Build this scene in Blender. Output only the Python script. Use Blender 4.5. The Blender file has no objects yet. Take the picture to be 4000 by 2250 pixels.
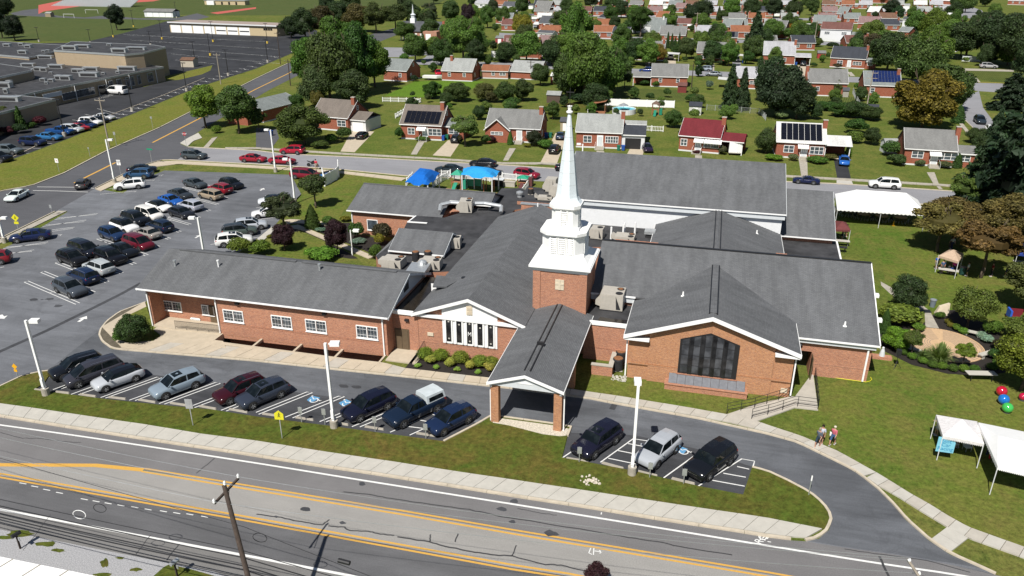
import bpy,math,random
import numpy as np
from mathutils import Vector
R = math.radians
random.seed(7);rng = np.random.default_rng(7)
sc = bpy.context.scene
COL = sc.collection
# ------------------------- camera, sky, sun, exposure
F,TH,YAW,HCAM = 3013.0,math.atan(1305/3013.0),R(14.7),36.0
cam = bpy.data.objects.new('camera',bpy.data.cameras.new('camera'))
COL.objects.link(cam)
cam.data.lens = 36*F/4000;cam.data.sensor_width = 36
cam.data.clip_start = 0.5;cam.data.clip_end = 8000
cam.location = (0,0,HCAM);cam.rotation_euler = (R(90)-TH,0,YAW)
sc.camera = cam
SUN_AZ,SUN_EL = R(78),R(52)
w = bpy.data.worlds.new("World");sc.world = w;w.use_nodes = True
nt = w.node_tree;bg = nt.nodes['Background']
sky = nt.nodes.new('ShaderNodeTexSky');sky.sky_type = 'NISHITA';sky.sun_disc = False
sky.sun_elevation = SUN_EL;sky.sun_rotation = R(90)-(SUN_AZ+math.pi)
sky.dust_density = 0.6;sky.ozone_density = 1.5
nt.links.new(sky.outputs[0],bg.inputs[0]);bg.inputs[1].default_value = 0.05
sd = bpy.data.lights.new('sun','SUN');sd.energy = 5.0;sd.angle = R(0.53);sd.color = (1,.96,.89)
so = bpy.data.objects.new('sun',sd);COL.objects.link(so)
d = Vector((math.cos(SUN_AZ)*math.cos(SUN_EL),math.sin(SUN_AZ)*math.cos(SUN_EL),-math.sin(SUN_EL)))
so.rotation_euler = d.to_track_quat('-Z','Y').to_euler();so.location = (-30,-80,120)
sc.view_settings.view_transform = 'Standard';sc.view_settings.look = 'None'
sc.view_settings.gamma = 1;sc.view_settings.use_curve_mapping = False
sc.view_settings.exposure = 0.33
# ------------------------- surveying: a point of the photograph -> a point of the ground
_c,_s,_cy,_sy = math.cos(TH),math.sin(TH),math.cos(YAW),math.sin(YAW)
def ray(px,py):
 a = (px-2000)/F;b = -(py-1125)/F
 fx = _c+b*_s;up = -_s+b*_c
 return(a*_cy-fx*_sy,a*_sy+fx*_cy,up)
def G(px,py,z=0.0):
 d = ray(px,py);t = (z-HCAM)/d[2]
 return(d[0]*t,d[1]*t)
def onX(px,py,X):
 d = ray(px,py);t = X/d[0];return(X,d[1]*t,HCAM+d[2]*t)
def onY(px,py,Y):
 d = ray(px,py);t = Y/d[1];return(d[0]*t,Y,HCAM+d[2]*t)
def PX(py):return .9177*(py+180)/36
def GL(pts,z=0.0):return[G(x,y,z)for x,y in pts]
# ------------------------- materials
def newmat(name):
 m = bpy.data.materials.new(name);m.use_nodes = True
 return m,m.node_tree,m.node_tree.nodes['Principled BSDF']
def N(nt,t,**k):
 n = nt.nodes.new(t)
 for a,b in k.items():
  if hasattr(n,a):setattr(n,a,b)
 return n
def rgba(c):return(c[0],c[1],c[2],1)
def mixc(nt,fac,a,b,mode='MIX'):
 n = nt.nodes.new('ShaderNodeMix');n.data_type = 'RGBA';n.blend_type = mode
 for i,v in((0,fac),(6,a),(7,b)):
  if hasattr(v,'links'):nt.links.new(v,n.inputs[i])
  else:n.inputs[i].default_value = v if i==0 else rgba(v)
 return n.outputs[2]
def noise(nt,scale,detail=4,rough=.6,vec=None,dist=0):
 n = N(nt,'ShaderNodeTexNoise');n.inputs['Scale'].default_value = scale
 n.inputs['Detail'].default_value = detail;n.inputs['Roughness'].default_value = rough
 n.inputs['Distortion'].default_value = dist
 if vec is not None:nt.links.new(vec,n.inputs['Vector'])
 return n.outputs['Fac']
def ramp(nt,fac,stops):
 r = N(nt,'ShaderNodeValToRGB');cr = r.color_ramp
 while len(cr.elements)>len(stops):cr.elements.remove(cr.elements[-1])
 while len(cr.elements)<len(stops):cr.elements.new(.5)
 for e,(p,c)in zip(cr.elements,stops):
  e.position = p;e.color = rgba(c)if isinstance(c,tuple)else(c,c,c,1)
 nt.links.new(fac,r.inputs[0]);return r.outputs[0]
def coord(nt,kind='Object',scale=None,rot=0):
 t = N(nt,'ShaderNodeTexCoord').outputs[kind]
 if scale or rot:
  mp = N(nt,'ShaderNodeMapping');nt.links.new(t,mp.inputs[0])
  if scale:mp.inputs['Scale'].default_value = scale
  mp.inputs['Rotation'].default_value = (0,0,rot);t = mp.outputs[0]
 return t
def bump(nt,p,h,strength=.3,dist=.02):
 b = N(nt,'ShaderNodeBump');b.inputs['Strength'].default_value = strength;b.inputs['Distance'].default_value = dist
 nt.links.new(h,b.inputs['Height']);nt.links.new(b.outputs[0],p.inputs['Normal'])
def plain(name,col,rough=.7,metal=0,var=.12,nscale=3,spec=.4,emit=None):
 m,nt,p = newmat(name)
 p.inputs['Roughness'].default_value = rough;p.inputs['Metallic'].default_value = metal
 p.inputs['Specular IOR Level'].default_value = spec
 if var:
  f = noise(nt,nscale,5,.65,coord(nt))
  nt.links.new(ramp(nt,f,[(.3,tuple(c*(1-var)for c in col)),(.7,tuple(min(1,c*(1+var))for c in col))]),p.inputs['Base Color'])
 else:p.inputs['Base Color'].default_value = rgba(col)
 return m
def objcol(name,rough=.5,metal=0,coat=0,var=.1,nscale=2,spec=.5):
 m,nt,p = newmat(name);oi = N(nt,'ShaderNodeObjectInfo')
 p.inputs['Roughness'].default_value = rough;p.inputs['Metallic'].default_value = metal
 p.inputs['Coat Weight'].default_value = coat;p.inputs['Coat Roughness'].default_value = .04
 p.inputs['Specular IOR Level'].default_value = spec
 f = noise(nt,nscale,4,.6,coord(nt))
 v = ramp(nt,f,[(.3,1-var),(.7,1.0)])
 nt.links.new(mixc(nt,1.0,oi.outputs['Color'],v,'MULTIPLY'),p.inputs['Base Color'])
 return m
def brickmat(name,c1,c2,mortar=(.42,.37,.32),obj=False,soil=.25):
 m,nt,p = newmat(name);uv = coord(nt,'UV')
 b = N(nt,'ShaderNodeTexBrick');nt.links.new(uv,b.inputs['Vector'])
 b.inputs['Scale'].default_value = 1;b.inputs['Brick Width'].default_value = .21;b.inputs['Row Height'].default_value = .075
 b.inputs['Mortar Size'].default_value = .007;b.inputs['Color1'].default_value = rgba(c1);b.inputs['Color2'].default_value = rgba(c2)
 b.inputs['Mortar'].default_value = rgba(mortar);b.inputs['Bias'].default_value = -.1
 big = noise(nt,.8,5,.7,uv)
 c = mixc(nt,ramp(nt,big,[(.35,0.0),(.75,soil)]),b.outputs['Color'],tuple(x*.55 for x in c1))
 f = noise(nt,9,3,.7,uv)
 c = mixc(nt,.8,c,ramp(nt,f,[(.25,.62),(.75,1.25)]),'MULTIPLY')
 nt.links.new(c,p.inputs['Base Color']);p.inputs['Roughness'].default_value = .85
 p.inputs['Specular IOR Level'].default_value = .2
 bump(nt,p,b.outputs['Fac'],-.5,.008)
 return m
def shingle(name,col=None,streak=.3,tab=(.32,.14)):
 m,nt,p = newmat(name);uv = coord(nt,'UV')
 b = N(nt,'ShaderNodeTexBrick');nt.links.new(uv,b.inputs['Vector'])
 b.inputs['Scale'].default_value = 1;b.inputs['Brick Width'].default_value = tab[0];b.inputs['Row Height'].default_value = tab[1]
 b.inputs['Mortar Size'].default_value = .012;b.inputs['Color1'].default_value = (.9,.9,.91,1);b.inputs['Color2'].default_value = (1.09,1.09,1.08,1)
 b.inputs['Mortar'].default_value = (.62,.62,.62,1)
 if col is None:base = N(nt,'ShaderNodeObjectInfo').outputs['Color']
 else:
  rg = N(nt,'ShaderNodeRGB');rg.outputs[0].default_value = rgba(col);base = rg.outputs[0]
 c = mixc(nt,1.0,base,b.outputs['Color'],'MULTIPLY')
 st = noise(nt,1,5,.65,coord(nt,'UV',(.9,.16,1)))
 c = mixc(nt,streak,c,ramp(nt,st,[(.35,.35),(.62,1.15)]),'MULTIPLY')
 bl = noise(nt,.22,4,.6,uv)
 c = mixc(nt,.55,c,ramp(nt,bl,[(.3,.82),(.7,1.14)]),'MULTIPLY')
 gr = noise(nt,60,2,.8,uv)
 c = mixc(nt,.35,c,ramp(nt,gr,[(.25,.75),(.75,1.2)]),'MULTIPLY')
 nt.links.new(c,p.inputs['Base Color']);p.inputs['Roughness'].default_value = .9;p.inputs['Specular IOR Level'].default_value = .25
 bump(nt,p,b.outputs['Fac'],-.6,.01)
 return m
def asphalt(name,col,patch=.25,streakdir=None,seal=.0,fine=.3):
 m,nt,p = newmat(name);co = coord(nt)
 a = noise(nt,.12,6,.6,co,.6);g = noise(nt,14,3,.8,co)
 s = noise(nt,1,6,.72,coord(nt,'Object',(.09,.9,1),streakdir or 0))
 c = mixc(nt,1.0,ramp(nt,a,[(.3,tuple(x*(1-patch)for x in col)),(.7,tuple(x*(1+patch)for x in col))]),ramp(nt,g,[(.25,1-fine),(.8,1+fine)]),'MULTIPLY')
 c = mixc(nt,.85,c,ramp(nt,s,[(.3,1-patch*.9),(.7,1+patch*.8)]),'MULTIPLY')
 if seal:
  q = noise(nt,.35,7,.75,co,1.2)
  c = mixc(nt,ramp(nt,q,[(.52,0.0),(.7,seal)]),c,tuple(x*.55 for x in col))
 nt.links.new(c,p.inputs['Base Color']);p.inputs['Roughness'].default_value = .88;p.inputs['Specular IOR Level'].default_value = .3
 bump(nt,p,g,.4,.01)
 return m
def grassmat(name,c1,c2,c3,stripe=0,rot=0,sscale=1.0):
 m,nt,p = newmat(name);co = coord(nt)
 a = noise(nt,.07,6,.65,co,.8);b = noise(nt,.33,7,.8,co,.5);f = noise(nt,2.2,7,.92,co)
 c = mixc(nt,ramp(nt,a,[(.35,0.0),(.65,1.0)]),c1,c2)
 c = mixc(nt,ramp(nt,b,[(.42,0.0),(.66,.95)]),c,c3)
 c = mixc(nt,1.0,c,ramp(nt,f,[(.33,.35),(.66,1.55)]),'MULTIPLY')
 if stripe:
  wv = N(nt,'ShaderNodeTexWave');wv.inputs['Scale'].default_value = sscale;wv.inputs['Distortion'].default_value = 1.2
  nt.links.new(coord(nt,'Object',None,rot),wv.inputs['Vector'])
  c = mixc(nt,1.0,c,ramp(nt,wv.outputs['Fac'],[(.3,1-stripe),(.7,1+stripe)]),'MULTIPLY')
 nt.links.new(c,p.inputs['Base Color']);p.inputs['Roughness'].default_value = .95;p.inputs['Specular IOR Level'].default_value = .1
 bump(nt,p,f,.9,.06)
 return m
def glassmat(name,col=(.02,.025,.03),rough=.06,coat=1.0):
 m,nt,p = newmat(name)
 f = noise(nt,1.2,2,.5,coord(nt))
 nt.links.new(ramp(nt,f,[(.4,col),(.65,tuple(c*2.2+.005 for c in col))]),p.inputs['Base Color'])
 p.inputs['Roughness'].default_value = rough;p.inputs['Specular IOR Level'].default_value = .3+.4*(coat==1.0)
 p.inputs['Coat Weight'].default_value = coat*.4
 return m
def leafmat(name):
 m,nt,p = newmat(name);oi = N(nt,'ShaderNodeObjectInfo')
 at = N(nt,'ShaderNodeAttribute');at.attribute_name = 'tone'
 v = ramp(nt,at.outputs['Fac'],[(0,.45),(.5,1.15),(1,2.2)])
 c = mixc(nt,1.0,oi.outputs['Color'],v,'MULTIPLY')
 hue = noise(nt,1.4,3,.6,coord(nt))
 c = mixc(nt,ramp(nt,hue,[(.4,0.0),(.75,.45)]),c,mixc(nt,1.0,c,(1.25,.98,.7),'MULTIPLY'))
 nt.links.new(c,p.inputs['Base Color']);p.inputs['Roughness'].default_value = .6;p.inputs['Specular IOR Level'].default_value = .25
 tr = N(nt,'ShaderNodeBsdfTranslucent');nt.links.new(mixc(nt,1.0,c,(1.3,1.4,.5),'MULTIPLY'),tr.inputs[0])
 mx = N(nt,'ShaderNodeMixShader');mx.inputs[0].default_value = .32
 out = nt.nodes['Material Output']
 nt.links.new(p.outputs[0],mx.inputs[1]);nt.links.new(tr.outputs[0],mx.inputs[2]);nt.links.new(mx.outputs[0],out.inputs[0])
 return m
M = {}
M['brick'] = brickmat('church_brick',(.48,.20,.11),(.31,.12,.075),(.42,.34,.27))
M['brick_tan'] = brickmat('church_brick_light',(.50,.225,.10),(.34,.14,.07),(.42,.34,.26))
M['brick_house'] = brickmat('house_brick',(.33,.085,.04),(.26,.065,.035),(.30,.2,.16),soil=.3)
M['brick_pink'] = brickmat('pale_brick',(.42,.2,.13),(.36,.16,.11),(.4,.3,.25))
M['brick_school'] = brickmat('school_brick',(.40,.31,.20),(.34,.26,.17),(.38,.32,.25))
M['shingle'] = shingle('church_shingle',(.124,.128,.135),.3)
M['shingle_house'] = shingle('house_shingle',None,.25)
M['white'] = plain('white_paint',(.80,.80,.79),.45,var=.03)
M['whitewall'] = plain('white_siding',(.62,.63,.64),.55,var=.04)
M['fascia_blue'] = plain('pale_trim',(.55,.58,.60),.5,var=.05)
M['membrane'] = plain('roof_membrane',(.04,.04,.043),.75,var=.5,nscale=.5)
M['membrane_wet'] = plain('puddled_membrane',(.022,.018,.014),.18,var=.5,nscale=.6)
M['metal'] = plain('galvanised_metal',(.52,.54,.55),.38,.6,.12)
M['hvac'] = plain('beige_cabinet',(.44,.41,.36),.5,.1,.08)
M['rust'] = plain('rusty_grille',(.24,.11,.05),.8,.2,.4,8)
M['darkgrille'] = plain('dark_grille',(.03,.03,.032),.6,.2,.2)
M['concrete'] = plain('walk_concrete',(.40,.37,.32),.9,var=.10,nscale=1.3)
M['concrete_new'] = plain('pale_concrete',(.43,.41,.365),.9,var=.08,nscale=1.3)
M['concrete_tan'] = plain('tan_concrete',(.44,.375,.285),.9,var=.10,nscale=1.1)
M['concrete_old'] = plain('old_concrete',(.34,.31,.26),.92,var=.2,nscale=1.3)
M['joint'] = plain('joint_soil',(.10,.085,.06),.95,var=.3)
M['kerb'] = plain('kerb_concrete',(.47,.41,.32),.9,var=.14,nscale=1.5)
M['stone'] = plain('limestone',(.58,.50,.38),.85,var=.08)
M['lot'] = asphalt('lot_asphalt',(.132,.138,.152),.27,R(24),.5)
M['drive'] = asphalt('drive_asphalt',(.102,.108,.12),.32,R(4),.6)
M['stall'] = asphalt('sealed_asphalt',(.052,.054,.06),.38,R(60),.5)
M['road_a'] = asphalt('road_grey_lane',(.16,.155,.156),.12,R(-1))
M['road_b'] = asphalt('road_pale_lane',(.275,.265,.25),.10,R(-1))
M['road_c'] = asphalt('road_dark_lane',(.108,.108,.113),.22,R(-1))
M['road_d'] = asphalt('road_shoulder',(.17,.165,.16),.14,R(-1))
M['street'] = asphalt('street_asphalt',(.085,.086,.094),.12,R(35))
M['street_pale'] = asphalt('pale_street_asphalt',(.235,.235,.25),.09,R(0))
M['school_lot'] = asphalt('school_asphalt',(.030,.031,.035),.35,R(20))
M['tar'] = plain('crack_sealer',(.045,.045,.047),.6,var=.2)
M['yellow_line'] = plain('yellow_road_paint',(.55,.31,.06),.7,var=.10,nscale=6)
M['line'] = plain('white_road_paint',(.66,.66,.64),.7,var=.12,nscale=5)
M['blue_line'] = plain('blue_road_paint',(.10,.27,.46),.7,var=.2,nscale=5)
M['kyellow'] = plain('yellow_kerb_paint',(.6,.42,.06),.8,var=.2)
M['lawn'] = grassmat('lawn',(.095,.125,.022),(.150,.145,.038),(.065,.100,.017))
M['lawn_front'] = grassmat('front_lawn',(.072,.090,.014),(.120,.090,.024),(.062,.100,.014))
M['lawn_deep'] = grassmat('deep_green_lawn',(.070,.120,.016),(.130,.145,.028),(.14,.13,.035))  # the turf's own deep green
M['lawn_bank'] = grassmat('mown_bank',(.140,.145,.024),(.105,.135,.022),(.150,.142,.035),.22,R(66),.55)
M['lawn_bright'] = grassmat('fresh_lawn',(.10,.19,.018),(.095,.17,.016),(.08,.14,.016),.12,R(60),.6)
M['lawn_striped'] = grassmat('striped_lawn',(.075,.098,.022),(.095,.110,.028),(.055,.075,.018),.25,R(10),.55)
M['field'] = grassmat('far_field',(.065,.090,.026),(.085,.100,.032),(.055,.075,.022),.06,0,.1)
M['mulch'] = plain('black_mulch',(.018,.014,.012),.95,var=.5,nscale=9)
M['dirt'] = plain('bare_earth',(.24,.18,.11),.95,var=.2)
M['woodchip'] = plain('wood_chips',(.26,.16,.10),.95,var=.35,nscale=9)
M['track'] = plain('running_track',(.42,.09,.07),.9,var=.1)
M['leaf'] = leafmat('leaf')
M['bark'] = plain('bark',(.10,.075,.055),.95,var=.3,nscale=6)
M['pole_wood'] = plain('creosoted_wood',(.055,.04,.032),.9,var=.3,nscale=5)
M['pole_grey'] = plain('weathered_wood',(.30,.26,.21),.9,var=.2,nscale=5)
M['glass'] = glassmat('window_glass',(.035,.045,.055),.08)
M['glass_deep'] = glassmat('tinted_glass',(.035,.037,.042),.1,.5)
M['glass_dark'] = glassmat('dark_window_glass',(.010,.010,.011),.12,.4)
M['carglass'] = glassmat('car_glass',(.004,.006,.007),.04,.2)
M['black'] = plain('black_paint',(.018,.018,.020),.45,var=.1)
M['rubber'] = plain('rubber',(.018,.018,.018),.85,var=.15)
M['rim'] = plain('alloy_rim',(.45,.46,.47),.3,.8,.05)
M['chrome'] = plain('chrome',(.7,.7,.72),.15,.9,.05)
M['lamp_white'] = plain('headlamp_lens',(.75,.77,.80),.08,.2,.05)
M['lamp_red'] = plain('tail_lamp_lens',(.35,.01,.01),.15,0,.1)
M['plate'] = plain('number_plate',(.6,.6,.55),.5,0,.1)
M['carpaint'] = objcol('car_paint',.16,.05,.25,.03,spec=.38)
M['obj'] = objcol('dyed_surface',.6,0,0,.15)
M['fabric'] = objcol('cloth',.9,0,0,.25,6,.15)
M['skin'] = plain('skin',(.45,.25,.17),.6,var=.08)
M['gravel'] = plain('gravel',(.30,.30,.31),.95,var=.45,nscale=14)
M['pebble'] = plain('pebble',(.50,.45,.37),.9,var=.35,nscale=9)
M['solar'] = plain('solar_cell',(.008,.009,.014),.18,.1,.2)
M['solar_blue'] = plain('blue_solar_cell',(.012,.022,.085),.2,.1,.2)
M['tent'] = plain('tent_vinyl',(.82,.82,.81),.5,var=.03)
M['water'] = glassmat('pool_water',(.10,.42,.50),.05)
M['paver'] = plain('tan_paver',(.50,.34,.20),.9,var=.12,nscale=4)
M['paver_dark'] = plain('grey_paver',(.26,.20,.16),.9,var=.15,nscale=4)
M['wood'] = plain('stained_wood',(.28,.12,.06),.7,var=.25,nscale=4)
# ------------------------- geometry helpers
class MB:
 def __init__(s):s.v = [];s.f = [];s.m = []
 def add(s,vs,fs,mi=0):
  o = len(s.v);s.v+=[tuple(p)for p in vs]
  for f in fs:s.f.append(tuple(i+o for i in f));s.m.append(mi)
  return s
 def poly(s,pts,mi=0):return s.add(pts,[tuple(range(len(pts)))],mi)
 def flat(s,pts,z,mi=0):
  if sum(pts[i-1][0]*pts[i][1]-pts[i][0]*pts[i-1][1]for i in range(len(pts)))<0:pts = pts[::-1]
  return s.poly([(p[0],p[1],z)for p in pts],mi)
 def box(s,x0,x1,y0,y1,z0,z1,mi=0):
  return s.add([(x0,y0,z0),(x1,y0,z0),(x1,y1,z0),(x0,y1,z0),(x0,y0,z1),(x1,y0,z1),(x1,y1,z1),(x0,y1,z1)],[(0,3,2,1),(4,5,6,7),(0,1,5,4),(1,2,6,5),(2,3,7,6),(3,0,4,7)],mi)
 def rbox(s,cx,cy,z0,l,w,h,a=0,mi=0):
  c,q = math.cos(a),math.sin(a)
  P = [(cx+x*c-y*q,cy+x*q+y*c)for x,y in((-l/2,-w/2),(l/2,-w/2),(l/2,w/2),(-l/2,w/2))]
  return s.prism(P,z0,z0+h,mi,mi)
 def prism(s,P,z0,z1,mi=0,mtop=None):
  if sum(P[i-1][0]*P[i][1]-P[i][0]*P[i-1][1]for i in range(len(P)))<0:P = P[::-1]
  n = len(P);o = [(p[0],p[1],z0)for p in P]+[(p[0],p[1],z1)for p in P]
  s.add(o,[(i,(i+1)%n,n+(i+1)%n,n+i)for i in range(n)]+[tuple(range(n-1,-1,-1))],mi)
  s.add([(p[0],p[1],z1)for p in P],[tuple(range(n))],mi if mtop is None else mtop);return s
 def slab(s,top,t,mi=0):
  n = len(top);lo = [(p[0],p[1],p[2]-t)for p in top]
  s.add(list(top)+lo,[tuple(range(n)),tuple(range(2*n-1,n-1,-1))]+[(i,n+i,n+(i+1)%n,(i+1)%n)for i in range(n)],mi);return s
 def tube(s,a,b,r0,r1=None,n=8,mi=0):
  r1 = r0 if r1 is None else r1;a = Vector(a);b = Vector(b);d = (b-a)
  if d.length<1e-6:return s
  d.normalize();u = d.orthogonal().normalized();w_ = d.cross(u);vs = []
  for c,r in((a,r0),(b,r1)):
   for i in range(n):
    t = 2*math.pi*i/n;vs.append(c+u*(r*math.cos(t))+w_*(r*math.sin(t)))
  return s.add(vs,[(i,(i+1)%n,n+(i+1)%n,n+i)for i in range(n)]+[tuple(range(n-1,-1,-1)),tuple(range(n,2*n))],mi)
 def path(s,pts,r,n=6,mi=0):
  for a,b in zip(pts,pts[1:]):s.tube(a,b,r,r,n,mi)
  return s
 def lathe(s,cx,cy,prof,n=12,mi=0,rot=0,sx=1,sy=1):
  vs = [];fs = []
  for r,z in prof:
   for i in range(n):
    t = 2*math.pi*(i+rot)/n;vs.append((cx+sx*r*math.cos(t),cy+sy*r*math.sin(t),z))
  for k in range(len(prof)-1):
   for i in range(n):fs.append((k*n+i,k*n+(i+1)%n,(k+1)*n+(i+1)%n,(k+1)*n+i))
  k = len(prof)-1
  if prof[0][0]>1e-4:fs.append(tuple(range(n-1,-1,-1)))
  if prof[k][0]>1e-4:fs.append(tuple(k*n+i for i in range(n)))
  return s.add(vs,fs,mi)
 def ball(s,c,r,n=10,mi=0,sz=1):
  return s.lathe(c[0],c[1],[(max(1e-5,r*math.sin(math.pi*k/n)),c[2]-sz*r*math.cos(math.pi*k/n))for k in range(n+1)],n*2 if n<8 else n+4,mi)
 def mesh(s,name,mats,smooth=False,off=(0,0,0),uv=True):
  me = bpy.data.meshes.new(name)
  vs = [(p[0]-off[0],p[1]-off[1],p[2]-off[2])for p in s.v]
  me.from_pydata(vs,[],s.f)
  for m in(mats if isinstance(mats,(list,tuple))else[mats]):me.materials.append(M[m]if isinstance(m,str)else m)
  me.polygons.foreach_set('material_index',s.m)
  if smooth:me.polygons.foreach_set('use_smooth',[True]*len(s.f))
  me.update()
  if uv and len(s.f):
   ul = me.uv_layers.new(name='uv');out = [0.0]*(2*len(me.loops))
   for p in me.polygons:
    n = p.normal;h = math.hypot(n.x,n.y)
    if h<1e-3:t = Vector((1,0,0));b = Vector((0,1,0))
    else:
     t = Vector((-n.y/h,n.x/h,0));b = n.cross(t)
    for li in p.loop_indices:
     c = s.v[me.loops[li].vertex_index]
     out[2*li] = c[0]*t.x+c[1]*t.y;out[2*li+1] = c[0]*b.x+c[1]*b.y+c[2]*b.z
   ul.data.foreach_set('uv',out)
  return me
 def build(s,name,mats,parent=None,smooth=False,world=False,col=None,**props):
  off = (0,0,0)
  if world and parent is not None:
   r = parent
   while r.parent:r = r.parent
   off = r.location
  return link(name,s.mesh(name,mats,smooth,off),parent,col,**props)
def link(name,me,parent=None,col=None,loc=None,scale=None,rot=None,**props):
 o = bpy.data.objects.new(name,me);COL.objects.link(o)
 if parent is not None:o.parent = parent
 if col:o.color = rgba(col)
 if loc is not None:o.location = loc
 if scale is not None:o.scale = scale
 if rot is not None:o.rotation_euler = rot
 for k,v in props.items():o[k] = v
 return o
def thing(name,label,cat,loc=(0,0,0),rot=0,group=None):
 o = bpy.data.objects.new(name,None);COL.objects.link(o);o.empty_display_size = .3
 o.location = (loc[0],loc[1],loc[2]if len(loc)>2 else 0);o.rotation_euler = (0,0,rot)
 o['label'] = label;o['category'] = cat
 if group:o['group'] = group
 return o
def tag(o,label,cat,group=None):
 o['label'] = label;o['category'] = cat
 if group:o['group'] = group
 return o
def dup(root,loc,rot=0,label=None,group=None):
 def cp(o,par):
  c = o.copy();COL.objects.link(c);c.parent = par
  for ch in kids.get(o,[]):cp(ch,c)
  return c
 kids = {}
 for ch in root.children_recursive:kids.setdefault(ch.parent,[]).append(ch)
 r = cp(root,None);r.location = loc if len(loc)>2 else(loc[0],loc[1],0);r.rotation_euler = (0,0,rot)
 if label:r['label'] = label
 if group:r['group'] = group
 return r
def struct(name,mb,mats,**p):return mb.build(name,mats,None,kind='structure',**p)
def polyline_at(pts,t):
 L = [0]
 for a,b in zip(pts,pts[1:]):L.append(L[-1]+math.dist(a,b))
 s = t*L[-1]
 for i in range(len(pts)-1):
  if s<=L[i+1]+1e-9:
   q = (s-L[i])/max(1e-9,L[i+1]-L[i]);return tuple(pts[i][k]+(pts[i+1][k]-pts[i][k])*q for k in range(len(pts[i])))
 return pts[-1]
def plen(pts):return sum(math.dist(a,b)for a,b in zip(pts,pts[1:]))
def band(mb,pts,width,z,mi=0):
 n = len(pts);L = [];Rr = []
 for i,p in enumerate(pts):
  a = pts[max(0,i-1)];b = pts[min(n-1,i+1)];dx,dy = b[0]-a[0],b[1]-a[1];l = math.hypot(dx,dy)or 1
  nx,ny = -dy/l*width/2,dx/l*width/2
  L.append((p[0]+nx,p[1]+ny,z));Rr.append((p[0]-nx,p[1]-ny,z))
 for i in range(n-1):mb.poly([Rr[i],Rr[i+1],L[i+1],L[i]],mi)
def smooth_px(pts,k=6):
 out = []
 for i in range(len(pts)-1):
  p0,p1,p2,p3 = pts[max(0,i-1)],pts[i],pts[i+1],pts[min(len(pts)-1,i+2)]
  for j in range(k):
   t = j/k
   out.append(tuple(.5*((2*p1[c])+(-p0[c]+p2[c])*t+(2*p0[c]-5*p1[c]+4*p2[c]-p3[c])*t*t+(-p0[c]+3*p1[c]-3*p2[c]+p3[c])*t**3)for c in(0,1)))
 return out+[pts[-1]]
# ------------------------- the ground
WX0 = onY(848,1200,61.16)[0]+.2;hx0,hx1,hy0,hy1 = WX0,-28.9,59.5,61.15
struct('ground',MB().flat([(-2600,-400),(2600,-400),(2600,hy0),(-2600,hy0)],0).flat([(-2600,hy1),(2600,hy1),(2600,5000),(-2600,5000)],0).flat([(-2600,hy0),(hx0,hy0),(hx0,hy1),(-2600,hy1)],0).flat([(hx1,hy0),(2600,hy0),(2600,hy1),(hx1,hy1)],0),'lawn')
struct('paved_edge',MB().prism([(hx0-.2,59.0),(-28.6,59.0),(-28.6,59.33),(hx0-.2,59.33)],0,.105),'concrete_tan')
def sheet(name,px,z,mat):return struct(name,MB().flat(GL(px),z),mat)
def shiftpx(pts,a):return[(x,y+a)for x,y in pts]
kerbline = [(-420,1560),(0,1630),(238,1669),(460,1704),(704,1741),(940,1776),(1215,1820),(1453,1855),(1727,1898),(2000,1942),(2287,1986),(2570,2033),(2866,2078),(3000,2100),(3090,2111),(3148,2115),(3300,2140),(3500,2168),(3709,2205),(3900,2248),(4300,2330)]
yel1 = [(-420,1775),(0,1816),(373,1818),(560,1836),(800,1876),(1000,1909),(1580,2004),(2000,2077),(3000,2244),(4200,2460)]
yel2 = [(-420,1790),(0,1857),(1000,2033),(2000,2215),(2224,2250),(3200,2440)]
wh1 = [(-420,1600),(0,1660),(368,1712),(1000,1809),(1414,1876),(2000,1969),(2493,2049),(3000,2132),(3449,2203),(3763,2250),(4200,2330)]
wh2 = [(-420,1925),(0,1990),(1000,2178),(1373,2250),(2300,2430)]
low = [(-420,1990),(0,2068),(166,2101),(373,2143),(621,2192),(828,2230),(900,2256),(1700,2450)]
sheet('road',kerbline+yel1[::-1],.004,'road_a')
lane2 = [(-420,1760)]+[(p[0],p[1]-3)for p in yel1[1:]]
struct('road_centre_lane',MB().flat(GL([(-420,1775),(0,1818),(373,1820),(560,1838)]+yel1[4:]+[(3600,2500)]+yel2[::-1]),.0045),'road_b')
struct('road_lower_lane',MB().flat(GL(yel2+[(2300,2430)]+wh2[::-1][1:]),.0042),'road_c')
struct('road_shoulder',MB().flat(GL(wh2+low[::-1]),.0044),'road_d')
band_z = .009
mk = MB();band(mk,GL(smooth_px(wh1,3)),.17,band_z);band(mk,GL(wh2),.20,band_z)
for x0,y0 in((89,1888),(135,1900),(182,1913),(232,1925),(329,1950),(375,1958),(422,1966),(472,1974),(526,1981),(578,1990),(638,1997),(690,2004),(741,2009),(799,2018)):band(mk,GL([(x0-13,y0-2),(x0+14,y0+3)]),.07,band_z)  # short dashes are overhead-wire glints, painted flat onto the road
struct('white_markings_and_wire_glints',mk,'line')
mk = MB()
for off in(-.19,.19):
 for y in(yel1[3:],yel2[1:]):
  P = GL(y);Q = []
  for i,p in enumerate(P):
   a = P[max(0,i-1)];b = P[min(len(P)-1,i+1)];l = math.dist(a,b);Q.append((p[0]-(b[1]-a[1])/l*off,p[1]+(b[0]-a[0])/l*off))
  band(mk,Q,.16,band_z)
band(mk,GL(yel1[:4]),.42,band_z+.002);band(mk,GL([(-420,1790),(0,1857)]),.5,band_z+.002)
struct('yellow_road_markings',mk,'yellow_line')
def wob(pts,amp=2.2,n=5):
 out = []
 for a,b in zip(pts,pts[1:]):
  for j in range(n):
   t = j/n;out.append((a[0]+(b[0]-a[0])*t+random.uniform(-amp,amp),a[1]+(b[1]-a[1])*t+random.uniform(-amp,amp)*.7))
 return out+[pts[-1]]
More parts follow.
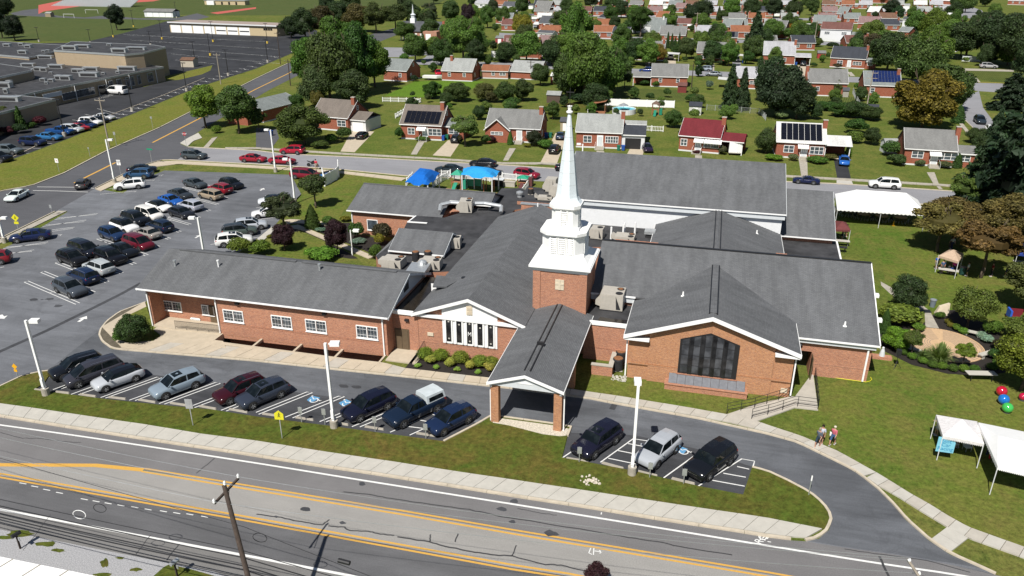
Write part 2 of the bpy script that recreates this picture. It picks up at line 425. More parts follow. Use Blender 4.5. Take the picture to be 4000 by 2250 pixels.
cr = MB()
for pts,w_ in[([(1003,2010),(1100,2022),(1180,2040),(1260,2051),(1287,2030)],.11),([(1283,2055),(1345,2060),(1365,2073),(1440,2075),(1475,2085),(1540,2092)],.10),([(1552,2096),(1680,2118),(1740,2135),(1840,2155),(1920,2168),(2000,2172)],.12),([(2000,2172),(2120,2205),(2190,2207),(2300,2235)],.10),([(1340,1920),(1460,1935),(1540,1950),(1720,1975),(1830,1990),(1960,2018),(2150,2048),(2430,2095),(2560,2115),(2680,2140),(2860,2168)],.10),([(2020,1986),(2100,2002),(2175,2013)],.06),([(0,1690),(90,1712),(150,1712),(240,1725),(317,1728)],.06),([(768,1850),(838,1790)],.07),([(1680,2115),(1682,2088)],.09),([(1778,2117),(1790,2084)],.09),([(3436,2175),(3475,2258)],.16),([(650,2190),(700,2125)],.08),([(2000,2172),(2017,2130)],.08),([(530,2165),(590,2090)],.05),([(200,2010),(90,2150)],.03),([(3300,2145),(3445,2166),(3620,2190),(3790,2236)],.07)]:
 band(cr,GL(wob(pts)),w_,.012)
struct('crack_sealing',cr,'tar')
sheet('gravel_verge',[(-420,1990),(0,2068),(166,2101),(373,2143),(621,2192),(828,2230),(900,2256),(900,2500),(-420,2500)],.002,'gravel')
vg = MB()
for cx,cy,a,b in[(80,2085,60,14),(180,2125,50,12),(20,2100,40,10),(230,2150,30,8),(410,2200,20,20),(400,2245,40,10),(530,2225,30,8),(470,2180,20,6)]:
 P = [(cx+a*math.cos(t)*random.uniform(.6,1.1),cy+b*math.sin(t)*random.uniform(.6,1.1))for t in np.linspace(0,6.28,14)[:-1]]
 vg.flat(GL(P),.009)
vg.flat(GL([(600,2250),(640,2215),(660,2205),(740,2222),(860,2256),(900,2400),(560,2400)]),.010)
struct('weedy_grass',vg,'lawn_front')
lot = [(-500,1640),(0,1510),(91,1468),(166,1452),(220,1448),(132,1524),(414,1560),(621,1582),(828,1601),(1000,1628),(1290,1665),(1464,1689),(1733,1725),(1870,1654),(1923,1624),(2231,1670),(2218,1705),(2197,1788),(2462,1838),(2727,1900),(2902,1934),(2938,1824),(3000,1840),(3081,1878),(3166,1923),(3220,1968),(3244,2004),(3251,2031),(3238,2071),(3197,2105),(3148,2115),(3300,2140),(3500,2168),(3709,2205),(3888,2246),(3888,2244),(3830,2219),(3709,2165),(3628,2111),(3538,2031),(3484,1968),(3426,1910),(3381,1874),(3332,1838),(3242,1793),(3112,1730),(3000,1699),(2736,1640),(2414,1582),(2308,1561),(2000,1521),(1580,1475),(1286,1444),(1000,1413),(480,1369),(435,1363),(397,1336),(385,1311),(389,1290),(414,1257),(464,1220),(567,1181),(640,1100),(800,1040),(900,1010),(1000,935),(1060,895),(1178,761),(1137,683),(1000,678),(642,666),(560,700),(480,755),(373,736),(215,827),(265,827),(46,955),(-120,1030),(-600,1230)]
sheet('parking_lot',lot,.004,'lot')
sheet('drive',[(389,1290),(397,1336),(435,1363),(480,1369),(1000,1413),(1286,1444),(1580,1475),(2000,1521),(2414,1582),(2736,1640),(3000,1699),(3112,1730),(3242,1793),(3332,1838),(3381,1874),(3426,1910),(3484,1968),(3538,2031),(3628,2111),(3709,2165),(3830,2219),(3500,2164),(3300,2136),(3148,2112),(3197,2105),(3238,2071),(3251,2031),(3244,2004),(3220,1968),(3166,1923),(3081,1878),(3000,1840),(2938,1824),(2900,1810),(2200,1690),(1923,1640),(1720,1640),(1400,1590),(1000,1545),(620,1500),(300,1440),(180,1450)],.008,'drive')
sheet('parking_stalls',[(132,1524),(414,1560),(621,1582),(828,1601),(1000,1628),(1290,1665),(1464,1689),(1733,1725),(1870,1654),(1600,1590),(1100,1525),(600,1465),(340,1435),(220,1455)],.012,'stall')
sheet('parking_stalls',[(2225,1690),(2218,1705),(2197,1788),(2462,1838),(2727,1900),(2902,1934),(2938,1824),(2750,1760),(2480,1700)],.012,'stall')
mb = MB();band(mb,GL([(-60,1400),(0,1373),(180,1293),(370,1200),(470,1150),(552,1105)]),.55,.010)
band(mb,GL([(2010+380,1600),(2412,1560),(2345,1815)][:2]),.5,.014);band(mb,GL([(2352,1700),(2340,1812)]),.45,.016)
struct('asphalt_patch',mb,'stall')
side_hi = [(-900,1010),(-300,838),(0,748),(124,726),(248,678),(414,591),(621,500),(749,435),(1000,307),(1124,248),(1300,180),(1480,125),(1620,90)]
side_lo = [(1680,100),(1540,140),(1380,205),(1157,298),(1054,350),(900,440),(778,513),(704,562),(646,624),(621,628),(538,653),(373,736),(215,827),(0,933),(-300,1070),(-800,1350)]
sheet('side_street',side_hi+side_lo,.006,'street')
sheet('cross_street',[(704,562),(733,575),(1000,589),(1112,603),(1373,614),(1683,631),(2000,648),(2161,659),(2600,680),(3075,711),(3269,719),(3513,734),(3720,748),(4300,790),(5200,850),(5200,960),(4300,865),(3704,806),(3617,800),(3300,778),(2700,737),(2186,711),(2000,704),(1596,689),(1323,662),(1000,642),(646,624)],.010,'street_pale')
sheet('dark_street_patch',[(704,562),(733,575),(760,577),(690,626),(646,624)],.013,'street')
sheet('avenue',[(3774,373),(3745,447),(3828,526),(3905,610),(3990,700),(4060,790),(4190,800),(4130,700),(4000,600),(3900,500),(3840,420),(3824,356)],.008,'street_pale')
sheet('back_street',[(1180,205),(1250,228),(1450,242),(1620,252),(2000,262),(2470,287),(2780,298),(3340,322),(3774,350),(3824,356),(4400,392),(4400,360),(3948,327),(3799,323),(3400,303),(2800,279),(2470,268),(2000,245),(1650,236),(1450,225)],.006,'street_pale')
sheet('church_lot',[(1500,185),(1700,188),(1760,196),(1755,215),(1700,250),(1600,250),(1660,225),(1670,215),(1560,224),(1460,222),(1440,205)],.009,'street_pale')
sheet('upper_street',[(1950,128),(2060,134),(2520,145),(2760,151),(3200,162),(3500,168),(3500,180),(3200,176),(2760,164),(2520,157),(2060,146),(1950,140)],.006,'street_pale')
sheet('far_street',[(1900,52),(2500,60),(3200,72),(3600,82),(3600,90),(3200,80),(2500,67),(1900,58)],.006,'street_pale')
sheet('hill_street',[(3700,0),(3780,22),(3835,40),(3850,60),(3800,75),(3740,60),(3680,25),(3640,0),(3600,-30),(3660,-30)],.007,'street_pale')
sheet('school_lot',[(-600,980),(-300,790),(0,640),(108,600),(265,542),(397,489),(513,447),(704,368),(828,323),(1000,268),(1124,215),(1240,160),(1240,120),(1160,95),(1060,92),(662,80),(480,130),(330,165),(100,170),(-400,300)],.006,'school_lot')
sheet('school_grass',[(640,300),(830,255),(822,275),(790,290),(700,312),(660,315),(560,340),(530,330)],.010,'lawn_bank')
sheet('mown_bank',[(-900,1000),(-300,830),(0,742),(124,720),(248,672),(414,585),(621,494),(749,430),(1000,301),(1124,242),(1300,175),(1240,165),(1124,218),(1000,271),(828,326),(704,371),(513,450),(397,492),(265,545),(108,603),(0,643),(-300,795)],.008,'lawn_bank')
sheet('sports_field',[(-500,-40),(-200,160),(0,160),(330,163),(560,130),(670,95),(700,60),(1200,60),(1700,20),(1900,-80),(-600,-80)],.004,'field')
sheet('running_track',[(150,55),(170,45),(330,22),(600,5),(760,-30),(400,-30),(150,20)],.009,'track')
sheet('stadium_apron',[(40,52),(90,40),(180,30),(160,50),(230,62),(330,68),(420,60),(540,72),(690,70),(770,52),(820,66),(760,80),(540,76),(300,72),(60,60)],.007,'street')
sheet('infield',[(820,50),(1000,28),(1000,34),(850,55)],.010,'track')
sheet('church_lawn',[(3445,1010),(3290,940),(3480,830),(3620,815),(4200,850),(4600,1500),(4400,2100),(4000,2135),(3781,2055),(3556,1925),(3269,1758),(3126,1700),(3110,1550),(3500,1400)],.004,'lawn_deep')
sheet('playground_lawn',[(1350,672),(1600,700),(1590,745),(1400,720),(1300,900),(1240,930),(1130,800),(1180,755),(1240,700)],.004,'lawn_deep')
sheet('fresh_lawn',[(1620,318),(1700,316),(1890,318),(1840,350),(1660,380),(1500,375)],.004,'lawn_bright')
sheet('striped_yard',[(2440,345),(2700,352),(2700,395),(2460,400),(2320,385)],.004,'lawn_striped')
sheet('striped_yard',[(3160,378),(3340,380),(3370,430),(3130,440),(3100,420)],.004,'lawn_striped')
sheet('corner_lawn',[(3755,265),(3960,275),(4300,300),(4300,325),(3870,320),(3790,300)],.004,'lawn_striped')
sheet('brown_yard',[(2330,440),(2270,400),(2130,405),(2130,520),(2270,440)],.004,'lawn_front')
isl_top = [(-420,1560),(0,1512),(91,1470),(166,1454),(205,1450),(172,1500),(132,1526),(414,1562),(621,1584),(828,1603),(1000,1630),(1290,1667),(1464,1691),(1733,1727),(1748,1720),(1870,1656),(1923,1626),(2165,1661),(2227,1671),(2216,1705),(2195,1790),(2462,1840),(2727,1902),(2904,1936),(2938,1828),(3000,1844),(3078,1882),(3162,1927),(3215,1972),(3239,2006),(3246,2031),(3232,2068)]
isl_bot = [(3211,2069),(3000,2027),(2628,1972),(2314,1924),(2000,1877),(1807,1849),(1538,1807),(1277,1769),(1000,1725),(787,1698),(571,1662),(352,1630),(145,1599),(0,1579),(-420,1520)]
struct('grass_island',MB().prism(GL(isl_top[1:]+isl_bot[:-1]+[(-200,1560),(-200,1570)][:0]),-.2,.10),'lawn_front')
struct('grass_verge',MB().prism(GL([(-420,1530),(0,1579),(0,1512),(-200,1560)]),-.2,.098),'lawn_front')
struct('pebble_bed',MB().prism(GL([(1928,1634),(1968,1640),(2165,1667),(2222,1680),(2210,1706),(2186,1708),(2120,1700),(1985,1665),(1925,1655)]),.0,.13),'pebble')
def kerbs(px,width=.16,h=.13,sec=3.0,parent=None,side=0,base=0.0):
 P = GL(px);n = max(1,round(plen(P)/sec));k = 0
 root = parent
 for i in range(n):
  pts = [polyline_at(P,(i+j/4)/n)for j in range(5)]
  m = MB();L = [];Q = []
  for j,p in enumerate(pts):
   a = pts[max(0,j-1)];b = pts[min(4,j+1)];l = math.dist(a,b)or 1;nx,ny = -(b[1]-a[1])/l,(b[0]-a[0])/l
   e = .012 if j==0 else(-.012 if j==4 else 0);tx,ty = (b[0]-a[0])/l*e,(b[1]-a[1])/l*e
   L.append((p[0]+nx*(side+width/2)+tx,p[1]+ny*(side+width/2)+ty));Q.append((p[0]+nx*(side-width/2)+tx,p[1]+ny*(side-width/2)+ty))
  m.prism(Q+L[::-1],base,base+h);m.build('kerb_section','kerb',root)
 return root
def kerbroot(nm='kerb'):
 o = bpy.data.objects.new(nm,None);COL.objects.link(o);o['kind'] = 'structure';return o
kr = kerbroot()
kerbs([p for p in kerbline[:15]],.22,.13,3.0,kr,.11)
kerbs([(3148,2115),(3197,2105),(3238,2071),(3251,2031),(3244,2004),(3220,1968),(3166,1923),(3081,1878),(3000,1840),(2938,1824)],.2,.13,2.5,kr,.1)
kerbs([(3888,2246),(3830,2219),(3709,2165),(3628,2111),(3538,2031),(3484,1968),(3426,1910),(3381,1874),(3332,1838),(3242,1793),(3112,1730),(3000,1699),(2736,1640),(2414,1582),(2308,1561),(2000,1521),(1580,1475),(1286,1444),(1000,1413),(480,1369),(435,1363),(397,1336),(385,1311),(389,1290),(414,1257),(464,1220),(567,1181)],.18,.12,3.0,kr,-.09)
kerbs([(1733,1727),(1870,1656),(1923,1624),(1968,1632),(2165,1659),(2231,1670),(2216,1706)],.18,.16,2.5,kr)
kerbs([(0,1512),(91,1469),(166,1453),(220,1448)],.16,.14,3,kr)
kerbs([(-300,838),(0,748),(124,726),(248,678),(414,591),(621,500),(749,435),(1000,307),(1124,248)],.25,.13,6,kr)
kerbs([(733,575),(1000,589),(1112,603),(1373,614),(1683,631),(2000,648),(2161,659),(2600,680),(3075,711),(3269,719),(3513,734),(3720,748)],.16,.12,6,kr,.08)
kerbs([(3617,800),(3300,778)],.16,.12,6,kr);kerbs([(2075,707),(2000,704),(1596,689),(1323,662),(1000,642),(646,624),(621,628),(538,653),(373,736)],.16,.12,6,kr)
kerbs([(215,827),(0,933),(-200,1020)],.16,.12,5,kr)
kerbs([(0,637),(120,582),(240,520),(400,462),(640,372),(800,305)],.16,.12,6,kr)
kerbs([(3745,447),(3828,526),(3905,610),(3990,700)],.16,.12,6,kr)
kk = MB();band(kk,GL([(3799,322),(3870,324),(3948,328)]),.35,.12);struct('painted_kerb',kk,'kyellow')
def walk(name,A,B,n,mat='concrete',z=.11,mats=None,gap=.016):
 A = GL(A);B = GL(B)
 base = MB();K = 40
 for i in range(K):
  a0,a1,b0,b1 = polyline_at(A,i/K),polyline_at(A,(i+1)/K),polyline_at(B,i/K),polyline_at(B,(i+1)/K)
  base.flat([a0,a1,b1,b0],z-.03)
 r = struct(name,base,'joint')
 LA = plen(A)
 for i in range(n):
  g = gap/LA
  t = [(i)/n+g,(i+.5)/n,(i+1)/n-g]
  P = [polyline_at(A,q)for q in t]+[polyline_at(B,q)for q in t[::-1]]
  m = MB().prism(P,-.02,z+random.uniform(-.006,.006))
  mm = mats[i%len(mats)]if mats else mat
  m.build('slab',mm,r)
 return r
walk('sidewalk',[(-420,1520)]+[(0,1579),(145,1599),(352,1630),(571,1662),(787,1698),(1000,1725)],[(-420,1549),(0,1619),(238,1658),(460,1693),(704,1730),(940,1765)],22,'concrete_new')
walk('sidewalk',[(1000,1725),(1277,1769),(1538,1807),(1807,1849),(2000,1877),(2314,1924),(2628,1972),(3000,2027),(3211,2069)],[(940,1765),(1215,1809),(1453,1844),(1727,1887),(2000,1931),(2287,1975),(2570,2021),(2866,2067),(3090,2100),(3150,2103)],31,'concrete_new')
walk('front_walk',[(563,1334),(621,1336),(828,1350),(1000,1366),(1497,1419),(1580,1441),(1911,1479),(2000,1490)],[(470,1362),(640,1377),(828,1391),(1000,1406),(1497,1458),(1590,1468),(1911,1503),(2000,1513)],26,'concrete_tan',mats=['concrete_tan','concrete_tan','concrete','concrete_tan'])
walk('front_walk',[(2000,1490),(2290,1532),(2422,1551),(2718,1600),(2839,1622),(2942,1643),(3000,1664),(3126,1705),(3269,1764),(3422,1849)],[(2000,1513),(2290,1552),(2414,1573),(2736,1631),(2860,1655),(2942,1676),(3000,1690),(3112,1721),(3242,1784),(3375,1862)],23,'concrete',mats=['concrete','concrete_new','concrete'])
walk('drive_walk',[(3422,1849),(3493,1892),(3556,1932),(3628,1972),(3700,2017),(3781,2062),(3866,2093),(4000,2141),(4300,2250)],[(3385,1868),(3422,1896),(3510,1945),(3592,1997),(3700,2062),(3781,2105),(3848,2129),(4000,2183),(4290,2300)],14,'concrete',mats=['concrete_new','concrete'])
walk('connecting_walk',[(3700,2062),(3635,2111)],[(3781,2105),(3709,2161)],2,'concrete_new')
walk('curved_walk',[(567,1181),(464,1220),(414,1257),(392,1290),(390,1311),(400,1336),(437,1359),(480,1364)][::-1],[(573,1201),(497,1237),(466,1265),(451,1285),(446,1307),(464,1330),(497,1343),(563,1336)][::-1],1,'concrete_tan')
walk('lot_walk',[(-200,1000),(0,938),(215,832),(228,825)],[(-200,1014),(0,953),(240,836),(262,826)],16,'concrete_old')
walk('lot_walk',[(373,740),(538,657),(621,631),(690,630),(1000,648),(1323,668),(1590,697)],[(395,748),(493,703),(590,655),(700,641),(1000,657),(1323,677),(1570,707)],34,'concrete_tan')
walk('street_walk',[(880,577),(1000,577),(1365,600),(1683,617),(1965,636),(2112,636),(2700,664),(3077,686),(3269,697),(3654,719),(3780,728),(4100,750)],[(880,583),(1000,583),(1365,606),(1683,623),(1965,642),(2112,643),(2700,671),(3077,693),(3269,704),(3654,726),(3780,735),(4100,758)],60,'concrete_old')
walk('corner_walk',[(704,560),(735,540),(775,520)],[(733,573),(755,552),(790,540)],3,'concrete_new')
walk('avenue_walk',[(3735,470),(3790,540),(3850,610)],[(3750,470),(3806,540),(3868,610)],8,'concrete_old')
walk('avenue_walk',[(3735,270),(3790,305),(3800,320)],[(3750,268),(3815,305),(3830,322)],6,'concrete_old')
walk('courtyard_walk',[(1005,935),(1060,890)],[(1022,948),(1075,900)],3,'concrete_new')
walk('courtyard_walk',[(1110,862),(1140,858),(1290,870),(1296,878)],[(1125,878),(1150,872),(1280,882),(1290,886)],5,'concrete_tan')
walk('courtyard_walk',[(1135,885),(1165,880),(1395,975),(1465,1005)],[(1150,895),(1180,900),(1340,970),(1440,1012)],9,'concrete_tan')
sheet('planting_bed',[(1150,870),(1370,870),(1370,905),(1530,945),(1470,1000),(1395,965),(1290,925)],.006,'mulch')
sheet('planting_bed',[(1060,905),(1140,885),(1330,970),(1400,1010),(1290,1012),(1270,940),(1180,900),(1040,930)],.008,'mulch')
sheet('courtyard_lawn',[(1060,1005),(1120,960),(1200,940),(1270,945),(1290,1000),(1400,1015),(1300,1030),(1050,1030)],.012,'lawn_deep')
struct('planting_bed',MB().prism(GL([(1628,1383),(1960,1420),(1960,1480),(1905,1478),(1585,1440)]),0,.13),'mulch')
sheet('lawn_strip',[(2285,1525),(2240,1470),(2445,1482),(3083,1555),(3100,1590),(2960,1620),(2839,1620),(2704,1597)],.010,'lawn_deep')
struct('curved_lawn',MB().prism(GL([(573,1201),(497,1237),(451,1282),(446,1307),(464,1330),(500,1342),(600,1335),(590,1250)]),-.1,.12),'lawn_deep')
sheet('mulch_bed',[(3450,1240),(3600,1270),(3660,1215),(3740,1210),(3900,1290),(3950,1390),(3930,1455),(3840,1470),(3700,1460),(3560,1425),(3450,1370),(3430,1300)],.010,'mulch')
sheet('garden_path',[(3440,1100),(3495,1130),(3600,1190),(3632,1215),(3668,1283),(3615,1278),(3612,1225),(3575,1205),(3480,1150),(3442,1115)],.014,'concrete_old')
sheet('door_mat',[(3583,1207),(3632,1210),(3640,1223),(3600,1222)],.018,'black')
struct('ramp_apron',MB().prism([(-54.4,60.95),(hx0-.21,60.95),(hx0-.21,58.9),(-51.5,58.6),(-54.4,60.2)],0,.112),'concrete_tan')
struct('paved_apron',MB().prism(GL([(598,1337),(640,1306),(872,1336),(884,1364),(828,1353),(621,1338)]),0,.116),'concrete_tan')
c0 = G(3672,1345);
lab = MB();e1 = G(3527,1322);e2 = G(3827,1385);a_l = math.dist(e1,e2)/2;rl = math.atan2(e2[1]-e1[1],e2[0]-e1[0])
b1 = G(3655,1279);b2 = G(3730,1409);cen = ((e1[0]+e2[0]+b1[0]+b2[0])/4,(e1[1]+e2[1]+b1[1]+b2[1])/4);rad = (a_l+math.dist(b1,b2)/2)/2
lb = struct('labyrinth',MB().lathe(cen[0],cen[1],[(rad,.0),(rad,.05)],64),'paver')
gap = math.atan2(b1[1]-cen[1],b1[0]-cen[0])
for k in range(1,12):
 rr = rad*(.27+.73*k/11.5);m = MB();n = 72
 for i in range(n):
  t = gap+.16+(2*math.pi-.32)*i/n;t2 = gap+.16+(2*math.pi-.32)*(i+1)/n
  if(k%3==1 and 30<i<34)or(k%4==2 and 52<i<56):continue
  w_ = .035
  m.poly([(cen[0]+q*math.cos(a),cen[1]+q*math.sin(a),.056)for q,a in((rr-w_,t),(rr+w_,t),(rr+w_,t2),(rr-w_,t2))][::1])
 m.build('paver_ring','paver_dark',lb)
for i in range(90):
 t = 2*math.pi*i/90;MB().rbox(cen[0]+(rad+.08)*math.cos(t),cen[1]+(rad+.08)*math.sin(t),0,.13,.34*rad/5.2,.07+random.uniform(0,.015),t).build('edging_stone','paver',lb)
sheet('woodchip_area',[(1740,735),(1960,755),(2010,770),(2000,800),(1700,760)],.014,'woodchip')
sheet('play_lawn',[(1920,700),(2070,712),(2040,765),(1930,750)],.010,'lawn')
for q,mt in[([(1375,510),(1462,514),(1385,595),(1330,592)],'concrete_tan'),([(1750,548),(1800,552),(1760,612),(1690,607)],'concrete_tan'),([(2170,520),(2215,530),(2175,640),(2110,637),(2140,580)],'concrete_tan'),([(2462,578),(2518,582),(2505,620),(2440,620)],'concrete_tan'),([(3224,606),(3320,610),(3320,625),(3260,622)],'concrete_tan'),([(3257,622),(3306,622),(3324,698),(3270,696)],'school_lot'),([(3268,698),(3324,700),(3333,722),(3268,720)],'concrete_new'),([(1000,500),(1080,505),(1090,540),(1060,580),(1000,580)],'street'),([(3115,255),(3158,258),(3165,300),(3125,298)],'concrete_tan'),([(2120,215),(2165,220),(2145,262),(2110,262)],'street_pale'),([(2605,225),(2640,228),(2640,270),(2600,270)],'concrete_tan'),([(2862,225),(2890,228),(2900,282),(2860,280)],'street_pale'),([(3766,267),(3960,273),(3960,280),(3770,276)],'concrete_old'),([(3300,620),(3310,620),(3310,621),(3300,621)],'concrete_old'),([(2700,560),(2905,575),(2905,600),(2840,600)],'lawn'),([(3080,160),(3110,162),(3150,120),(3170,95),(3130,100)],'street_pale'),([(2155,45),(2180,45),(2170,58),(2150,58)],'concrete_old')]:
 sheet('driveway',q,.016,mt)
for q,n in[([(1628,560),(1655,560)],[(1618,606),(1645,606)]),]:pass
def steps_walk(A,B,n,name='front_path'):
 return walk(name,[A[0],B[0]],[A[1],B[1]],n,'concrete_old',.06)
for A,B,n in[([(1632,556),(1658,556)],[(1605,604),(1628,604)],8),([(1990,580),(2015,580)],[(1965,628),(1985,628)],7),([(3120,625),(3153,625)],[(3130,690),(3155,690)],8),([(3620,674),(3650,674)],[(3648,722),(3668,722)],6),([(3658,728),(3672,728)],[(3668,740),(3682,740)],2),([(2330,590),(2360,592)],[(2330,630),(2362,630)],4),([(2715,606),(2742,608)],[(2715,650),(2742,650)],4),([(828,540),(850,535)],[(795,576),(815,576)],6),([(3310,282),(3326,282)],[(3322,298),(3340,298)],3),([(2770,250),(2790,250)],[(2770,280),(2790,280)],4),([(2525,240),(2540,240)],[(2520,266),(2540,266)],4)]:
 steps_walk(A,B,n)
struct('entry_landing',MB().prism(GL([(3105,1552),(3172,1462),(3176,1462),(3195,1605),(3105,1595),(2950,1650),(2838,1622),(2960,1580),(3088,1552)]),-.1,.10),'concrete')
mk = MB()
def Z1(p):return(p[0]/2.415,1100+p[1]/2.415)
def Z2(p):return(1000+p[0]/2.415,1100+p[1]/2.415)
def Z5(p):return(p[0]/2.415,500+p[1]/2.415)
def Z7(p):return(2000+p[0]/2.229,1600+p[1]/2.229)
def line(Z,*pts,w_=.10):band(mk,GL([Z(p)for p in pts]),w_,.017)
for q in[((500,1020),(760,925)),((530,1030),(790,935)),((670,1065),(1000,945)),((740,1068),(1080,950)),((950,1095),(1480,902),(1530,908),(995,1100)),((1220,1120),(1780,915),(1830,921),(1275,1123)),((1500,1152),(2030,953),(2082,960),(1550,1157)),((1820,1170),(2330,975),(2380,985),(1835,1190)),((2085,1215),(2560,1030)),((2135,1222),(2600,1040))]:line(Z1,*q)
for q in[((0,1235),(480,1042),(535,1048),(25,1253)),((275,1280),(780,1082),(838,1085),(345,1287)),((600,1322),(1110,1115),(1165,1122),(660,1325)),((905,1370),(1420,1155),(1475,1165),(980,1372)),((1265,1422),(1480,1330),(1780,1195)),((1410,1365),(1570,1385)),((1545,1308),(1725,1340)),((1640,1250),(1820,1285)),((1450,1449),(1800,1290),(1950,1215))]:line(Z2,*q)
for q in[((440,420),(900,110)),((770,460),(1055,255),(1190,275)),((1010,297),(1145,322)),((920,357),(1110,395)),((840,425),(1080,475)),((1060,500),(1440,240)),((1310,603),(1650,358)),((1620,668),(2000,430),(2112,450),(2100,492)),((1960,497),(2065,520)),((1840,555),(2035,590)),((1745,617),(2025,668))]:line(Z7,*q)
for q in[((515,865),(925,805),(905,818),(540,850)),((400,930),(815,868),(790,885),(430,915)),((430,970),(705,935),(685,948),(400,990)),((440,1020),(585,1005),(565,1018)),((30,1140),(455,1075),(430,1092),(60,1125)),((0,1200),(325,1150),(300,1165),(0,1188)),((60,1240),(185,1228),(160,1242),(50,1250)),((0,1320),(40,1310)),((1420,460),(1545,440),(1520,452)),((1350,500),(1465,490),(1440,500)),((1030,575),(1380,540),(1360,552),(1060,585)),((945,625),(1290,595),(1270,605))]:line(Z5,*q)
vl = [(228,1455),(715,1664)];g0,g1 = G(*Z5(vl[0])),G(*Z5(vl[1]));dv = (g1[0]-g0[0],g1[1]-g0[1]);lv = math.hypot(*dv)
nv = (-dv[1]/lv,dv[0]/lv)
for e in[(715,1664),(865,1559),(995,1459),(1130,1375),(1255,1290),(1370,1205),(1480,1125),(1585,1050),(1685,985),(1780,915),(1870,850),(1965,785),(2045,725),(2130,665),(2205,610)]:
 q = G(*Z5(e));p = (q[0]-dv[0],q[1]-dv[1]);o = .45
 band(mk,[p,q,(q[0]+nv[0]*o,q[1]+nv[1]*o),(p[0]+nv[0]*o,p[1]+nv[1]*o),p],.09,.012)
 mid = ((p[0]+q[0])/2,(p[1]+q[1])/2);band(mk,[mid,(mid[0]+nv[0]*2.8,mid[1]+nv[1]*2.8)],.09,.012)
for y in(800,850,888,925):band(mk,GL([(1000-(y-800)*.55,y+12),(1130-(y-800)*.6,y-4)]),.09,.012)
for e in[((1985,1100),(2050,1090))]:line(Z5,*e)
def arrow(Z,a,b,w_=.25):
 A,B = G(*Z(a)),G(*Z(b));l = math.dist(A,B);ux,uy = (B[0]-A[0])/l,(B[1]-A[1])/l
 m = (A[0]+ux*l*.5,A[1]+uy*l*.5);band(mk,[A,m],w_,.013)
 mk.flat([(m[0]-uy*.5,m[1]+ux*.5),(m[0]+uy*.5,m[1]-ux*.5),B],.0135)
arrow(Z5,(1143,793),(1190,770));arrow(Z5,(1842,1038),(1900,1008));arrow(Z1,(742,380),(820,325),.35);arrow(Z1,(5,315),(40,352),.35);arrow(Z1,(690,715),(750,695))
arrow(lambda p:(1000+p[0]/2.415,600+p[1]/2.415),(40,350),(75,326))
for q in[((350,556),(760,560),(890,570)),((310,590),(560,595),(830,605))]:line(Z5,*q,w_=.16)
for q in[((2320,2152),(2352,2157)),((2320,2140),(2318,2168)),((2340,2150),(2352,2157),(2342,2162)),((2308,2141),(2300,2160),(2312,2166)),((2965,2112),(2985,2098),(2978,2090),(2968,2100),(2990,2112)),((2996,2106),(3002,2098)),((2998,2116),(3012,2118)),((2348,2010),(2350,2002))]:
 band(mk,GL(q),.07,.014)
for a in range(6):
 for i in range(4):pass
for i in range(23):
 t = i/22;x = 440+t*640;y = polyline_at([(440,472),(513,444),(704,364),(828,319),(1000,264),(1090,226)],t)
 band(mk,GL([(y[0]-50+14*t,y[1]-5),y]),.11,.013);band(mk,GL([(y[0]-20,y[1]-5),(y[0]-14,y[1]-1)]),.12,.014)
for i in range(9):band(mk,GL([(15+i*48-20,575-i*22+25),(115+i*44,585-i*19+14)]),.1,.013)
for r_ in range(6):
 for i in range(15):
  x = 480+i*38+r_*22+(r_%2)*8;y = 134+r_*22+i*(1.9+.5*r_)
  if x>1060 or y>238-max(0,(x-640))*-.05 or(x<655 and y>175):continue
  band(mk,GL([(x,y),(x+44,y+4)]),.13,.013)
for i in range(7):band(mk,GL([(380+i*14,386-i*5),(425+i*15,378-i*5.5)]),.1,.013)
struct('parking_lines',mk,'line')
mk = MB()
band(mk,GL([(-20,866),(8,854),(20,848)]),.42,.0135);band(mk,GL([(290,715),(451,635)]),.42,.0135);band(mk,GL([(596,557),(754,476),(1000,348),(1124,288),(1250,222)]),.42,.0135)
struct('street_centre_line',mk,'yellow_line')
for q in[[(530,1078),(607,1098),(520,1145),(480,1118)],[(850,1110),(910,1140),(820,1180),(780,1145)]]:
 P = GL([Z2(p)for p in q])
 b = MB().flat(P,.018);sg = struct('wheelchair_marking',b,'blue_line')
for q in[[(1465,320),(1530,345),(1490,390),(1440,370)]]:
 struct('wheelchair_marking',MB().flat(GL([Z7(p)for p in q]),.018),'blue_line')
def wheelsym(c,s=1,a=0):
 m = MB();T = lambda x,y:(c[0]+s*(x*math.cos(a)-y*math.sin(a)),c[1]+s*(x*math.sin(a)+y*math.cos(a)))
 band(m,[T(.30*math.cos(t),-.18+.30*math.sin(t))for t in np.linspace(2.4,6.4,14)],.08*s,.022)
 band(m,[T(-.05,.30),T(0,.0),T(.25,0),T(.40,-.42),T(.52,-.38)],.08*s,.0225);m.flat([T(-.05+.08*math.cos(t),.48+.08*math.sin(t))for t in np.linspace(0,5.6,8)],.0225)
 struct('wheelchair_symbol',m,'line')
for c in(G(*Z2((545,1110))),G(*Z2((850,1145))),G(*Z7((1482,355)))):wheelsym(c,1.15,R(35))
st = MB();rq = random.Random(3)
for i in range(46):
 if i<24:e = rq.choice([(715,1664),(865,1559),(995,1459),(1130,1375),(1255,1290),(1370,1205),(1480,1125),(1585,1050),(1685,985),(1780,915)]);p = G(*Z5((e[0]-rq.uniform(60,420),e[1]-rq.uniform(20,190)+40)))
 elif i<36:p = G(200+rq.uniform(0,1450),1545+rq.uniform(-70,10)+(i-24)*6)
 else:p = G(rq.uniform(900,3300),rq.uniform(1880,2150))
 a = rq.uniform(.12,.42);st.flat([(p[0]+a*1.5*math.cos(t)*rq.uniform(.6,1.1),p[1]+a*math.sin(t)*rq.uniform(.6,1.1))for t in np.linspace(0,5.8,10)],.0145)
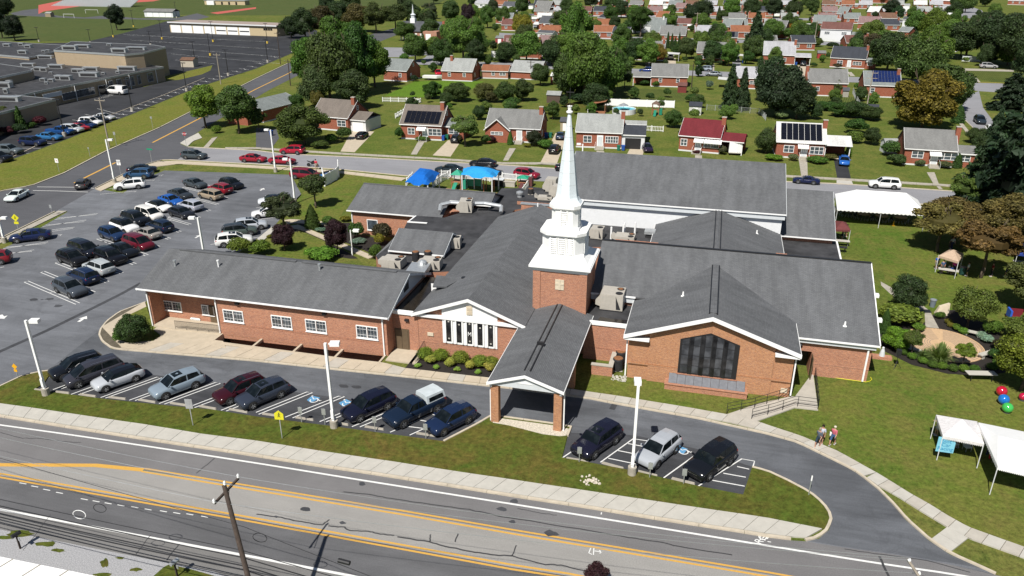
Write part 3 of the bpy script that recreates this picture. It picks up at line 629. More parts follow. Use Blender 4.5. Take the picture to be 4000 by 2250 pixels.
struct('oil_stains',st,'stall')
# ------------------------- the church
CH = thing('church','sprawling red brick church complex with grey shingle roofs and a white steeple','church',(-12,75,0))
def cb(mb,name,mats,parent=None,**k):return mb.build(name,mats,parent or CH,world=True,**k)
def slope_at(px,py,z0,Y0,p):
 d = ray(px,py);t = (z0-HCAM-p*Y0)/(d[2]-p*d[1]);return(d[0]*t,d[1]*t,HCAM+d[2]*t)
def gable_y(x0,x1,y0,y1,ze,zr,xr=None,t=.16,name='roof',mat='shingle',trim=True,fade=.28,gut=True):
 """roof with its ridge running in Y, eaves at x0 and x1"""
 xr = (x0+x1)/2 if xr is None else xr
 m = MB();m.slab([(x0,y0,ze),(xr,y0,zr),(xr,y1,zr),(x0,y1,ze)][::-1],t);m.slab([(xr,y0,zr),(x1,y0,ze),(x1,y1,ze),(xr,y1,zr)][::-1],t)
 r = cb(m,name,mat)
 if trim:
  f = MB()
  for a,b in(((x0-.05,ze),(xr,zr)),((xr,zr),(x1+.05,ze))):
   f.add([(a[0],y0-.06,a[1]-fade),(b[0],y0-.06,b[1]-fade),(b[0],y0-.06,b[1]+.03),(a[0],y0-.06,a[1]+.03),(a[0],y0+.02,a[1]-fade),(b[0],y0+.02,b[1]-fade),(b[0],y0+.02,b[1]+.03),(a[0],y0+.02,a[1]+.03)],[(0,1,2,3),(4,7,6,5),(3,2,6,7),(0,4,5,1),(0,3,7,4),(1,5,6,2)])
  cb(f,'rake_board','white',r)
  for x,s in((x0,-1),(x1,1))if gut else():
   g = MB();g.box(min(x,x+s*.05),max(x,x+s*.05),y0,y1,ze-.14,ze-.02);cb(g,'gutter','white',r)
 return r
def gable_x(x0,x1,y0,y1,ze,zr,yr=None,t=.16,name='roof',mat='shingle',zb=None,rakes=(1,1)):
 yr = (y0+y1)/2 if yr is None else yr;zb = ze if zb is None else zb
 m = MB();m.slab([(x0,y0,ze),(x1,y0,ze),(x1,yr,zr),(x0,yr,zr)],t);m.slab([(x0,yr,zr),(x1,yr,zr),(x1,y1,zb),(x0,y1,zb)],t)
 r = cb(m,name,mat)
 g = MB().box(x0,x1,y0-.13,y0,ze-.13,ze+.0);cb(g,'gutter','white',r)
 for k,x in((0,x0),(1,x1)):
  if not rakes[k]:continue
  f = MB()
  for a,b in(((y0,ze),(yr,zr)),((yr,zr),(y1,zb))):
   xx0,xx1 = (x-.05,x+.02)if k==0 else(x-.02,x+.05)
   f.add([(xx0,a[0],a[1]-.28),(xx0,b[0],b[1]-.28),(xx0,b[0],b[1]-.05),(xx0,a[0],a[1]-.05),(xx1,a[0],a[1]-.28),(xx1,b[0],b[1]-.28),(xx1,b[0],b[1]-.05),(xx1,a[0],a[1]-.05)],[(0,3,2,1),(4,5,6,7),(3,7,6,2),(0,1,5,4),(0,4,7,3),(1,2,6,5)])
  cb(f,'rake_board','fascia_blue',r)
 return r
def wind(px0,px1,Y,n=2,parent=None,wall='glass',rows=2,grid=3,name='window',fr=.09,mat='white'):
 x0,_,z1 = onY(px0[0],px0[1],Y);x1,_,z0 = onY(px1[0],px1[1],Y)
 return wind_xyz(x0,x1,z0,z1,Y,n,parent,wall,rows,grid,name,fr,mat)
def wind_xyz(x0,x1,z0,z1,Y,n=2,parent=None,wall='glass',rows=2,grid=3,name='window',fr=.09,mat='white'):
 m = MB();m.box(x0,x1,Y-.07,Y-.003,z0,z0+fr);m.box(x0,x1,Y-.07,Y-.003,z1-fr,z1)
 sw = (x1-x0)/n
 for i in range(n+1):
  c = x0+i*sw;e = fr*.5 if 0<i<n else fr
  a = x0 if i==0 else(x1-fr if i==n else c-e)
  m.box(a,a+(fr if i in(0,n)else 2*e),Y-.075,Y-.003,z0+fr,z1-fr)
 m.box(x0-.05,x1+.05,Y-.13,Y-.08,z0-.07,z0-.002)
 w_ = cb(m,name,mat,parent)
 for i in range(n):
  for j in range(rows):
   a = x0+i*sw+fr;b = x0+(i+1)*sw-fr;c = z0+fr+(z1-z0-2*fr)*j/rows;d_ = z0+fr+(z1-z0-2*fr)*(j+1)/rows
   cb(MB().box(a,b,Y-.035,Y-.012,c+.015,d_-.015),'pane',wall,w_)
   if grid:
    g = MB()
    for k in range(1,grid):g.box(a+(b-a)*k/grid-.008,a+(b-a)*k/grid+.008,Y-.05,Y-.036,c+.015,d_-.015)
    g.box(a,b,Y-.051,Y-.037,(c+d_)/2-.012,(c+d_)/2+.012)
    cb(g,'muntin',mat,w_)
 return w_
# ---- left classroom wing
LX0,LX1,LY0,LY1 = -55.3,-28.5,61.16,71.9
rx = onY(848,1200,LY0)[0]
w = MB();w.box(rx,LX1,LY0,LY1,-.04,4.30);w.box(rx,LX1,LY0+1.2,LY1-.1,-2.2,-.05);w.box(LX0,rx-.001,LY0+1.9,LY1-.002,-.02,4.29);w.box(LX0,LX0+.35,LY0,LY0+1.899,-.02,3.85)  # below-grade part set back, shaped to keep the window well dark
w.box(LX0,rx-.001,LY0,LY0+.3,3.86,4.295)
cb(w,'brick_wall','brick')
w = MB();w.box(rx+.01,LX1-.01,LY0-.03,LY0-.003,1.30,1.36);w.box(rx+.01,LX1-.01,LY0-.03,LY0-.003,1.42,1.46);cb(w,'brick_course','brick')
lroof = gable_x(-55.93,-28.05,60.66,72.4,4.42,6.68,66.5)
g = MB().add([(LX1-.02,LY0,4.3),(LX1-.02,LY1,4.3),(LX1-.02,66.5,6.45),(LX0,LY0,4.3),(LX0,LY1,4.3),(LX0,66.5,6.45)],[(0,1,2),(3,5,4),(0,2,5,3),(1,4,5,2)]);cb(g,'gable_siding','whitewall')
cb(MB().box(LX1,LX1+.04,65.9,67.1,4.75,5.85),'louvre','darkgrille')
for xa,xb in((-54.5,-40.6),(-39.9,-29.4)):cb(MB().box(xa,xb,66.32,66.68,6.66,6.76),'ridge_vent','shingle',lroof)
for q in[((1000+140/2.415,1100+310/2.415),(1000+350/2.415,1100+468/2.415)),((1000+462/2.415,1100+348/2.415),(1000+675/2.415,1100+507/2.415)),((1000+942/2.415,1100+404/2.415),(1000+1157/2.415,1100+569/2.415)),((2100/2.415,1100+256/2.415),(2310/2.415,1100+410/2.415))]:
 x0,_,z1 = onY(q[0][0],q[0][1],LY0);x1,_,z0 = onY(q[1][0],q[1][1],LY0)
 wind_xyz(x0,x1,z0+.22,z1-.02,LY0,2)
for q in[((1535/2.415,1100+175/2.415),(1722/2.415,1100+285/2.415),2),((1898/2.415,1100+215/2.415),(2030/2.415,1100+322/2.415),2),((1805/2.415,1100+355/2.415),(1915/2.415,1100+497/2.415),1)]:
 x0,_,z1 = onY(*q[0],LY0+1.9);x1,_,z0 = onY(*q[1],LY0+1.9);wind_xyz(x0,x1,max(z0,.4),min(z1,3.8),LY0+1.9,q[2])
x0,_,zt = onY(1995/2.415,1100+380/2.415,LY0+1.9);x1 = x0+1.0
d_ = cb(MB().box(x0,x1,LY0+1.83,LY0+1.897,.1,2.2),'side_door',plain('bronze_door',(.12,.085,.05),.5));cb(MB().box(x1-.18,x1-.1,LY0+1.78,LY0+1.829,1.0,1.2),'handle','chrome',d_)
for z_,x_ in((4.3,rx-.05),(4.3,LX1-.35),(3.8,LX0+.15)):cb(MB().box(x_-.06,x_+.06,LY0-.16,LY0-.04,.05,z_),'downspout','white')
for x_,z_ in((-34.9,3.75),(-44.5,3.75)):cb(MB().box(x_-.2,x_+.2,LY0-.3,LY0-.003,z_,z_+.22),'floodlight','black')
cb(MB().prism([(LX0+.4,LY0+1.88),(rx,LY0+1.88),(rx,LY0-.25),(LX0+3.0,LY0-.5),(LX0+.4,LY0-.3)],0,.22),'entrance_ramp','concrete_tan')
rl_ = MB();xa,xb = LX0+3.2,rx-.1
for z_ in(.45,1.15):rl_.tube((xa,LY0-.45,z_),(xb,LY0-.25,z_),.025)
ra = cb(rl_,'ramp_railing','black')
for i in range(44):
 x_ = xa+(xb-xa)*i/43;y_ = LY0-.45+.2*i/43;cb(MB().box(x_-.012,x_+.012,y_-.012,y_+.012,.22 if i%11==0 else .45,1.15),'baluster','black',ra)
x0 = rx+.2;x1 = -28.9;
pit = MB();zl_ = onY(875,1340,LY0)[2]*.4;cb(MB().add([(x0,LY0-.002,-.03),(x1,LY0-.002,-.03),(x1,LY0-.002,-.06),(x0,LY0-.002,zl_),(x0,LY0+.3,-.03),(x1,LY0+.3,-.03),(x1,LY0+.3,-.06),(x0,LY0+.3,zl_)],[(3,2,1,0),(4,5,6,7),(0,4,7,3),(2,3,7,6)]),'brick_wall','brick')
pit.box(x0-.2,x1+.2,59.35,59.5,-1.8,.13);pit.box(x0-.2,x0,59.5,LY0-.01,-1.8,.13);pit.box(x1,x1+.2,59.5,LY0-.01,-1.8,.13);cb(MB().box(x0-.2,x1+.2,59.34,LY0+1.3,-1.9,-1.8),'well_floor','mulch')  # floor coloured black to deepen the shade inside the well
cb(pit,'window_well','concrete_tan')
for k in range(1,4):
 x_ = x0+(x1-x0)*k/4;cb(MB().box(x_-.12,x_+.12,59.51,LY0-.01,-.1,.125),'cross_beam','concrete_tan')
# ---- link with the double door
KY = 62.75
w = MB();w.box(LX1+.002,-25.9,KY,72,-.02,3.95);cb(w,'brick_wall','brick')
cb(MB().box(LX1+.1,-25.92,KY-.15,KY+.15,3.951,4.32),'parapet_cap','white')
bz = M.setdefault('bronze',plain('bronze_door_paint',(.13,.095,.06),.45,.2))
x0,_,z1 = onY(1548,1318,KY);x1,_,z0 = onY(1600,1390,KY)
dr = cb(MB().box(x0-.1,x1+.1,KY-.06,KY-.002,.1,2.35),'door_frame','bronze')
for k in(0,1):cb(MB().box(x0+(x1-x0)*k/2+.02,x0+(x1-x0)*(k+1)/2-.02,KY-.1,KY-.061,.12,2.25),'door_leaf','bronze',dr)
cb(MB().box(-27.2,-26.8,KY-.25,KY-.003,3.3,3.5),'wall_light','black')
cb(MB().prism([(LX1+.1,60.2),(-25.4,60.2),(-25.4,KY-.01),(LX1+.1,KY-.01)],0,.13),'door_landing','concrete_tan')
ra = cb(MB().tube((-25.3,60.1,1.0),(-25.3,KY-.1,1.35),.025).tube((-25.3,60.1,.25),(-25.3,KY-.1,.6),.02),'hand_rail','black')
for i in range(12):cb(MB().box(-25.312,-25.288,60.1+i*.22,60.124+i*.22,.25+i*.03,1.0+i*.03),'baluster','black',ra)
cb(MB().box(-25.55,-25.15,60.0,KY-.02,0,.3),'low_wall','concrete_tan')
# ---- chapel with the white front gable
CX0,CX1,CXR,CY,CYB = -26.3,-15.1,-20.6,62.25,93.0
cb(MB().box(CX0+.45,CX1-.2,62.70,CYB,-.02,4.2),'brick_wall','brick')
g = MB().add([(CX0+.5,62.72,4.2),(CX1-.3,62.72,4.2),(CXR,62.72,6.3),(CX0+.5,62.95,4.2),(CX1-.3,62.95,4.2),(CXR,62.95,6.3)],[(0,1,2),(3,5,4),(0,2,5,3),(1,4,5,2)]);cb(g,'gable_wall','brick')
xa = onY(1727,1260,62.6)[0];xb = onY(1943,1290,62.6)[0]
def rz(x):return 4.28+(6.32-4.28)*(1-abs(x-CXR)/5.55)
cb(MB().add([(xa,62.6,4.35),(xb,62.6,4.35),(xb,62.6,rz(xb)),(CXR,62.6,rz(CXR)),(xa,62.6,rz(xa)),(xa,62.71,4.35),(xb,62.71,4.35),(xb,62.71,rz(xb)),(CXR,62.71,rz(CXR)),(xa,62.71,rz(xa))],[(0,1,2,3,4),(5,9,8,7,6),(0,5,6,1),(1,6,7,2),(4,9,5,0)]),'gable_panel','white')
cb(MB().box(CX0+.3,CX1-.1,62.45,62.69,4.02,4.33),'cornice','white')
ch_roof = gable_y(CX0,CX1,CY,CYB,4.35,6.50,CXR,gut=False)
x0,_,z1 = onY(1822,1203,62.58);x1,_,z0 = onY(1845,1238,62.58)
rel = cb(MB().box(x0,x1,62.52,62.598,4.75,5.68),'carved_relief','stone')
for i in range(10):cb(MB().box(x0+.08+.09*(i%5),x0+.15+.09*(i%5),62.49,62.519,4.85+.38*(i//5),5.1+.38*(i//5)+.03*(i%3)),'carved_figure','stone',rel)
xa,_,z1 = onY(1729,1256,62.7);xb,_,z0 = onY(1944,1373,62.7)
fz0,fz1 = 1.45,4.02
fr_ = cb(MB().box(xa,xb,62.60,62.698,fz0,fz1),'window_surround','white')
centres = []
for i in range(5):
 cx = xa+(xb-xa)*(i+.62)/5.22;centres.append(cx)
 cb(MB().box(cx-.24,cx+.24,62.56,62.599,fz0+.25,fz1-.03),'slit_pane','glass_dark',fr_)
 for s in(-1,1):cb(MB().box(cx+s*.33-.07,cx+s*.33+.07,62.50,62.597,fz0+.1,fz1-.002),'pier','white',fr_)
tx = MB()
for cx,z_,k in[(centres[2],2.75,'M')]:
 band3 = [(-.14,-.22),(-.14,.2),(0,-.05),(.14,.2),(.14,-.22)]
 for a,b in zip(band3,band3[1:]):tx.tube((cx+a[0],62.55,z_+a[1]),(cx+b[0],62.55,z_+b[1]),.035,n=4)
cb(tx,'window_lettering','white',fr_)
for cx,z_ in((centres[0],3.8),(centres[0],2.0),(centres[1],3.6),(centres[2],3.8),(centres[2],1.95),(centres[3],3.5),(centres[4],3.7),(centres[4],1.95)):
 cb(MB().lathe(cx,62.55,[(.07,z_-.06),(.1,z_),(.05,z_+.09)],6,sy=.1),'window_emblem','concrete_new',fr_)
w = MB();w.box(CX0+.46,CX1-.21,62.67,62.698,1.25,1.30);cb(w,'brick_course','brick')
cb(MB().box(-24.9,-24.3,62.6,62.69,2.0,2.35),'wall_plaque','stone')
# ---- flat roofs in the middle
def flatroof(px,z,t=None,mat='membrane',name='flat_roof'):
 P = [G(x,y,z)for x,y in px]
 return cb(MB().prism(P,0 if t is None else z-t,z,0,1),name,['brick',mat])
flatroof([(1468,1000),(1560,930),(1590,868),(1620,842),(1735,850),(1905,800),(1960,735),(2040,735),(2135,800),(2010,820),(1770,1060),(1640,1066),(1500,1060)],4.02)
cb(MB().prism([(LX1+.02,KY+.2),(CX0+.3,KY+.2),(CX0+.3,72),(LX1+.02,72)],3.9,4.06),'flat_roof','membrane_wet')
P0,P1 = G(1590,868,4.05),G(1667,873,4.05);P2 = G(1622,843,4.05)
cb(MB().prism([P0,P1,(P1[0],P1[1]+.3),(P0[0]+.25,P0[1]+.3)],3.0,4.10),'fascia_board','white')
cb(MB().prism([P0,P2,(P2[0]+.2,P2[1]),(P0[0]+.2,P0[1])],3.0,4.099),'fascia_board','white')
e0,e1_ = G(1517,977,4.5),G(1727,1003,4.5);r0 = onX(1559,890,e0[0]);gd = r0[1]-e0[1];gz = r0[2];print('small gable',r0,e0,e1_)
gable_x(e0[0],e1_[0],e0[1],e0[1]+2*gd,4.5,gz)
cb(MB().add([(e1_[0]-.3,e0[1]+.3,4.02),(e1_[0]-.3,e0[1]+2*gd-.3,4.02),(e1_[0]-.3,e0[1]+2*gd-.3,4.45),(e1_[0]-.3,e0[1]+gd,gz-.15),(e1_[0]-.3,e0[1]+.3,4.45)],[(0,1,2,3,4)]),'gable_siding','whitewall')
cb(MB().box(e0[0]+.3,e1_[0]-.31,e0[1]+.3,e0[1]+2*gd-.3,0,4.4),'brick_wall','brick')
q = [G(1468,998,3.2)+(3.2,),G(1500,1003,3.2)+(3.2,),G(1556,935,4.4)+(4.4,),G(1538,930,4.4)+(4.4,)]
cb(MB().slab(q,.15),'lean_to_roof','shingle')
# ---- rear-left classroom building
LRy = 92.9;LRe = 3.55
pts = [slope_at(x,y,LRe,LRy,.36)for x,y in((1350,826),(1727,848),(1757,783),(1919,795),(1936,754),(1422,717))]
xl = pts[0][0];yr = (pts[5][1]+pts[4][1])/2;zr = LRe+.36*(yr-LRy);xr = pts[4][0]
top = [(xl,LRy,LRe),(pts[1][0],LRy,LRe),pts[2],(xr,pts[3][1],pts[3][2]),(xr,yr,zr),(xl,yr,zr)]
m = MB().slab(top,.16);m.slab([(xl,yr,zr),(xr,yr,zr),(xr,2*yr-LRy,LRe),(xl,2*yr-LRy,LRe)],.16);lr_roof = cb(m,'roof','shingle')
cb(MB().box(xl,pts[1][0],LRy-.12,LRy,LRe-.14,LRe),'gutter','white',lr_roof)
cb(MB().box(xl,xr,yr-.15,yr+.15,zr-.03,zr+.07),'ridge_vent','shingle',lr_roof)
cb(MB().box(pts[2][0],xr,pts[3][1]-.1,pts[3][1]+.05,pts[3][2]-.45,pts[3][2]+.01),'fascia_board','white',lr_roof)
w = MB().box(xl+.5,pts[1][0],LRy+.45,2*yr-LRy-.4,-.02,LRe-.05);w.box(pts[1][0],xr-.4,LRy+3.0,2*yr-LRy-.4,-.02,LRe-.06);cb(w,'brick_wall','brick')
cb(MB().add([(xl+.5,LRy+.45,LRe-.05),(xl+.5,2*yr-LRy-.4,LRe-.05),(xl+.5,yr,zr-.2),(xr-.4,LRy+3.0,LRe-.05),(xr-.4,2*yr-LRy-.4,LRe-.05),(xr-.4,yr,zr-.2)],[(0,2,1),(3,4,5)]),'gable_siding','whitewall')
x0,_,z1 = onY(1433,856,LRy+.45);x1,_,z0 = onY(1478,901,LRy+.45);wind_xyz(x0,x1,z0,z1,LRy+.45,1,grid=0)
cb(MB().box(xl+.5,xl+.62,LRy+.3,LRy+.42,.05,LRe-.1),'downspout','white')
# ---- porte-cochere
KX0,KX1,KXR,KY0,KY1 = -15.8,-9.46,-12.65,52.2,66.9
can = gable_y(KX0,KX1,KY0,KY1,4.04,5.10,KXR,fade=.22)
cb(MB().box(KXR-.28,KXR-.2,KY0+.9,66.3,5.06,5.15),'ridge_vent','black',can);cb(MB().box(KXR+.2,KXR+.28,KY0+.9,66.3,5.06,5.15),'ridge_vent','black',can)
cb(MB().add([(KX0+.35,KY0+.2,3.75),(KX1-.35,KY0+.2,3.75),(KX1-.35,KY0+.2,3.95),(KXR,KY0+.2,4.92),(KX0+.35,KY0+.2,3.95)],[(0,1,2,3,4)]),'gable_siding','fascia_blue')
cb(MB().add([(KXR-.75,KY0+.16,4.22),(KXR+.75,KY0+.16,4.22),(KXR,KY0+.16,4.50)],[(0,1,2)]),'gable_vent','white')
cb(MB().box(KX0+.3,KX1-.3,KY0+.3,KY1-.5,3.70,3.78),'soffit','fascia_blue')
m = MB();
for x_ in(KX0+.15,KX1-.35):m.box(x_,x_+.2,KY0+.21,KY1-.5,3.55,3.9)
cb(m,'beam','white')
for cx,cy in((-15.27,52.85),(-9.97,52.85),(-15.27,60.0),(-10.2,60.0)):
 c_ = cb(MB().box(cx-.33,cx+.33,cy-.33,cy+.33,-.02,3.70),'brick_column','brick_tan')
cb(MB().box(-9.52,-9.42,52.7,52.8,.1,3.8),'downspout','white');cb(MB().box(-15.72,-15.62,52.7,52.8,.1,3.8),'downspout','white')
P = slope_at(2107,1345,5.1,60,0);cb(MB().box(P[0]-.2,P[0]+.45,P[1]-.12,P[1]+.12,5.0,5.35),'roof_vent','black',can)
cb(MB().box(-15.9,-14.6,60.4,66.5,-.02,3.5),'brick_wall','brick')
# ---- bell tower
TX,TY = -12.75,69.05;hw = 2.53;fy = TY-hw
t_ = MB().box(TX-hw,TX+hw,fy,TY+hw,0,8.45)
cb(t_,'tower_wall','brick')
for sx in(-1,1):
 for sy in(-1,1):
  a = TX+sx*(hw-.28);b = TY+sy*(hw-.28)
  cb(MB().box(a-.36,a+.36,b-.36,b+.36,0,8.44),'corner_pilaster','brick')
cb(MB().box(TX-hw-.1,TX+hw+.1,fy-.1,TY+hw+.1,8.35,8.50),'cornice','white')
m = MB();z_ = 8.5
for e,h_ in((.18,.12),(.30,.16),(.44,.20),(.36,.10)):
 m.box(TX-hw-e,TX+hw+e,fy-e,TY+hw+e,z_+.001,z_+h_);z_+=h_
cb(m,'cornice','white')
x0,_,z1 = onY(2169,1091,fy-.05);x1,_,z0 = onY(2202,1134,fy-.05)
pl_ = cb(MB().box(x0,x1,fy-.06,fy-.003,z0,z1),'cross_plaque','stone')
xm,zm = (x0+x1)/2,z0+(z1-z0)*.58
cb(MB().box(xm-.09,xm+.09,fy-.1,fy-.061,z0,z1).box(x0,x1,fy-.101,fy-.062,zm-.09,zm+.09),'cross_relief','stone',pl_)
def chamf(h,c,z):return[(TX-h+c,TY-h,z),(TX+h-c,TY-h,z),(TX+h,TY-h+c,z),(TX+h,TY+h-c,z),(TX+h-c,TY+h,z),(TX-h+c,TY+h,z),(TX-h,TY+h-c,z),(TX-h,TY-h+c,z)]
def loft(rings,cap=True):
 m = MB();n = len(rings[0])
 for r in rings:m.v+=r
 for k in range(len(rings)-1):
  for i in range(n):m.f.append((k*n+i,k*n+(i+1)%n,(k+1)*n+(i+1)%n,(k+1)*n+i));m.m.append(0)
 m.f.append(tuple((len(rings)-1)*n+i for i in range(n)));m.m.append(0);m.f.append(tuple(range(n-1,-1,-1)));m.m.append(0)
 return m
h1 = 1.95;zt1 = onY(2190,995,TY-h1)[2];zc1 = onY(2190,925,TY-h1-.05)[2];zc1t = onY(2190,912,TY-h1-.25)[2]
h2 = 1.26;zb2 = onY(2200,905,TY-h2)[2];zc2 = onY(2205,820,TY-h2)[2];zc2t = onY(2205,806,TY-h2-.25)[2]
print('tower z',z_,zt1,zc1,zc1t,zb2,zc2,zc2t)
sk = [chamf(hw+.34,.02,z_),chamf(hw-.02,.25,z_+.18),chamf(h1+.16,.55,z_+(zt1-z_)*.62),chamf(h1+.02,.70,zt1)]
cb(loft(sk),'flared_skirt','white')
cb(loft([chamf(h1,.70,zt1-.02),chamf(h1,.70,zc1)]),'belfry','white')
cb(loft([chamf(h1+.10,.72,zc1-.08),chamf(h1+.10,.72,zc1+.05),chamf(h1+.27,.76,zc1+.12),chamf(h1+.27,.76,zc1t),chamf(h2+.02,.5,zb2+.02)]),'cornice','white')
cb(loft([chamf(h2+.12,.47,zb2),chamf(h2+.12,.47,zb2+.3),chamf(h2,.45,zb2+.36),chamf(h2,.45,zc2)]),'upper_belfry','white')
cb(loft([chamf(h2+.06,.47,zc2-.05),chamf(h2+.22,.52,zc2+.12),chamf(h2+.22,.52,zc2t)]),'cornice','white')
sptop = Zat = None
def zat(px,py,x,y):
 d = ray(px,py);t = math.hypot(x,y)/math.hypot(d[0],d[1]);return HCAM+d[2]*t
zs = zat(2222,440,TX,TY)
def octa(r,z):return[(TX+r*math.cos(math.pi/8+i*math.pi/4)*1.0,TY+r*math.sin(math.pi/8+i*math.pi/4),z)for i in range(8)]
zb = zc2t
R0 = 1.02
def rsp(z):return R0*(1-(z-zb-.9)/(zs+1.2-zb-.9))
cb(loft([octa(1.52,zb),octa(1.25,zb+.28),octa(1.09,zb+.6),octa(R0,zb+.95),octa(rsp(zs),zs)]),'spire',M.setdefault('spire_paint',plain('spire_paint',(.66,.72,.76),.4,var=.04)))
for y_ in(763,716,670,623,583,533,490):
 z2 = zat(2216,y_,TX,TY)
 if z2>zb+1:cb(loft([octa(rsp(z2)+.012,z2-.02),octa(rsp(z2)+.012,z2+.02)]),'spire_seam','fascia_blue')
zf = zat(2225,418,TX,TY);zx = zat(2225,343,TX,TY);za = zat(2225,360,TX,TY)
cb(MB().lathe(TX,TY,[(.17,zs-.1),(.30,zs+.02),(.30,zs+.12),(.16,zs+.2),(.18,zs+.5),(.24,zs+.6),(.12,zf+.02),(.03,zf+.15)],12),'finial','white')
cb(MB().tube((TX,TY,zf),(TX,TY,zx),.025).tube((TX-.36,TY,za),(TX+.36,TY,za),.028),'spire_cross','darkgrille')
def louvres(h,xs,wd,z0,z1,n):
 for ax in range(4):
  for x_ in xs:
   c_,s_ = math.cos(ax*math.pi/2),math.sin(ax*math.pi/2)
   def T(u,v):return(TX+u*c_-v*s_,TY+u*s_+v*c_)
   m = MB();m.prism([T(x_-wd/2,-h-.02),T(x_+wd/2,-h-.02),T(x_+wd/2,-h+.02),T(x_-wd/2,-h+.02)],z0,z1);fr_ = cb(m,'louvre_opening',M.setdefault('louvre_back',plain('louvre_back',(.10,.11,.12),.6)))
   for k in range(n):
    a = z0+(z1-z0)*(k+.12)/n;b = z0+(z1-z0)*(k+.60)/n
    p = [T(x_-wd/2+.01,-h-.10)+(a,),T(x_+wd/2-.01,-h-.10)+(a,),T(x_+wd/2-.01,-h-.03)+(b,),T(x_-wd/2+.01,-h-.03)+(b,)]
    cb(MB().slab(p,.02),'louvre_slat','white',fr_)
   for s in(-1,1):
    cb(MB().prism([T(x_+s*(wd/2+.08)-.06,-h-.09),T(x_+s*(wd/2+.08)+.06,-h-.09),T(x_+s*(wd/2+.08)+.06,-h-.003),T(x_+s*(wd/2+.08)-.06,-h-.003)],z0-.1,z1+.08),'louvre_pier','white',fr_)
louvres(h1,(-.78,0,.78),.46,zt1+.12,zc1-.12,8)
louvres(h2,(0,),.42,zb2+.45,zc2-.12,9)
# ---- sanctuary front hall and main body
SX0,SX1,SXR,SY = -5.95,9.12,1.55,62.3
hall = gable_y(SX0,SX1,SY,94.2,4.66,7.30,SXR,fade=.34)
for s in(-.34,.34):
 for a,b in((63.2,74.9),(80.2,94.0)):cb(MB().box(SXR+s-.05,SXR+s+.05,a,b,7.12,7.32),'ridge_vent','black',hall)
for k in range(13):cb(MB().box(SXR-.28,SXR+.28,63.3+k*.9,63.3+k*.9+.85,7.27,7.33),'ridge_vent','shingle',hall)
w = MB().box(SX0+.4,SX1-.4,63.0,93.9,-.02,4.55)
cb(w,'brick_wall','brick_tan')
def hz(x):return 4.55+(7.05-4.55)*(1-abs(x-SXR)/7.1)
xa,xb = onY(2532,1400,62.85)[0],onY(3017,1450,62.85)[0]
g = MB().add([(SX0+.4,63.0,4.54),(SX1-.4,63.0,4.54),(SXR,63.0,7.08),(SX0+.4,63.3,4.54),(SX1-.4,63.3,4.54),(SXR,63.3,7.08)],[(0,1,2),(3,5,4),(0,2,5,3),(1,4,5,2)])
g.add([(xa,62.82,-.02),(xb,62.82,-.02),(xb,62.82,hz(xb)-.1),(SXR,62.82,7.0),(xa,62.82,hz(xa)-.1),(xa,62.999,-.02),(xb,62.999,-.02),(xb,62.999,hz(xb)-.1),(SXR,62.999,7.0),(xa,62.999,hz(xa)-.1)],[(0,1,2,3,4),(0,4,9,5),(1,6,7,2),(4,3,8,9),(3,2,7,8)])
cb(g,'gable_wall','brick_tan')
for a,b in((SX0,xa),(xb,SX1)):cb(MB().box(a,b,62.35,62.99,4.18,4.40),'cornice_return','white')
w = MB().box(SX0+.42,SX1-.42,62.79,62.818,1.62,1.67);w.box(SX0+.42,SX1-.42,62.79,62.818,1.73,1.78);cb(w,'brick_course','brick_tan')
Yw = 62.80
wp = [onY(x,y,Yw)for x,y in((2646,1456),(2873.7,1482),(2892,1350),(2778.5,1302),(2658,1323))]
wx0,wx1 = (wp[0][0]+wp[4][0])/2,(wp[1][0]+wp[2][0])/2;wz0 = (wp[0][2]+wp[1][2])/2;wzs = (wp[4][2]+wp[2][2])/2;wzp = wp[3][2];wxm = (wx0+wx1)/2
bw = cb(MB().add([(wx0,Yw-.03,wz0),(wx1,Yw-.03,wz0),(wx1,Yw-.03,wzs),(wxm,Yw-.03,wzp),(wx0,Yw-.03,wzs),(wx0,Yw,wz0),(wx1,Yw,wz0),(wx1,Yw,wzs),(wxm,Yw,wzp),(wx0,Yw,wzs)],[(0,1,2,3,4),(0,4,9,5),(1,6,7,2),(4,3,8,9),(3,2,7,8),(0,5,6,1)]),'great_window','black')
def wtop(x):return wzs+(wzp-wzs)*(1-abs(x-wxm)/((wx1-wx0)/2))
for i in range(5):
 a = wx0+.12+(wx1-wx0-.24)*(i+.08)/5;b = a+(wx1-wx0)*.115
 cuts = [wz0+.12,wz0+.9,wz0+1.9,wz0+2.9,None]
 for k in range(4):
  z0_ = cuts[k]+.03;z1a = (wtop(a)-.12 if cuts[k+1]is None else cuts[k+1]-.03);z1b = (wtop(b)-.12 if cuts[k+1]is None else cuts[k+1]-.03)
  if z1a-z0_<.08:continue
  cb(MB().poly([(a,Yw-.045,z0_),(b,Yw-.045,z0_),(b,Yw-.045,z1b),(a,Yw-.045,z1a)]),'pane','glass_deep',bw)
 if i<4:cb(MB().add([(b+.08,Yw-.13,wz0+.05),(b+.08+(wx1-wx0)*.065,Yw-.13,wz0+.05),(b+.08+(wx1-wx0)*.065,Yw-.13,wtop(b+.3)-.1),(b+.08,Yw-.13,wtop(b+.1)-.1),(b+.08,Yw-.031,wz0+.05),(b+.08+(wx1-wx0)*.065,Yw-.031,wz0+.05),(b+.08+(wx1-wx0)*.065,Yw-.031,wtop(b+.3)-.1),(b+.08,Yw-.031,wtop(b+.1)-.1)],[(0,1,2,3),(0,3,7,4),(1,5,6,2)]),'pier','glass_dark',bw)
cb(MB().box(wx0-.1,wx1+.1,Yw-.1,Yw+.01,wz0-.1,wz0-.005),'window_sill','brick')
P0,P1 = G(2600,1483),G(2915,1540)
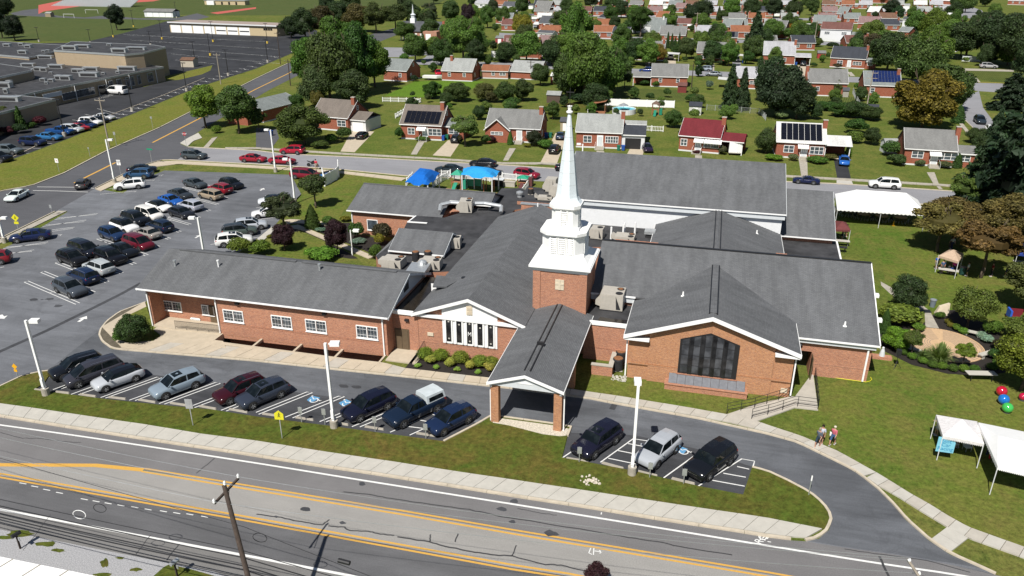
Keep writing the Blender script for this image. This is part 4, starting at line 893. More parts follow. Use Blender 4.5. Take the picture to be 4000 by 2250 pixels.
pln = cb(MB().prism([(P0[0],61.7),(P1[0],61.7),(P1[0],62.81),(P0[0],62.81)],0,.55),'brick_planter','brick')
cb(MB().box(P0[0]-.04,P1[0]+.04,61.62,61.9,.551,.62),'coping','brick',pln)
for k in range(9):cb(MB().add([(P0[0]+.3+(P1[0]-P0[0]-.5)*k/9,61.95,.6),(P0[0]+.3+(P1[0]-P0[0]-.5)*(k+.97)/9,61.95,.6),(P0[0]+.3+(P1[0]-P0[0]-.5)*(k+.97)/9,62.80,1.15),(P0[0]+.3+(P1[0]-P0[0]-.5)*k/9,62.80,1.15)],[(0,1,2,3)]),'skylight_panel',M.setdefault('frosted',plain('frosted_panel',(.15,.155,.17),.3,var=.15)),pln)
cb(MB().box(SX1-.33,SX1-.21,62.85,62.97,.3,4.2),'downspout','white');cb(MB().box(SX0+.2,SX0+.32,62.85,62.97,.2,4.2),'downspout','white')
x0,_,z1 = onY(3049,1523,62.98);cb(MB().box(x0,x0+.55,62.93,62.998,.45,.9),'cornerstone','stone')
AY0,AY1,ARY,ARZ = 67.2,69.9,77.1,8.16
mp = .42
m = MB().slab([(-10.3,AY1,4+mp*(AY1-AY0)),(1.5,AY1,4+mp*(AY1-AY0)),(1.5,ARY,ARZ),(-10.3,ARY,ARZ)],.16)
m.slab([(1.5,AY0,4.0),(16.24,AY0,4.0),(16.24,ARY,ARZ),(1.5,ARY,ARZ)],.16);m.slab([(-10.3,ARY,ARZ),(16.24,ARY,ARZ),(16.24,87,4.0),(-10.3,87,4.0)],.16)
ar = cb(m,'roof','shingle')
cb(MB().box(-10.3,16.24,ARY-.14,ARY+.14,ARZ-.02,ARZ+.08),'ridge_vent','black',ar)
cb(MB().box(9.15,16.24,AY0-.12,AY0,3.86,4.0),'gutter','white',ar);cb(MB().box(-10.3,-5.8,AY1-.12,AY1,4.98,5.13),'gutter','white',ar)
cb(MB().box(9.2,16.0,AY0+.1,AY0+.44,3.45,3.85),'frieze','fascia_blue',ar);cb(MB().box(-10.2,-5.9,AY1+.05,AY1+.25,4.4,4.97),'frieze','fascia_blue',ar)
f = MB()
for a,b in(((AY0,4.0),(ARY,ARZ)),((ARY,ARZ),(87,4.0))):
 f.add([(16.2,a[0],a[1]-.3),(16.2,b[0],b[1]-.3),(16.2,b[0],b[1]+.02),(16.2,a[0],a[1]+.02),(16.29,a[0],a[1]-.3),(16.29,b[0],b[1]-.3),(16.29,b[0],b[1]+.02),(16.29,a[0],a[1]+.02)],[(0,3,2,1),(4,5,6,7),(3,7,6,2),(0,1,5,4)])
cb(f,'rake_board','white',ar)
for y_ in(70.5,73.5):cb(MB().box(16.0,16.75,y_,y_+.5,4.6+(y_-70)*.4,4.9+(y_-70)*.4),'cornice_return','white',ar)
ox0,ox1 = 9.35,10.75
w = MB().box(ox1,15.78,67.66,86.5,-.02,3.9);w.box(-10,ox0,AY1+.35,86.49,-.02,5.0);w.box(ox0,ox1,67.661,69.5,2.45,3.9);w.box(8.72,ox0,67.662,69.4,-.02,3.9)
w.add([(15.75,67.66,3.9),(15.75,86.5,3.9),(15.75,ARY,7.9)],[(0,1,2)]);w.add([(-10,AY1+.35,5.0),(-10,86.49,4.0),(-10,ARY,7.9)],[(0,2,1)])
cb(w,'brick_wall','brick')
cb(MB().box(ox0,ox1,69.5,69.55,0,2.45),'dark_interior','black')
cb(MB().box(ox1+.02,ox1+.1,66.55,67.64,.12,2.3),'open_door','bronze')
w = MB().box(ox1+.01,15.8,67.63,67.658,1.25,1.31);cb(w,'brick_course','brick')
cb(MB().box(15.35,15.5,67.45,67.6,.1,3.8),'downspout','white')
P = G(3140,1358,3.2);cb(MB().lathe(9.7,67.5,[(.12,3.0),(.16,3.1),(.05,3.25)],8),'door_lamp','black')
FY = 65.6
cb(MB().prism([(-10.1,FY),(-5.5,FY),(-5.5,70.3),(-10.1,70.3)],-.02,3.98,0,1),'flat_roof',['brick','membrane'])
cb(MB().box(-9.6,-5.55,FY-.12,FY+.15,3.75,4.10),'parapet_cap','white')
cb(MB().flat([(-8.9,66.0),(-8.0,65.9),(-6.1,66.0),(-6.0,66.9),(-7.4,66.7),(-8.8,66.9)],3.986),'roof_puddle','membrane_wet')
cb(MB().box(-10.05,-5.52,FY-.03,FY-.003,1.3,1.36),'brick_course','brick')
Q = [G(2309,1462),G(2375,1470),G(2398,1420)]
aw = MB().prism([Q[0],Q[1],(Q[1][0],Q[1][1]+.3),(Q[0][0],Q[0][1]+.3)],0,1.0);aw.prism([Q[1],(Q[1][0]+.35,Q[1][1]),(Q[1][0]+.35,FY),(Q[1][0]+.0,FY)],0,.999)
w_ = cb(aw,'areaway_wall','brick')
cb(MB().prism([(Q[0][0]-.05,Q[0][1]-.05),(Q[1][0]+.4,Q[1][1]-.05),(Q[1][0]+.4,FY-.01),(Q[1][0]-.05,FY-.01),(Q[1][0]-.05,Q[1][1]+.35),(Q[0][0]-.05,Q[0][1]+.35)],1.0,1.1),'coping','concrete',w_)
# ---- gymnasium
GYf = 94.0;GZ = 7.35
gx0 = G(2190,773,GZ)[0];gx1 = G(3072,837,GZ)[0];rr_ = onX(2268,593,gx0)
print('gym',gx0,gx1,rr_)
e_ = G(2800,818,GZ)[1]
gr_y,gr_z = rr_[1],rr_[2]
gr_z2 = HCAM
pg = .36
d = ray(2700,616);t = (GZ-HCAM-pg*e_)/(d[2]-pg*d[1]);gry = d[1]*t;grz = HCAM+d[2]*t
print('gym ridge',gry,grz)
gable_x(gx0,gx1,e_,2*gry-e_,GZ,grz,gry)
cb(MB().box(gx0+.1,gx1-.1,e_+.05,e_+.45,GZ-.75,GZ-.15),'frieze','fascia_blue')
cb(MB().box(gx0+.5,gx1-.35,e_+.5,2*gry-e_-.5,0,GZ-.2),'siding_wall','whitewall')
cb(MB().add([(gx0+.5,e_+.5,GZ-.2),(gx0+.5,2*gry-e_-.5,GZ-.2),(gx0+.5,gry,grz-.2),(gx1-.35,e_+.5,GZ-.2),(gx1-.35,2*gry-e_-.5,GZ-.2),(gx1-.35,gry,grz-.2)],[(0,2,1),(3,4,5)]),'gable_siding','whitewall')
m = MB()
for k in range(26):
 z0_ = 3.6+k*.125;m.add([(gx0+.5,e_+.46,z0_),(gx1-.35,e_+.46,z0_),(gx1-.35,e_+.497,z0_+.12),(gx0+.5,e_+.497,z0_+.12)],[(0,1,2,3)])
 m.add([(gx0+.5,e_+.46,z0_),(gx1-.35,e_+.46,z0_),(gx1-.35,e_+.499,z0_-.002),(gx0+.5,e_+.499,z0_-.002)],[(0,3,2,1)])
cb(m,'clapboard','whitewall',kind='stuff')
bx1 = 15.7;by = 95.8
gable_x(gx1-.3,bx1,by,112,4.0,7.8,103.9)
cb(MB().box(gx1-.3,bx1-.3,by+.4,111.5,0,3.9),'brick_wall','brick')
cb(MB().add([(bx1-.3,by+.4,3.9),(bx1-.3,111.5,3.9),(bx1-.3,103.9,7.6)],[(0,1,2)]),'gable_siding','whitewall')
flatroof([(3050,930),(3265,942),(3281,1012),(3060,1000),(3040,960)],3.3)
P0,P1 = G(3265,942,3.34),G(3281,1012,3.34);cb(MB().prism([P0,(P0[0]+.2,P0[1]),(P1[0]+.2,P1[1]),P1],3.0,3.36),'parapet_cap','white')
flatroof([(2230,858),(2575,882),(2560,965),(2330,965),(2235,965)],4.0)
cb(MB().box(-23.2,-17.6,93.1,93.5,0,6.3),'parapet_wall','brick');cb(MB().box(-23.3,-17.5,93.0,93.6,6.3,6.42),'parapet_cap','metal')
flatroof([(2020,785),(2060,728),(2215,745),(2215,800)],4.5)
struct_px = None
for(x,y,z,h_)in[(685,1040,5.2,.5),(1249,1055,5.9,.6)]:
 P = slope_at(x*1.0,y*1.0,4.42,60.66,.387);cb(MB().lathe(P[0],P[1],[(.10,P[2]-.1),(.10,P[2]+.55),(.16,P[2]+.56),(.16,P[2]+.7)],8),'vent_pipe','metal',lroof)
P = slope_at(854,1042,4.42,60.66,.387);cb(MB().lathe(P[0],P[1],[(.08,P[2]-.1),(.08,P[2]+.6),(.13,P[2]+.62),(.13,P[2]+.75)],8),'vent_pipe','white',lroof)
for x,y,pr in((2668,1155,'hall'),(3300,1272,'ar'),(2956,912,'hall2')):
 if pr=='ar':P = slope_at(x,y,4.0,AY0,mp)
 else:
  zz = 5.6;q = G(x,y,zz)
  for _ in range(6):zz = 4.66+(7.3-4.66)*(1-abs(q[0]-SXR)/7.5);q = G(x,y,zz)
  P = (q[0],q[1],zz)
 cb(MB().lathe(P[0],P[1],[(.22,P[2]-.05),(.10,P[2]+.05),(.07,P[2]+.4),(.0001,P[2]+.42)],8),'vent_pipe','white',ar)
P = G(2105,803,6.4);cb(MB().lathe(P[0],P[1]-.6,[(.09,6.2),(.09,6.9)],8),'vent_pipe','white',ch_roof)
P = slope_at(1812,1087,6.0,62,0);q = G(1812,1090,5.3);cb(MB().lathe(q[0],q[1],[(.2,4.9),(.2,5.3),(.28,5.35),(.28,5.5)],8),'roof_fan','black',ch_roof)
for x,y in((2433,925),(2438,918),(2479,917),(2386,935)):
 P = G(x,y,4.0);cb(MB().tube((P[0],P[1],4.0),(P[0],P[1],5.6),.12),'vent_pipe','white')
q = [G(1690,1118,5.2)+(5.2,),G(1745,1118,5.2)+(5.2,),G(1812,1085,5.3)+(5.3,),G(1705,1075,5.4)+(5.4,)]
cb(MB().slab(q,.15),'cricket_roof','shingle')
P0,P1,P2 = G(1684,1110,4.9),G(1750,1116,4.9),G(1684,1130,4.2)
cb(MB().add([(P0[0],P0[1],4.1),(P1[0],P1[1],4.6),(P1[0],P1[1],5.0),(P0[0],P0[1],5.0)],[(0,1,2,3)]),'fascia_board','white')
# ---- rooftop machines: things standing on the flat roofs
def unit(label,px0,px1,dep,h,z,duct=None,fans=2,name='air_conditioner',grp='packaged air conditioners on the church roofs'):
 a,b = G(*px0,z),G(*px1,z);L = math.dist(a,b);r = math.atan2(b[1]-a[1],b[0]-a[0])
 t = thing(name,label,'air conditioner',(a[0],a[1],z),r,grp)
 MB().box(.02,L-.02,.02,dep-.02,0,.14).build('base_rail','darkgrille',t)
 MB().box(0,L,0,dep,.142,h).build('cabinet','hvac',t)
 MB().box(.05,L*.4,-.02,-.002,.25,h-.08).build('access_panel','hvac',t)
 MB().add([(L*.68,-.012,h-.1),(L*.72,-.012,.25),(L*.92,-.012,.25)],[(0,1,2)]).build('coil_guard','darkgrille',t)
 for k in range(fans):
  f = MB().lathe(L-.45,dep*(k+.5)/fans,[(.34,h+.002),(.36,h+.05),(.30,h+.06)],16).build('fan_ring','darkgrille',t)
  MB().lathe(L-.45,dep*(k+.5)/fans,[(.26,h+.061),(.05,h+.075)],8).build('fan_guard','rust' if k else 'darkgrille',f)
 MB().add([(-.02,dep*.15,.3),(-.5,dep*.15,.45),(-.5,dep*.15,.9),(-.02,dep*.15,h-.15),(-.02,dep*.85,.3),(-.5,dep*.85,.45),(-.5,dep*.85,.9),(-.02,dep*.85,h-.15)],[(0,1,2,3),(4,7,6,5),(3,2,6,7),(1,5,6,2),(0,4,5,1)]).build('intake_hood','hvac',t)
 return t
unit('large beige roof air conditioner in the notch beside the brick tower',(2342,1212),(2430,1222),2.2,1.75,3.98)
u = unit('beige roof unit with curved silver ducts on the rear-left roof',(1795,835),(1843,836),1.9,1.7,4.02)
for s,l in((-1,2.6),(1,4.6)):
 MB().path([(0 if s<0 else 2,1.0,1.2),(s*l*.5+(0 if s<0 else 1),1.1,1.2),(s*l+(0 if s<0 else 1),.6,1.0),(s*l+(0 if s<0 else 1),-.3,.4)],.27,8).build('curved_duct','metal',u)
unit('small square beige unit standing behind the little gable roof',(1762,975),(1797,976),1.4,1.35,4.02,fans=1)
u = unit('wide low beige unit with silver duct box on the black roof',(1646,1058),(1718,1062),1.6,1.2,4.02)
MB().box(-1.0,1.1,-2.6,-.02,.35,1.0).build('duct_box','metal',u);MB().lathe(.3,-.5,[(.45,.9),(.5,1.3),(.2,1.5)],10).build('duct_elbow','metal',u)
unit('low pale unit half hidden behind the left wing roof ridge',(1490,1050),(1565,1058),1.8,1.1,4.02)
unit('beige unit beside white pipes behind the steeple',(2305,935),(2352,940),1.5,1.4,4.0,fans=1)
unit('low flat unit on the black roof behind the sanctuary ridge',(2400,948),(2475,955),1.8,.8,4.0)
unit('tall beige unit on the upper flat roof left of the spire',(2130,752),(2170,755),1.6,2.0,4.5,fans=0)
unit('shorter beige unit directly beside the spire on the upper roof',(2155,775),(2188,778),1.4,1.8,4.5,fans=0)
unit('low unit with one round fan behind the brick parapet',(2100,785),(2155,788),1.2,.6,4.5,fans=1)
def condenser(label,px,z,sz=.42,h=1.0):
 P = G(*px,z);t = thing('condenser',label,'air conditioner',(P[0],P[1],z),.1,'round-topped condenser units')
 MB().lathe(0,0,[(sz*1.25,0),(sz*1.25,.06)],4,rot=.5).build('pad','concrete',t)
 MB().lathe(0,0,[(sz,.061),(sz,h-.1),(sz*1.02,h-.09),(sz*.95,h)],14).build('cabinet','darkgrille',t)
 MB().lathe(0,0,[(sz*.85,h+.002),(sz*.85,h+.03),(sz*.15,h+.05)],14).build('fan_guard','rust',t)
 for k in range(8):MB().box(sz*math.cos(k*.785)-.012,sz*math.cos(k*.785)+.012,sz*math.sin(k*.785)-.012,sz*math.sin(k*.785)+.012,.07,h-.12).build('grille_rib','darkgrille',t)
condenser('left of the two rusty-topped condensers before the little gable roof',(1625,1020),4.02,.42,1.15)
condenser('right of the two rusty-topped condensers before the little gable roof',(1672,1010),4.02,.42,.9)
condenser('nearer of two round condensers beside the sanctuary corner',(2413,1443),.05,.5,1.2)
condenser('farther of two round condensers beside the sanctuary corner',(2424,1415),.05,.5,1.2)
condenser('square grey condenser on a white stand behind the brick parapet',(2073,758),4.5,.4,.8)
P = G(2538,925,4.0);t = thing('roof_ventilator','grey square ventilator hood near the left end of the rear hip roof','ventilator',(P[0],P[1],4.0))
MB().box(-.5,.5,-.5,.5,0,.5).build('base','darkgrille',t);MB().box(-.65,.65,-.65,.65,.5,.85).build('hood','metal',t)
P = G(2030,770,4.5);t = thing('roof_ventilator','round silver ventilator drum at the brick parapet','ventilator',(P[0],P[1],4.5))
MB().lathe(0,0,[(.35,0),(.35,.5)],14).build('base','metal',t);MB().lathe(0,0,[(.5,.5),(.5,.75),(.2,.9)],14).build('hood','metal',t)
def railing(pts,label,h=1.0,rails=3,post=1.5,z=.1):
 P = GL(pts);t = thing('handrail',label,'railing',(P[0][0],P[0][1],0));m = MB()
 for k in range(rails):m.path([(p[0],p[1],z+h*(k+1)/rails)for p in P],.022,5)
 m.build('rail','black',t,world=True);n = max(2,round(plen(P)/post))
 for i in range(n+1):
  p = polyline_at(P,i/n);MB().tube((p[0],p[1],z),(p[0],p[1],z+h),.025,n=5).build('post','black',t,world=True)
railing([(3180,1476),(3186,1530),(3194,1600)],'black metal railing along the right edge of the door landing')
railing([(3193,1602),(3103,1590),(3020,1618),(2935,1640)],'black railing along the lower edge of the entry ramp')
railing([(3085,1553),(3016,1575),(2935,1600),(2838,1618)],'black railing along the upper edge of the entry ramp')
# ------------------------- vehicles
def V(L,W,H,wf,wr,r,low,top,belt):return dict(L=L,W=W,H=H,wf=wf,wr=wr,r=r,low=low,top=top,belt=belt)
KINDS = {'suv':V(4.62,1.86,1.68,1.42,-1.26,.36,[(2.31,.70,.42,.66),(2.24,.84,.26,.82),(2.0,.905,.22,.93),(1.5,.93,.21,1.0),(1.0,.93,.21,1.05),(-.3,.93,.21,1.06),(-1.6,.93,.21,1.10),(-2.05,.91,.24,1.12),(-2.24,.86,.32,1.08),(-2.31,.76,.5,.95)],[(1.12,.74,1.06,0),(.40,.66,1.60,1),(-.2,.665,1.67,1),(-1.1,.655,1.66,1),(-1.85,.62,1.58,1),(-2.2,.70,1.14,0)],1.08),'sedan':V(4.75,1.82,1.45,1.45,-1.30,.33,[(2.37,.66,.36,.56),(2.28,.82,.24,.72),(2.0,.89,.2,.82),(1.5,.91,.19,.89),(1.0,.91,.19,.93),(-.3,.91,.19,.94),(-1.5,.91,.19,.98),(-2.05,.88,.24,1.0),(-2.30,.82,.32,.94),(-2.37,.7,.46,.8)],[(1.10,.74,.94,0),(.30,.61,1.38,1),(-.2,.62,1.44,1),(-.95,.60,1.41,1),(-1.10,.59,1.37,1),(-1.85,.68,1.0,0)],.96),'hatch':V(4.35,1.80,1.46,1.38,-1.24,.33,[(2.17,.66,.36,.60),(2.08,.82,.24,.76),(1.8,.88,.2,.86),(1.3,.90,.19,.93),(.95,.90,.19,.97),(-.3,.90,.19,.98),(-1.5,.90,.19,1.03),(-1.95,.87,.24,1.05),(-2.12,.82,.32,.98),(-2.17,.7,.46,.85)],[(1.12,.74,.98,0),(.40,.62,1.40,1),(-.2,.63,1.45,1),(-1.0,.61,1.43,1),(-1.5,.58,1.36,1),(-2.02,.66,1.06,0)],1.0),'minivan':V(5.05,1.96,1.75,1.60,-1.42,.35,[(2.52,.74,.40,.64),(2.44,.88,.24,.80),(2.2,.95,.2,.92),(1.8,.97,.2,1.0),(1.3,.97,.2,1.06),(-.3,.97,.2,1.07),(-1.9,.97,.2,1.10),(-2.3,.95,.24,1.12),(-2.47,.9,.32,1.08),(-2.52,.8,.5,.98)],[(1.75,.78,1.04,0),(.75,.70,1.66,1),(.1,.71,1.74,1),(-1.2,.70,1.73,1),(-2.1,.67,1.66,1),(-2.42,.74,1.14,0)],1.09),'bigsuv':V(4.95,1.98,1.80,1.50,-1.36,.39,[(2.47,.78,.48,.78),(2.41,.92,.30,.94),(2.1,.97,.24,1.04),(1.6,.99,.23,1.10),(1.1,.99,.23,1.14),(-.3,.99,.23,1.15),(-1.8,.99,.23,1.17),(-2.25,.97,.26,1.18),(-2.42,.93,.34,1.12),(-2.47,.84,.5,1.0)],[(1.12,.80,1.15,0),(.55,.74,1.70,1),(-.1,.745,1.79,1),(-1.2,.74,1.79,1),(-2.05,.71,1.72,1),(-2.36,.76,1.2,0)],1.17),'pickup':V(5.7,2.0,1.85,1.85,-1.75,.39,[(2.85,.82,.5,.85),(2.78,.95,.34,1.0),(2.4,.99,.3,1.10),(1.9,1.0,.3,1.16),(1.3,1.0,.3,1.20),(-.4,1.0,.3,1.20),(-1.6,1.0,.3,1.22),(-2.5,.99,.32,1.22),(-2.8,.97,.36,1.2),(-2.85,.9,.5,1.1)],[(1.30,.80,1.20,0),(.72,.72,1.76,1),(.2,.73,1.84,1),(-.3,.72,1.83,1),(-.55,.70,1.76,1),(-.72,.76,1.22,0)],1.22),'van':V(5.6,2.05,2.15,1.95,-1.6,.36,[(2.8,.8,.42,.78),(2.72,.94,.26,.95),(2.45,1.0,.22,1.12),(2.1,1.02,.22,1.22),(1.6,1.02,.22,1.3),(-.3,1.02,.22,1.3),(-1.9,1.02,.22,1.3),(-2.5,1.02,.24,1.3),(-2.75,1.0,.3,1.3),(-2.8,.95,.4,1.2)],[(2.2,.86,1.25,0),(1.25,.82,1.98,1),(.6,.84,2.13,1),(-1.2,.84,2.14,1),(-2.5,.82,2.12,1),(-2.74,.92,1.3,0)],1.32),'sports':V(4.3,1.8,1.28,1.28,-1.14,.33,[(2.15,.6,.34,.5),(2.05,.8,.22,.64),(1.8,.87,.18,.74),(1.3,.9,.17,.80),(.85,.89,.17,.82),(-.3,.89,.17,.84),(-1.3,.91,.17,.90),(-1.8,.88,.22,.86),(-2.08,.8,.3,.74),(-2.15,.66,.42,.62)],[(.75,.68,.84,0),(.10,.54,1.22,1),(-.2,.55,1.27,1),(-.6,.54,1.24,1),(-.8,.53,1.18,1),(-1.4,.6,.88,0)],.86),}
for K in KINDS.values():K['r']*=1.07
def car_meshes(k):
 K = KINDS[k];out = {}
 n = 7;m = MB()
 def sect(x,hw,zb,zt):
  half = [(hw*.80,zb),(hw*.97,zb+.10),(hw,zb+(zt-zb)*.5),(hw*.985,zt-.10),(hw*.90,zt-.015),(hw*.5,zt+.03)]
  return[(x,y,z)for y,z in half]+[(x,0,zt+.045)]+[(x,-y,z)for y,z in half[::-1]]
 S = [sect(*q)for q in K['low']]
 for s_ in S:m.v+=s_
 c = len(S[0])
 for i in range(len(S)-1):
  for j in range(c-1):
   m.f.append((i*c+j,i*c+j+1,(i+1)*c+j+1,(i+1)*c+j));m.m.append(1 if j in(0,c-2)else 0)
  m.f.append((i*c+c-1,i*c,(i+1)*c,(i+1)*c+c-1));m.m.append(1)
 m.f.append(tuple(range(c-1,-1,-1)));m.m.append(0);m.f.append(tuple((len(S)-1)*c+j for j in range(c)));m.m.append(0)
 for wx in(K['wf'],K['wr']):
  for s in(-1,1):
   r = K['r']*1.17;y = s*(K['W']/2+.004);pts = [(wx+r*math.cos(t),y,K['r']+r*math.sin(t))for t in np.linspace(-.25,math.pi+.25,14)]
   m.add(pts,[tuple(range(14))if s<0 else tuple(range(13,-1,-1))],1)
 out['body'] = (m,['carpaint','black'],True)
 T = K['top'];belt = K['belt']
 def lowpt(i):
  x,w_,z,f = T[i];return(x,(w_+.12 if f else w_+.08),belt if f else z)
 ro = MB();
 idx = [i for i in range(len(T))if T[i][3]]
 for a,b in zip(idx,idx[1:]):
  xa,wa,za,_ = T[a];xb,wb,zb,_ = T[b]
  ra = [(xa,wa,za-.09),(xa,wa-.07,za-.015),(xa,0,za+.02),(xa,-wa+.07,za-.015),(xa,-wa,za-.09)]
  rb = [(xb,wb,zb-.09),(xb,wb-.07,zb-.015),(xb,0,zb+.02),(xb,-wb+.07,zb-.015),(xb,-wb,zb-.09)]
  ro.add(ra+rb,[(j,j+1,6+j,5+j)for j in range(4)])
 def pillar(x0,x1,xt0,xt1,wa,za):
  for s in(-1,1):
   wl = wa+.12
   p = [(x0,s*(wl+.012),belt-.02),(x1,s*(wl+.012),belt-.02),(xt1,s*(wa+.012),za-.07),(xt0,s*(wa+.012),za-.07)]
   ro.add(p,[(0,1,2,3)if s<0 else(3,2,1,0)])
 mid = (T[idx[0]][0]+T[idx[-1]][0])/2
 pillar(mid+.10,mid-.02,mid+.06,mid-.02,T[idx[1]][1],T[idx[1]][2])
 xr = T[idx[-1]][0];pillar(xr-.02,T[-1][0]+.02,xr+.16,xr-.02,T[idx[-1]][1],T[idx[-1]][2])
 if k in('van',):pillar(mid+.2,xr,mid+.2,xr,T[idx[1]][1],T[idx[1]][2])
 xf = T[idx[0]][0]
 for s in(-1,1):
  a = (T[0][0]+.02,s*(T[0][1]+.085),T[0][2]-.02);b = (xf,s*(T[1][1]+.01),T[1][2]-.03);ro.tube(a,b,.04,.035,5)
 out['roof'] = (ro,['carpaint'],False)
 def pane(i0,i1):
  g = MB();xa,wa,za,fa = T[i0];xb,wb,zb,fb = T[i1]
  if not fa:g.add([(xa,wa+.06,za),(xa,-wa-.06,za),(xb,-wb+.02,zb-.04),(xb,wb-.02,zb-.04),(xa+.03,0,za+.01),(xb,0,zb)],[(0,4,5,3),(4,1,2,5)])
  else:g.add([(xa,wa-.02,za-.03),(xa,-wa+.02,za-.03),(xb,-wb-.04,zb),(xb,wb+.04,zb),(xa,0,za),(xb-.03,0,zb+.01)],[(0,4,5,3),(4,1,2,5)])
  return g
 out['windscreen'] = (pane(0,idx[0]),['carglass'],False)
 out['rear_window'] = (pane(idx[-1],len(T)-1),['carglass'],False)
 sw = []
 for s in(-1,1):
  g = MB();lo = [lowpt(i)for i in range(len(T))];
  for i in range(len(T)-1):
   xa,wa,za,fa = T[i];xb,wb,zb,fb = T[i+1]
   ua = (xa,s*wa,za-.08)if fa else(xa,s*(wa+.08),za);ub = (xb,s*wb,zb-.08)if fb else(xb,s*(wb+.08),zb)
   la = (xa,s*(wa+.12 if fa else wa+.08),belt-.03);lb = (xb,s*(wb+.12 if fb else wb+.08),belt-.03)
   g.add([la,lb,ub,ua],[(0,1,2,3)if s>0 else(3,2,1,0)])
  sw.append(g)
 out['side_window'] = (sw,['carglass'],False)
 r = K['r'];ty = MB();
 prof = [(r*.62,-.10),(r*.95,-.105),(r,-.07),(r,.07),(r*.95,.105),(r*.62,.10)]
 vs = [];nn = 18
 for rr,y in prof:
  for i in range(nn):t = 2*math.pi*i/nn;vs.append((rr*math.cos(t),y,rr*math.sin(t)))
 ty.add(vs,[(a*nn+i,(a+1)*nn+i,(a+1)*nn+(i+1)%nn,a*nn+(i+1)%nn)for a in range(5)for i in range(nn)])
 out['wheel'] = (ty,['rubber'],True)
 rm = MB()
 for y in(-.085,.085):
  rm.add([(r*.62*math.cos(2*math.pi*i/nn),y*.8,r*.62*math.sin(2*math.pi*i/nn))for i in range(nn)],[tuple(range(nn))],1)
  for q in range(5):
   t = 2*math.pi*q/5;d0 = .16
   rm.add([(r*.1*math.cos(t-1.2),y,r*.1*math.sin(t-1.2)),(r*.63*math.cos(t-d0),y,r*.63*math.sin(t-d0)),(r*.63*math.cos(t+d0),y,r*.63*math.sin(t+d0)),(r*.1*math.cos(t+1.2),y,r*.1*math.sin(t+1.2))],[(0,1,2,3)],0)
  rm.add([(r*.60*math.cos(2*math.pi*i/nn),y*.99,r*.60*math.sin(2*math.pi*i/nn))for i in range(nn)]+[(r*.66*math.cos(2*math.pi*i/nn),y,r*.66*math.sin(2*math.pi*i/nn))for i in range(nn)],[(i,(i+1)%nn,nn+(i+1)%nn,nn+i)for i in range(nn)],0)
 out['rim'] = (rm,['rim','rubber'],False)
 fx = K['low'][1][0];fz = K['low'][1][3];fw = K['low'][1][1];rx_ = K['low'][-2][0];rz = K['low'][-2][3]
 hl = []
 for s in(-1,1):
  y0,y1 = s*fw*.58,s*fw*.99
  g = MB();g.add([(fx+.045,y0,fz-.20),(fx-.02,y1,fz-.17),(fx-.22,y1*1.04,fz-.06),(fx-.14,y0,fz-.005),(fx+.01,y0,fz-.06)],[(0,1,2,4),(4,2,3)]if s>0 else[(4,2,1,0),(3,2,4)]);hl.append(g)
 out['headlight'] = (hl,['lamp_white'],False)
 tl = []
 for s in(-1,1):
  y1 = s*(K['low'][-2][1]+.012);g = MB();g.add([(rx_-.05,s*fw*.55,rz-.12),(rx_-.02,y1,rz-.20),(rx_+.22,y1*1.045,rz-.08),(rx_+.16,y1*1.02,rz+.02),(rx_-.03,s*fw*.6,rz-.01)],[(0,1,4),(1,2,3,4)]if s<0 else[(4,1,0),(4,3,2,1)]);tl.append(g)
 out['tail_light'] = (tl,['lamp_red'],False)
 g = MB().add([(fx+.055,-fw*.5,fz-.34),(fx+.055,fw*.5,fz-.34),(fx+.05,fw*.52,fz-.16),(fx+.05,-fw*.52,fz-.16)],[(0,1,2,3)]);g.box(fx+.03,fx+.066,-fw*.45,fw*.45,fz-.245,fz-.225,1)
 out['grille'] = (g,['black','chrome'],False)
 out['number_plate'] = (MB().box(rx_-.10,rx_-.075,-.16,.16,rz-.38,rz-.26),['plate'],False)
 mr = []
 for s in(-1,1):mr.append(MB().box(T[0][0]-.28,T[0][0]-.16,*(sorted((s*(K['W']/2-.02),s*(K['W']/2+.16)))),belt-.02,belt+.12))
 out['mirror'] = (mr,['carpaint'],False)
 return out
CARC = {}
def carlib(k):
 if k not in CARC:
  CARC[k] = {n:([g.mesh('car_'+n,mt,sm)for g in m]if isinstance(m,list)else m.mesh('car_'+n,mt,sm))for n,(m,mt,sm)in car_meshes(k).items()}
 return CARC[k]
RACK = {}
